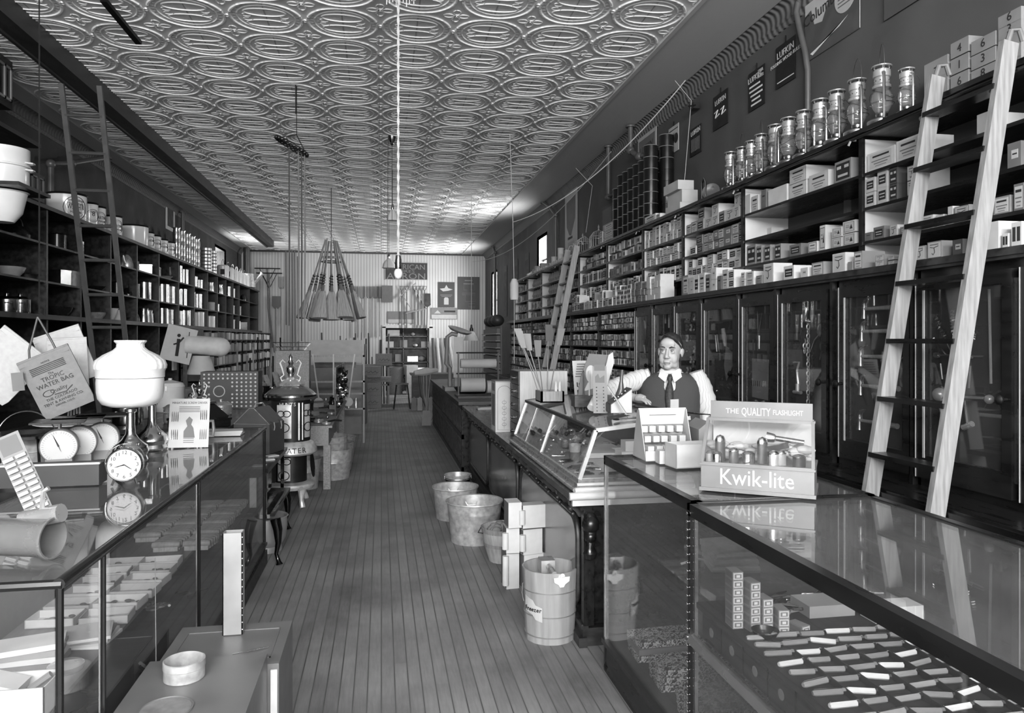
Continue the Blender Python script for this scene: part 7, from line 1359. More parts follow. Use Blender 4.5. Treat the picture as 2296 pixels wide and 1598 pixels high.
# poles hanging from the ring
pr_=thing('pole_ring','tilted dark twisted ring hanging from the ceiling hook','ring',tuple(aty(654,328,7.9))); 
b=B(); b.tube([(.155*cos(a),.155*sin(a)*.9,-.085*cos(a)) for a in [2*pi*q/24 for q in range(24)]],.014,7,cl=True)
for q in range(24): a=2*pi*q/24; b.ball((.155*cos(a),.14*sin(a),-.085*cos(a)),.02,0,6)
ob('twisted_ring',b,iron,pr_); ob('cross_wire',B().tube([(-.155,0,.085),(.155,0,-.085)],.006,5),iron,pr_); ob('hook',B().tube([(.15,0,-.08),(.06,.0,.1),(.05,0,.12)],.005,5).tube([(-.15,0,.08),(.05,0,.12)],.004,5),iron,pr_); ob('rod',B().tube([(.05,0,.12),(.05,0,ZC-pr_.location.z)],.004,5),iron,pr_)
for k,(px_,t0,t1) in enumerate([(648,331,730),(669,336,765),(676,340,765),(683,342,768)]):
    p0=aty(px_,t0,7.9);p1=aty(px_-2,t1,7.9); one('hanging_pole',B().tube([(0,0,0),(.004,0,(p1.z-p0.z)*.5),(0,0,p1.z-p0.z)],[.007,.009,.007],7),[mat('dark_pole',70,.4),mgcard,mat('dark_pole',70,.4),mgcard][k],'thin long pole hanging vertically, %s from the left'%ORD[k],'pole',tuple(p0),0,'thin poles hanging from the ring')
for k in range(3):
    p=aty(640+k*4,700-20*k,12.6)
# pendants
def pend(label,px_,y,ztop,pysh,bulb=True,shade=True,cordm=rope,rc=.0035,sc=1.):
    p=aty(px_,pysh,y); t=thing('pendant_lamp',label,'lamp',tuple(p)); ob('cord',B().tube([(0,0,.06),(0,0,ZC-p.z)],rc,6),cordm,t); ob('socket',B().lathe([(.0001,.09),(.016,.085),(.022,.05),(.022,.0),(.018,-.01)],12),chrome,t)
    if shade: ob('glass_shade',B().lathe([(.025,.0),(.05*sc,-.03),(.085*sc,-.09),(.095*sc,-.15),(.10*sc,-.17),(.093*sc,-.15),(.08*sc,-.09),(.045*sc,-.03)],24,fl=.04,nf=8),frost,t)
    else: ob('bulb',B().ball((0,0,-.04),.03,0,12,(1,1,1.3)),frost,t)
    return t
pn=pend('bare socket on a long twisted white cord in the aisle',893,5.1,ZC,600,shade=False,rc=.006)
b=B(); zz=0
for s_ in(0,pi): b.tube([(.006*cos(k*.9+s_),.006*sin(k*.9+s_),.08+k*.022) for k in range(int((ZC-pn.location.z-.1)/.022))],.004,5)
ob('twisted_cord',b,rope,pn)
pend('small glass-shaded pendant hanging midway down the aisle',880,11.5,ZC,470,cordm=iron,rc=.004,sc=.9); pend('lower scalloped glass pendant before the tire sign',872,13.5,ZC,580,cordm=iron,rc=.004,sc=1.2)
t=thing('ceiling_canopy','bell-shaped nickel ceiling canopy with dark cords','ceiling fitting',(.136,9.62,ZC-.001)); ob('bell',B().lathe([(.06,0),(.055,-.02),(.04,-.06),(.02,-.09),(.025,-.10),(.012,-.12),(.0001,-.125)],18),chrome,t); ob('cord',B().tube([(0,0,-.12),(0,0,-1.1)],.004,5).tube([(-.05,0,-.02),(-.06,0,-1.7)],.004,5),iron,t)
t=thing('ceiling_light','beaded fringe glass ceiling lamp at the top of the view','lamp',(.115,5.1,ZC-.001)); ob('shade',B().lathe([(.06,0),(.10,-.10),(.12,-.22),(.118,-.22),(.095,-.1)],26,fl=.02,nf=26),frost,t); b=B()
for k in range(30): a=2*pi*k/30; b.tube([(.117*cos(a),.117*sin(a),-.21),(.117*cos(a),.117*sin(a),-.27-.015*(k%3))],.004,4)
ob('bead_fringe',b,frost,t)
one('hanging_bar',B().bar((0,0,0),(.10,.5,-.12),.05,.03),blk,'dark short bar hanging at the upper left of the ceiling','bar',tuple(atz(232,0,4.28)))
one('broom_hook_rod',B().tube([(0,0,0),(0,0,-.3)],.006,5),iron,'thin dark hook hanging left of the pendant cords','hook',(-.87,7.86,ZC-.001))
# ---------------- rear wall ----------------
YW=YB-.015
def wsign(name,label,x0,x1,z0,z1,m,cat='sign'):
    return one(name,B().bx(-(x1-x0)/2,-.006,-(z1-z0)/2,(x1-x0)/2,.006,(z1-z0)/2),m,label,cat,((x0+x1)/2,YW,(z0+z1)/2))
o=wsign('tire_sign','dark rear-wall sign with large outlined lettering for tires','' or .105,1.384,3.51,4.04,mat('sign_black',40,.5)); b=B(); b.text('AMERICAN',.22,frame((0,-.008,.05),(1,0,0),(0,0,1)),wd=1.12); b.text('TIRES',.12,frame((0,-.010,-.05),(1,0,0),(0,0,1)),wd=.5); b.text('AKRON',.26,frame((0,-.008,-.24),(1,0,0),(0,0,1)),wd=1.15); ob('lettering',b,greyp,o,False); fr_=B(); fr_.bx(-.64,-.009,-.265,.64,-.006,-.25).bx(-.64,-.009,.25,.64,-.006,.265).bx(-.64,-.009,-.26,-.625,-.006,.26).bx(.625,-.009,-.26,.64,-.006,.26); ob('border',fr_,paper,o)
o=wsign('bread_poster','dark poster with a white cloudlike flourish and small jug','' or 1.694,2.196,2.69,3.46,mat('poster_dark',55,.5),'poster'); ob('printed_flourish',B().prism([(-.2,.18),(-.05,.2),(.0,.3),(.06,.2),(.2,.16),(.05,.12),(-.1,.1)],-.008,-.0062,'xz').prism([(-.07,-.3),(.07,-.3),(.07,-.12),(.04,-.08),(-.04,-.08),(-.07,-.12)],-.008,-.0062,'xz'),paper,o); ob('printed_lines',B().bx(-.18,-.008,-.02,.18,-.0062,.0).bx(-.15,-.008,-.06,.15,-.0062,-.045),greyp,o)
o=wsign('stove_poster','dark poster with line drawings of stoves in the rear corner','' or 2.291,2.963,2.63,3.63,mat('poster_dark',55,.5),'poster'); b=B()
for (x,z,w_,h_) in ((-.15,.1,.12,.14),(.05,.1,.12,.14),(-.1,-.25,.3,.2),(-.2,-.05,.4,.05),(.0,-.42,.2,.1)): b.tube([(x,-.008,z),(x+w_,-.008,z),(x+w_,-.008,z+h_),(x,-.008,z+h_)],.006,4,cl=True)
b.bx(-.12,-.0085,.37,.12,-.006,.40).bx(-.16,-.0085,.27,.16,-.006,.30); ob('line_drawing',b,greyp,o,False)
o=wsign('wrench_poster','grey horizontal poster with a drawn wrench under the jug poster','' or 1.48,2.28,2.33,2.68,greyp,'poster'); ob('printed_band',B().bx(-.38,-.008,-.16,.38,-.0062,-.04).prism([(-.3,.0),(-.1,.0),(-.2,.1)],-.008,-.0062,'xz'),paper,o); ob('wrench_print',B().bx(0,-.008,.04,.34,-.0062,.09),ink,o)
o=wsign('wrench_poster','grey horizontal poster behind the hung bow saw','' or .18,1.0,2.2,2.56,greyp,'poster'); ob('printed_band',B().bx(-.39,-.008,-.17,.39,-.0062,-.06),paper,o)
def tool(name,label,cat,x,ztop,kind,L=1.4,group=None,rz=0,y=YW-.05,lean=.0):
    t=thing(name,label,cat,(x,y,ztop),0,group)
    if kind=='fork':
        for k in range(5): ob('tine',B().tube([((k-2)*.035,.0,0),((k-2)*.035,-.0,-.30),((k-2)*.02,0,-.36)],.007,5),iron,t)
        ob('handle',B().tube([(0,0,-.36),(0,0,-L)],.018,7),oak,t)
    elif kind=='rake':
        ob('head',B().tube([(-.36,0,0),(.36,0,.0)],.016,6),iron,t); b=B(); [b.tube([(s_*.22,0,0),(0,0,-.45)],.009,5) for s_ in(-1,1)]; ob('braces',b,iron,t); ob('handle',B().tube([(0,0,-.02),(.02,0,-L*.5),(.15,0,-L)],.02,7),mgcard,t)
    elif kind=='shovel':
        ob('blade',B().prism([(-.12,0),(.12,0),(.125,-.28),(.06,-.36),(-.06,-.36),(-.125,-.28)],-.012,.004,'xz'),mat('shovel_steel',70,.4,.6),t); ob('handle',B().tube([(0,0,-.34),(0,0,-L)],.02,7),oak,t)
    elif kind=='dhandle':
        ob('grip',B().tube([(-.06,0,0),(.06,0,0),(.03,0,-.10),(0,0,-.13),(-.03,0,-.10)],.014,6,cl=True),mgcard,t); ob('handle',B().tube([(0,0,-.12),(0,0,-L)],.018,7),mgcard,t)
    elif kind=='bar': ob('shaft',B().tube([(0,0,0),(.02,0,-L)],.02,7),mgcard,t)
    elif kind=='spade': ob('blade',B().prism([(-.09,0),(.09,0),(.10,-.35),(.0,-.42),(-.10,-.35)],-.03,.0,'xz'),blk,t); ob('handle',B().tube([(0,0,-.4),(-.02,0,-L)],.018,7),mgcard,t)
    return t
for k,px_ in enumerate((797,812,828,842,852)): tool('hay_fork','hay fork hung on the rear wall, %s from the left'%ORD[k],'fork',aty(px_,640,YW).x,aty(px_,642,YW).z,'fork',1.5,'hay forks on the rear wall')
for k,(px_,py_) in enumerate([(600,602),(605,613)]): tool('iron_rake','iron rake hung head-up at rear left, %s'%['upper one','lower one'][k],'rake',aty(px_,py_,YW).x,aty(px_,py_,YW).z,'rake',2.3,y=YW-.05-.08*k)
tool('hay_fork','single fork left of the dark shovel on the rear wall','fork',aty(631,620,YW).x,aty(631,620,YW).z,'fork',2.0)
tool('square_shovel','dark shovel hung blade-up at the rear left','shovel',aty(620,660,YW).x,aty(620,664,YW).z,'shovel',1.6)
for k,px_ in enumerate((901,912,929,936,944,952)): tool('d_handle_tool','long D-handled shovel hung on the rear wall, %s from left'%ORD[k],'shovel',aty(px_,642,YW).x,aty(px_,642,YW).z,'dhandle',1.25,'D-handled shovels on the rear wall')
tool('post_hole_digger','black-bladed digger hung right of the bow saw','digger',aty(958,658,YW).x,aty(958,658,YW).z,'spade',1.1)
for k,(px_,t0,L_2) in enumerate([(641,560,1.8),(655,560,2.6),(661,562,2.4),(668,575,2.4)]): tool('long_wooden_pole','tall upright wooden handle at rear left, %s from left'%ORD[k],'handle',aty(px_,t0,YW).x,aty(px_,t0,YW).z,'bar',L_2+.4,'tall handles at the rear left')
t=thing('bow_saw','wooden framed bow saw hung diagonally on the rear wall','saw',tuple(aty(925,665,YW-.08))); b=B(); b.bar((-.42,0,-.05),(.10,0,.42),.05,.03).bar((-.2,0,-.5),(.42,0,-.35),.06,.03) ; ob('wood_frame',b,oak,t); ob('blade',B().bar((.0,-.0,.35),(.4,0,-.34),.07,.004,0,(0,0,1)),white,t); ob('brace',B().bar((-.3,0,.06),(.0,0,-.45),.03,.02),oak,t)
one('back_apron',B().bx(-.16,-.01,-.5,.16,.01,0),mgcard,'grey hanging sheet left of the shovels on the rear wall','sheet',tuple(aty(868,640,YW-.06)))
# wall ledge of rear left corner, corrugated stack etc.
sl=thing('handle_rack','rack of upright tool handles before the rear wall','rack',(-1.9,19.6,0)); ob('rack_rail',B().bx(0,0,1.02,2.1,.04,1.07).bx(0,0,.5,2.1,.04,.55),oak,sl)
for k,x in enumerate((0,1.0,2.06)): ob('rack_post',B().bx(x,.0,0,x+.05,.05,1.6 if k else 1.1),oak,sl)
r=random.Random(77)
for k in range(26):
    x=-1.8+k*.078; one('upright_shaft',B().tube([(0,0,0),(r.uniform(-.06,.06),.25,r.uniform(1.2,1.9))],.022,7),[mgcard,oak,kraft,iron,dkcard][k%5],'upright tool handle in the rear rack, %s from left'%ORD[k],'handle',(x,19.66+r.uniform(0,.1),.02),0,'upright tool handles in the rear rack')
for k,(x,y,w_,d_,h,z) in enumerate([(-.52,18.6,.52,.5,.32,0),(-.50,18.62,.5,.5,.32,.321),(-.50,18.62,.5,.48,.28,.642+.12),(-.15,19.1,.42,.4,.3,.9),(-.35,18.8,.6,.5,.12,.642)]):
    if k==3: z=1.045
    t=one('wooden_crate',B().bx(0,0,0,w_,d_,h),crate,'lettered wooden crate by the rear doorway, %s up'%['lowest','second','fourth','topmost','third and flattest'][k],'crate',(x,y,z+.0005)); b=B(); b.tube([(w_*(.15+.07*q),-.001,h*(.5+.09*((q*7)%3-1))) for q in range(11)],.008,4).bx(w_*.2,-.002,h*.28,w_*.8,-.0005,h*.31); ob('stencilled_script',b,inkm,t)
ch=thing('round_back_chair','dark chair with a rounded back near the rear crates','chair',(-.78,18.3,0)); ob('backrest',B().prism([(-.2,.75),(.2,.75),(.22,.95),(.12,1.12),(-.12,1.12),(-.2,1.0)],-.02,.02,'xz'),blk,ch); ob('seat',B().lathe([(.0001,.45),(.2,.45),(.2,.48),(.0001,.48)],18,(0,-.2,0)),blk,ch)
for x,y in ((-.16,-.36),(.16,-.36),(-.16,-.04),(.16,-.04)): ob('leg',B().tube([(x*.8,y,.45),(x*1.2,y*1.05,0)],.018,7),blk,ch)
ob('back_post',B().bx(-.18,-.02,.46,-.15,.02,.8).bx(.15,-.02,.46,.18,.02,.8),blk,ch)
# bright stool, cans, folded stool by the passage
sl=thing('step_stool','small dark ladder-back step stool in the passage','stool',(.5,18.4,0)); [ob('leg',B().tube([(x*.8,y,.62),(x*1.25,y*1.3,0)],.016,6),blk,sl) for x in(-.16,.16) for y in(-.1,.1)]; ob('seat',B().bx(-.16,-.12,.6,.16,.12,.63),blk,sl); ob('step',B().bx(-.16,-.1,.3,.16,.1,.325),paper,sl)
for k in range(4): one('fuel_can',B().bx(-.06,-.05,0,.06,.05,.30).bx(-.02,-.02,.3,.02,.02,.325),[kraft,paper,kraft,paper][k],'upright small square can by the passage counter, %s from left'%ORD[k],'can',(.78+k*.135,17.9,0),0,'square cans by the passage')
t=thing('stick_bundle','bundle of rolled cloths and sticks leaning on the slatted counter','bundle',(.93,15.6,0)); 
for k in range(6): ob('stick',B().tube([(.02*k,0,0),(-.03*k+.05,.05,.55),(-.05*k+.1,.1,1.0)],.018,7),[oak,mgcard,iron][k%3],t)
ob('cloth_top',B().tube([(-.25,0,1.0),(0,.05,1.03),(.25,.1,1.06)],[.05,.09,.04],9),paper,t)
one('spade_head',B().prism([(-.09,0),(.09,0),(.10,.2),(.07,.3),(-.07,.3)],-.01,.01,'xz').tube([(0,0,.3),(0,0,1.0)],.018,7),kraft,'pale spade standing head down before the slatted counter','spade',(.88,14.7,.0))
# leaning boards / skis right of the doorway and desk items
for k in range(5): one('curved_plank',B().tube([(0,0,0),(.04+.02*k,.3,.9),(.0,.55,1.75)],[.05,.055,.045],8),[dkcard,paper,kraft,dkcard,paper][k],'curved plank leaning right of the doorway, %s from left'%ORD[k],'plank',(1.52+k*.12,21.6,0.0),0,'curved planks right of the doorway')
t=thing('card_rack','tilted rack of narrow compartments full of cards by the right wall','card rack',(2.05,15.9,.985)); 
t.location=(2.5,15.5,.0); m=mat('rack_brown',75,.6)
ob('rack_board',B().bx(0,.0,.9,.04,2.2,2.0),m,t); ob('stand',B().bx(0,0,0,.3,2.2,.9),m,t)
for k in range(7): ob('rack_shelf',B().bx(-.1,0,.92+k*.15,.0,2.2,.94+k*.15),oak,t)
for k in range(8): b=B(); [b.bx(-.07,.04+.045*j,.945+(k%7)*.15,.0,.07+.045*j,1.05+(k%7)*.15) for j in range(47)] if k<7 else None; 
for k in range(7):
    b=B(); [b.bx(-.07,.04+.045*j,.9405+k*.15,.0,.07+.045*j,1.045+k*.15) for j in range(47)]; o=ob('card_row',b,mgcard,t); o['kind']='stuff'
for k in range(3): one('satchel',B().ball((0,0,.13),.15,0,12,(1,1,.85)),leather,'dark rounded bag on top of the card rack, %s from left'%ORD[k],'bag',(2.5,15.9+.55*k,2.0),0,'dark bags on the card rack')
# items in the stock room and its shelves seen through the doorway
sr=thing('stockroom_shelving','dark stock-room shelving seen through the rear doorway','shelving',(-.1,24.6,0))
for z in (.45,.95,1.42,1.8,2.3): ob('shelf_board',B().bx(0,0,z,2.4,.5,z+.03),dkwood,sr)
for x in (0,.8,1.6,2.37): ob('upright',B().bx(x,0,0,x+.03,.5,2.4),dkwood,sr)
ob('back_board',B().bx(0,.5,0,2.4,.52,2.4),blk,sr)
for k,(x,z,w_,h) in enumerate([(.15,.98,.3,.2),(.55,.98,.2,.25),(.95,.98,.35,.18),(1.3,.98,.2,.2),(.2,1.45,.3,.2),(.7,1.45,.25,.25),(1.1,1.45,.2,.15),(1.4,1.45,.25,.2),(.3,1.83,.4,.2),(1.0,1.83,.35,.12),(1.3,.48,.3,.3),(.9,.48,.2,.2)]):
    one('stock_parcel',B().bx(0,0,0,w_,.3,h) if k%3 else B().ball((.13,.15,h/2),h/2,0,10,(1.3,1,1)),[paper,kraft,tin,mgcard][k%4],'parcel on the stock-room shelves, %s counting from lower left'%ORD[k],'parcel',(-.1+x,24.65,z+.0005),0,'parcels on the stock-room shelves')
pail('barrel_drum','dark ribbed barrel just inside the rear doorway',(.42,23.5,0),.24,.26,.85,crate,False,'barrel'); 
for k in range(3): one('white_carton',B().bx(0,0,0,.36,.4,.3),white,'bright white carton stacked inside the doorway, %s up'%ORD[k],'carton',(.78,23.2,.301*k+.0005),.1*k,'white cartons inside the doorway')
# floor by the right counter
pail('pail','small galvanised pail with dark band before the wooden counter',(.82,8.0,0),.10,.14,.24,galv,True,hb=False)
bk_=bpy.data.objects['pail.001']; ob('dark_band',B().lathe([(.128,.16),(.1335,.185),(.1345,.19)],26,cap=False).lathe([(.129,.158),(.1365,.188)],26,cap=False),blk,bk_)
for k,(x,y,rr,h) in enumerate([(.70,7.05,.215,.30),(.78,6.22,.235,.34)]):
    t=thing('wash_tub',['farther galvanised wash tub in front of the counter','nearer galvanised wash tub behind the fruit basket'][k],'tub',(x,y,0)); ob('body',B().lathe([(.0001,.01),(rr*.84,.01),(rr*.85,0),(rr*.95,h*.72),(rr*.96,h*.74),(rr*.955,h*.76),(rr,h-.015),(rr+.01,h-.008),(rr+.008,h+.002),(rr-.006,h-.004),(rr*.83,.02),(.0001,.02)],40),galv,t); ob('wire_handle',B().tube([(-.05,rr-.015,h-.06),(-.035,rr-.03,h-.09),(.035,rr-.03,h-.09),(.05,rr-.015,h-.06)],.005,6),steel,t)
t=thing('bushel_basket','slatted wooden basket with crumpled paper inside','basket',(.935,5.62,0)); bm_=mat('basket_slats',155,.7,0,.25,12,.2,(3,3,.3)); ob('staves',B().lathe([(.0001,.0),(.115,.0),(.155,.13),(.175,.26),(.170,.26),(.15,.13),(.10,.012),(.0001,.012)],40,fl=.012,nf=20),bm_,t); ob('hoop',B().lathe([(.172,.225),(.18,.262),(.176,.264),(.168,.23)],30,cap=False).lathe([(.158,.12),(.163,.145),(.156,.145)],30,cap=False),oak,t)
b=B(); r=random.Random(6)
for k in range(12): b.ball((r.uniform(-.08,.08),r.uniform(-.07,.07),.2+r.uniform(0,.06)),r.uniform(.03,.055),0,7,(1.1,1,.8))
ob('crumpled_paper',b,kraft,t); ob('handle',B().tube([(-.17,-.03,.22),(-.21,-.06,.235),(-.17,.05,.25)],.004,6),iron,t)
# boxed packages stacked between the basket and the ice-cream freezer
for k,(px_,py_,z,w_,d_,h,ang,tl) in enumerate([(1150,1250,0,.09,.14,.26,.1,0),(1200,1240,0,.16,.14,.24,.15,.0),(1195,1200,.241,.14,.10,.17,.2,.12),(1150,1195,.261,.09,.14,.17,0,.05),(1198,1150,.43,.16,.10,.155,.1,.0),(1155,1140,.44,.09,.14,.17,.05,.0),(1192,1105,.60,.12,.12,.0,0,0)]):
    if h==0: continue
    y=4.95-.02*k; x=aty(px_,1200,y).x
    t=thing('iron_package','white-ended package with a dark printed side, %s in the floor pile'%['lowest left','lowest right','third','fourth','fifth','topmost left'][k],'package',(x,y,z+.0005)); t.rotation_euler=(0,0,ang)
    ob('carton_body',B().bx(-w_/2,0,0,w_/2,d_,h),white,t); ob('printed_side',B().bx(-w_/2-.001,.004,.004,-w_/2,d_-.004,h-.004),mgcard,t); 
    if k%2==0 or k==3: ob('rounded_end',B().tube([(-w_/2-.008,-.004,.03),(-w_/2-.008,-.004,h-.03)],.022,10),white,t)
fz=thing('ice_cream_freezer','large wooden stave bucket with cast handle bracket and paper label','ice cream freezer',(.955,4.13,0)); fm=mat('pine_staves',138,.6,0,.22,6,.15,(5,5,.4))
n_=80; pr=[(.0001,.015),(.128,.015),(.132,.0),(.14,.0),(.142,.04),(.158,.37),(.1605,.405),(.150,.405),(.143,.35),(.130,.03),(.0001,.03)]
ob('staves',B().lathe(pr,n_,fl=.006,nf=13),fm,fz)
for z,rr in ((.035,.1435),(.15,.1490),(.285,.1555)): ob('hoop',B().lathe([(rr-.003,z),(rr+.0015,z+.001),(rr+.002,z+.006),(rr-.002,z+.007)],48,cap=False),mat('zinc_hoop',165,.4,.7),fz)
T_=Matrix.Rotation(.18,4,'Z'); b=B(T_); b.prism([(-.045,.36),(-.048,.385),(-.02,.385),(-.014,.40),(.014,.40),(.02,.385),(.048,.385),(.045,.36),(.02,.345),(.012,.33),(-.012,.33),(-.02,.345)],-.168,-.161,'xz'); b.lathe([(.008,0),(.014,.002),(.014,.008),(.008,.01),(.008,0)],12,(0,-.17,.395),0,(0,-1,0)); ob('handle_bracket',b,mat('cast_white_metal',215,.5,0),fz)
ob('crank_lug',B().tube([(-.01,-.15,.40),(-.02,-.06,.42)],.016,8).cb((-.02,0,.41),(.08,.09,.07)),tin,fz)
ob('wire_bail',B().tube([(-.163,-.02,.32),(-.172,-.04,.27),(-.165,-.06,.23)],.003,6),iron,fz)
b=B(); vs=[];fs=[]
for i in range(7):
    a=-1.30+.80*i/6
    for zz_ in (.16,.24): vs.append((.1575*sin(a),-.1575*cos(a),zz_+(.02 if i<4 else 0)-.03*i/6)); 
for i in range(6): fs.append((2*i,2*i+2,2*i+3,2*i+1))
b.add(vs,fs); o=ob('paper_label',b,paper,fz); md=o.modifiers.new('t','SOLIDIFY'); md.thickness=.002
curve_text(fz,'Freezer',.034,.1605,.185,-.88,ink,0,.105)

# cubby boxes low on the far left wall and more wares in the rear left
cu=thing('cubby_shelving','low black pigeonhole shelving of parts on the far left wall','shelving',(-3.38,13.4,.9705))
for z in (0,.24,.48,.72,.90): ob('shelf_board',B().bx(0,0,z,.36,7.8,z+.02),blkw,cu)
for k in range(14): ob('upright',B().bx(0,k*.6,0,.36,k*.6+.02,.9),blkw,cu)
for k,z in enumerate((.02,.26,.50,.74)): packed(13.45,21.1,-3.2,.9705+z+.0005,.17 if k<3 else .14,(.12,.26),300+k,'small boxes and wares packed in the low left pigeonholes, %s row'%ORD[k],.17,1)
r=random.Random(55)
for k in range(46):
    x,y=r.uniform(-2.45,-1.42),r.uniform(8.9,11.8); kd=r.choice(['can','pitcher','kettle','box','pan']); m=r.choice([tin,tinb,dkmetal,greyp,kraft,paper])
    pot((x,y,.9215),r.uniform(.04,.07),r.uniform(.06,.16),m,'small wares crowding the display table','small %s crowded on the dark display table behind the heater'%kd if 0 else 'small %s in the crowd on the dark display table, %s counted'%(kd,ORD[k%39] if k<39 else 'further '+ORD[k-39]),kind=kd,rz=r.uniform(0,6))
for k in range(14):
    x,y=r.uniform(-1.2,-.4),14.6+r.uniform(0,3.2); h=r.uniform(.5,1.15)
    one('goods_box',B().bx(-.12,-.12,0,.12,.12,h),[kraft,mgcard,crate,dkcard,paper][k%5],'tall goods box behind the pale rack, %s counted'%ORD[k],'box',(x,y,0),r.uniform(-.3,.3),'goods boxes behind the pale rack')
for k in range(16): 
    x=-1.2+k*.06; one('garden_tool',B().tube([(0,0,0),(r.uniform(-.03,.03),.08,r.uniform(1.2,1.75))],.014,6).cb((0,0,.12),(.07,.015,.2)),[oak,iron,mgcard,dkmetal][k%4],'upright garden tool behind the wire baskets, %s from left'%ORD[k],'garden tool',(x-1.1,12.6,.02),0,'upright garden tools at rear left')
# ---------------- tools hung inside the glazed cabinets ----------------
XQ=XC+.075
def hp(px_,py_): return atx(px_,py_,XQ)
def hung(name,label,cat,px_,py_,parts,group=None):
    p=hp(px_,py_); t=thing(name,label,cat,tuple(p),0,group)
    for nm,b,m in parts(lambda a,c: (0,hp(a,c).y-p.y,hp(a,c).z-p.z)): ob(nm,b,m,t)
    return t
hung('pointing_trowel','large pointing trowel with pale handle hung in a cabinet','trowel',1624,755,lambda q:[('handle',B().tube([q(1621,737),q(1624,757),q(1626,776)],[.016,.019,.012],10),oak),('blade',B().prism([(q(1628,778)[1],q(1628,778)[2]),(q(1645,792)[1],q(1645,792)[2]),(q(1641,822)[1],q(1641,822)[2]),(q(1629,853)[1],q(1629,853)[2]),(q(1624,820)[1],q(1624,820)[2])],-.003,.003,'yz').tube([q(1626,776),q(1634,781)],.005,6),greyp)])
hung('pliers','dark pincers hung left of the trowel','pliers',1606,760,lambda q:[('jaws',B().ball(q(1605,742),.03,0,10,(.4,1,1.2)),dkmetal),('handles',B().tube([q(1604,750),q(1607,788)],.007,6).tube([q(1607,750),q(1612,788)],.007,6),steel)])
hung('chisel_roll','dark canvas roll with a row of chisels, hung open','chisel roll',1700,800,lambda q:[('canvas',B().prism([(q(1681,803)[1],q(1681,803)[2]),(q(1722,806)[1],q(1722,806)[2]),(q(1720,897)[1],q(1720,897)[2]),(q(1680,888)[1],q(1680,888)[2])],.0,.008,'yz'),greyp)]+[('chisel',B().tube([q(1683+i*4.3,852+i*.3),q(1683+i*4.3,864+i*.4)],.006,5),chrome) for i in range(9)])
for i,(a,c,e,f) in enumerate([(1686,712,1700,752),(1698,698,1700,758),(1709,700,1702,752)]): hung('awl','bright awl in the narrow cabinet fan, %s from left'%ORD[i],'awl',a,c,lambda q,a=a,c=c,e=e,f=f:[('blade',B().tube([q(a,c),q(e,f)],.006,6),chrome),('handle',B().tube([q(e,f),q(1702,782)],[.012,.007],8),steel)],'awls in the narrow cabinet')
def chain(name,label,px_,y0,y1,m,r_=.011):
    p=hp(px_,y0); p1=hp(px_,y1); n=int((p.z-p1.z)/.03); t=thing(name,label,'chain',tuple(p))
    b=B()
    for k in range(n): b.tube([(.010*cos(a) if k%2 else 0,0 if k%2 else .010*cos(a),-.03*k-.014*sin(a)*1.3) for a in [2*pi*j/10 for j in range(10)]],.0035,5,cl=True)
    o=ob('links',b,m,t); return t
chain('steel_chain','long bright chain hung in the pliers cabinet',1812,722,915,tin); chain('steel_chain','long dark chain hung beside the bright one',1823,790,912,dkmetal); chain('steel_chain','short bright chain left of the long one',1804,765,806,tin)
hung('faucet','bright brass faucet topmost in the pliers cabinet','faucet',1807,700,lambda q:[('body',B().tube([q(1808,681),q(1808,692),q(1806,706),q(1805,720)],[.012,.022,.024,.012],10).tube([q(1798,720),q(1818,722)],.008,6),tinb)])
hung('faucet','darker faucet right of the topmost bright one','faucet',1821,705,lambda q:[('body',B().tube([q(1821,686),q(1821,706),q(1820,722)],[.008,.014,.006],8),greyp)])
hung('grip_tool','dark tool hung lower left in the pliers cabinet','tool',1795,760,lambda q:[('body',B().tube([q(1786,728),q(1786,762)],.018,8).tube([q(1803,740),q(1800,762),q(1800,780)],[.02,.024,.008],8),dkmetal)])
hung('slip_pliers','large curved pliers with bright handles','pliers',1842,760,lambda q:[('jaws',B().ball(q(1840,740),.035,0,10,(.4,1,1.2)),steel),('handles',B().tube([q(1838,750),q(1828,762),q(1818,790)],.008,7).tube([q(1843,750),q(1845,780),q(1840,806)],.009,7),chrome)])
hung('crank_tool','small bright cranked tool low in the pliers cabinet','tool',1785,850,lambda q:[('body',B().tube([q(1780,812),q(1792,812),q(1787,830),q(1790,860)],.008,7).tube([q(1780,878),q(1796,880)],.012,7).tube([q(1788,860),q(1788,878)],.014,8),tin)])
hung('wrench','small adjustable wrench under the chisel roll','wrench',1705,900,lambda q:[('body',B().tube([q(1694,898),q(1703,904),q(1713,900),q(1715,908)],.008,7),tin)])
bits=[((2070,733),(2122,795)),((2098,705),(2137,800)),((2137,692),(2140,800)),((2192,742),(2150,800)),((2078,796),(2128,796)),((2150,798),(2205,799))]
for i,(a,c) in enumerate(bits):
    p=hp(*a); p2=hp(*c); d=(p2-p); n=14; pts=[]; t=thing('auger_bit','auger bit in the fan arrangement, %s counted from the left'%ORD[i],'drill bit',tuple(p),0,'auger bits in the wide cabinet')
    sd=d.cross(Vector((1,0,0))).normalized(); b=B(); b.tube([(0,0,0),tuple(d)],.004,6)
    for k in range(40): f=k/40*.55; w_=d*f+sd*.011*sin(k*1.2)+Vector((.011*cos(k*1.2),0,0)); pts.append(tuple(w_))
    b.tube(pts,.0045,5); ob('twist',b,[chrome,oak][0] if i<4 else steel,t)
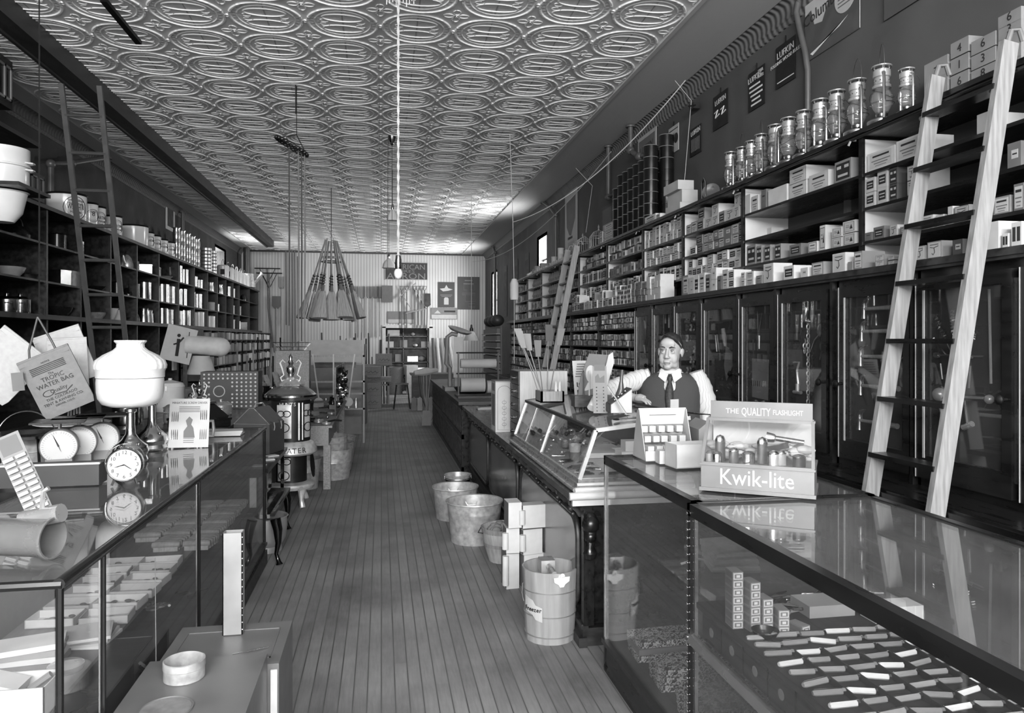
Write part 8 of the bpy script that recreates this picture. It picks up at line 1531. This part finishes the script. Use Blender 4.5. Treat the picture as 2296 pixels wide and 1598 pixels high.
for i,(a,c,e,f,m) in enumerate([(2108,815,2112,850,steel),(2175,820,2172,870,steel),(2218,648,2222,860,oak),(2137,815,2138,860,steel)]): hung('slim_chisel','slim upright blade below the auger fan, %s from left'%ORD[[0,2,3,1][i]],'tool',a,c,lambda q,a=a,c=c,e=e,f=f,m=m:[('blade',B().tube([q(a,c),q(e,f)],.006,7),m)])
hung('carpenter_brace','bright carpenter brace lying across the wide cabinet','brace',2150,900,lambda q:[('crank',B().tube([q(2080,885),q(2110,890),q(2165,892),q(2170,950)],.011,8).tube([q(2165,892),q(2215,895)],.016,8),chrome),('knob',B().ball(q(2078,883),.036,0,12).ball(q(2106,884),.034,0,12).ball(q(2218,895),.022,0,10),mat('brace_knob',150,.15,.4))])
hung('carpenter_brace','second brace handle hung lower by the ladder rail','brace',2115,930,lambda q:[('crank',B().tube([q(2110,905),q(2116,945)],.012,8).tube([q(2160,958),q(2180,950)],.014,8),tin)])
r=random.Random(17)
for row in range(6):
    for k in range(5):
        px_=1533+k*8; py_=708+row*24; hung('padlock','small bright hung fitting behind the clerk, row %s, %s across'%(ORD[row],ORD[k]),'hardware',px_,py_,lambda q,px_=px_,py_=py_:[('body',B().tube([q(px_,py_-4),q(px_+2,py_+1),q(px_-1,py_+8)],[.012,.006,.012],6).ball(q(px_,py_+8),.013,0,7),[tin,chrome,dkmetal][(row+k)%3])],'small fittings hung in rows')
for k,(px_,t0,t1) in enumerate([(1475,690,770),(1483,700,730),(1492,700,725),(1500,705,735)]): hung('hung_strip','pale strip hung in the slim cabinet, %s from left'%ORD[k],'rule',px_,t0,lambda q,px_=px_,t0=t0,t1=t1:[('strip',B().tube([q(px_,t0),q(px_,t1)],.009,6),[oak,paper][k%2])],'pale strips hung in the slim cabinet')
for k in range(10):
    px_=1410+(k%5)*12+r.uniform(-2,2); py_=720+(k//5)*55; hung('small_fitting','small bright fitting in the left slim cabinets, %s'%ORD[k],'hardware',px_,py_,lambda q,px_=px_,py_=py_:[('body',B().tube([q(px_,py_),q(px_+2,py_+18)],[.008,.012],6).ball(q(px_,py_),.012,0,7),tin)],'small fittings in the left slim cabinets')
print('done')
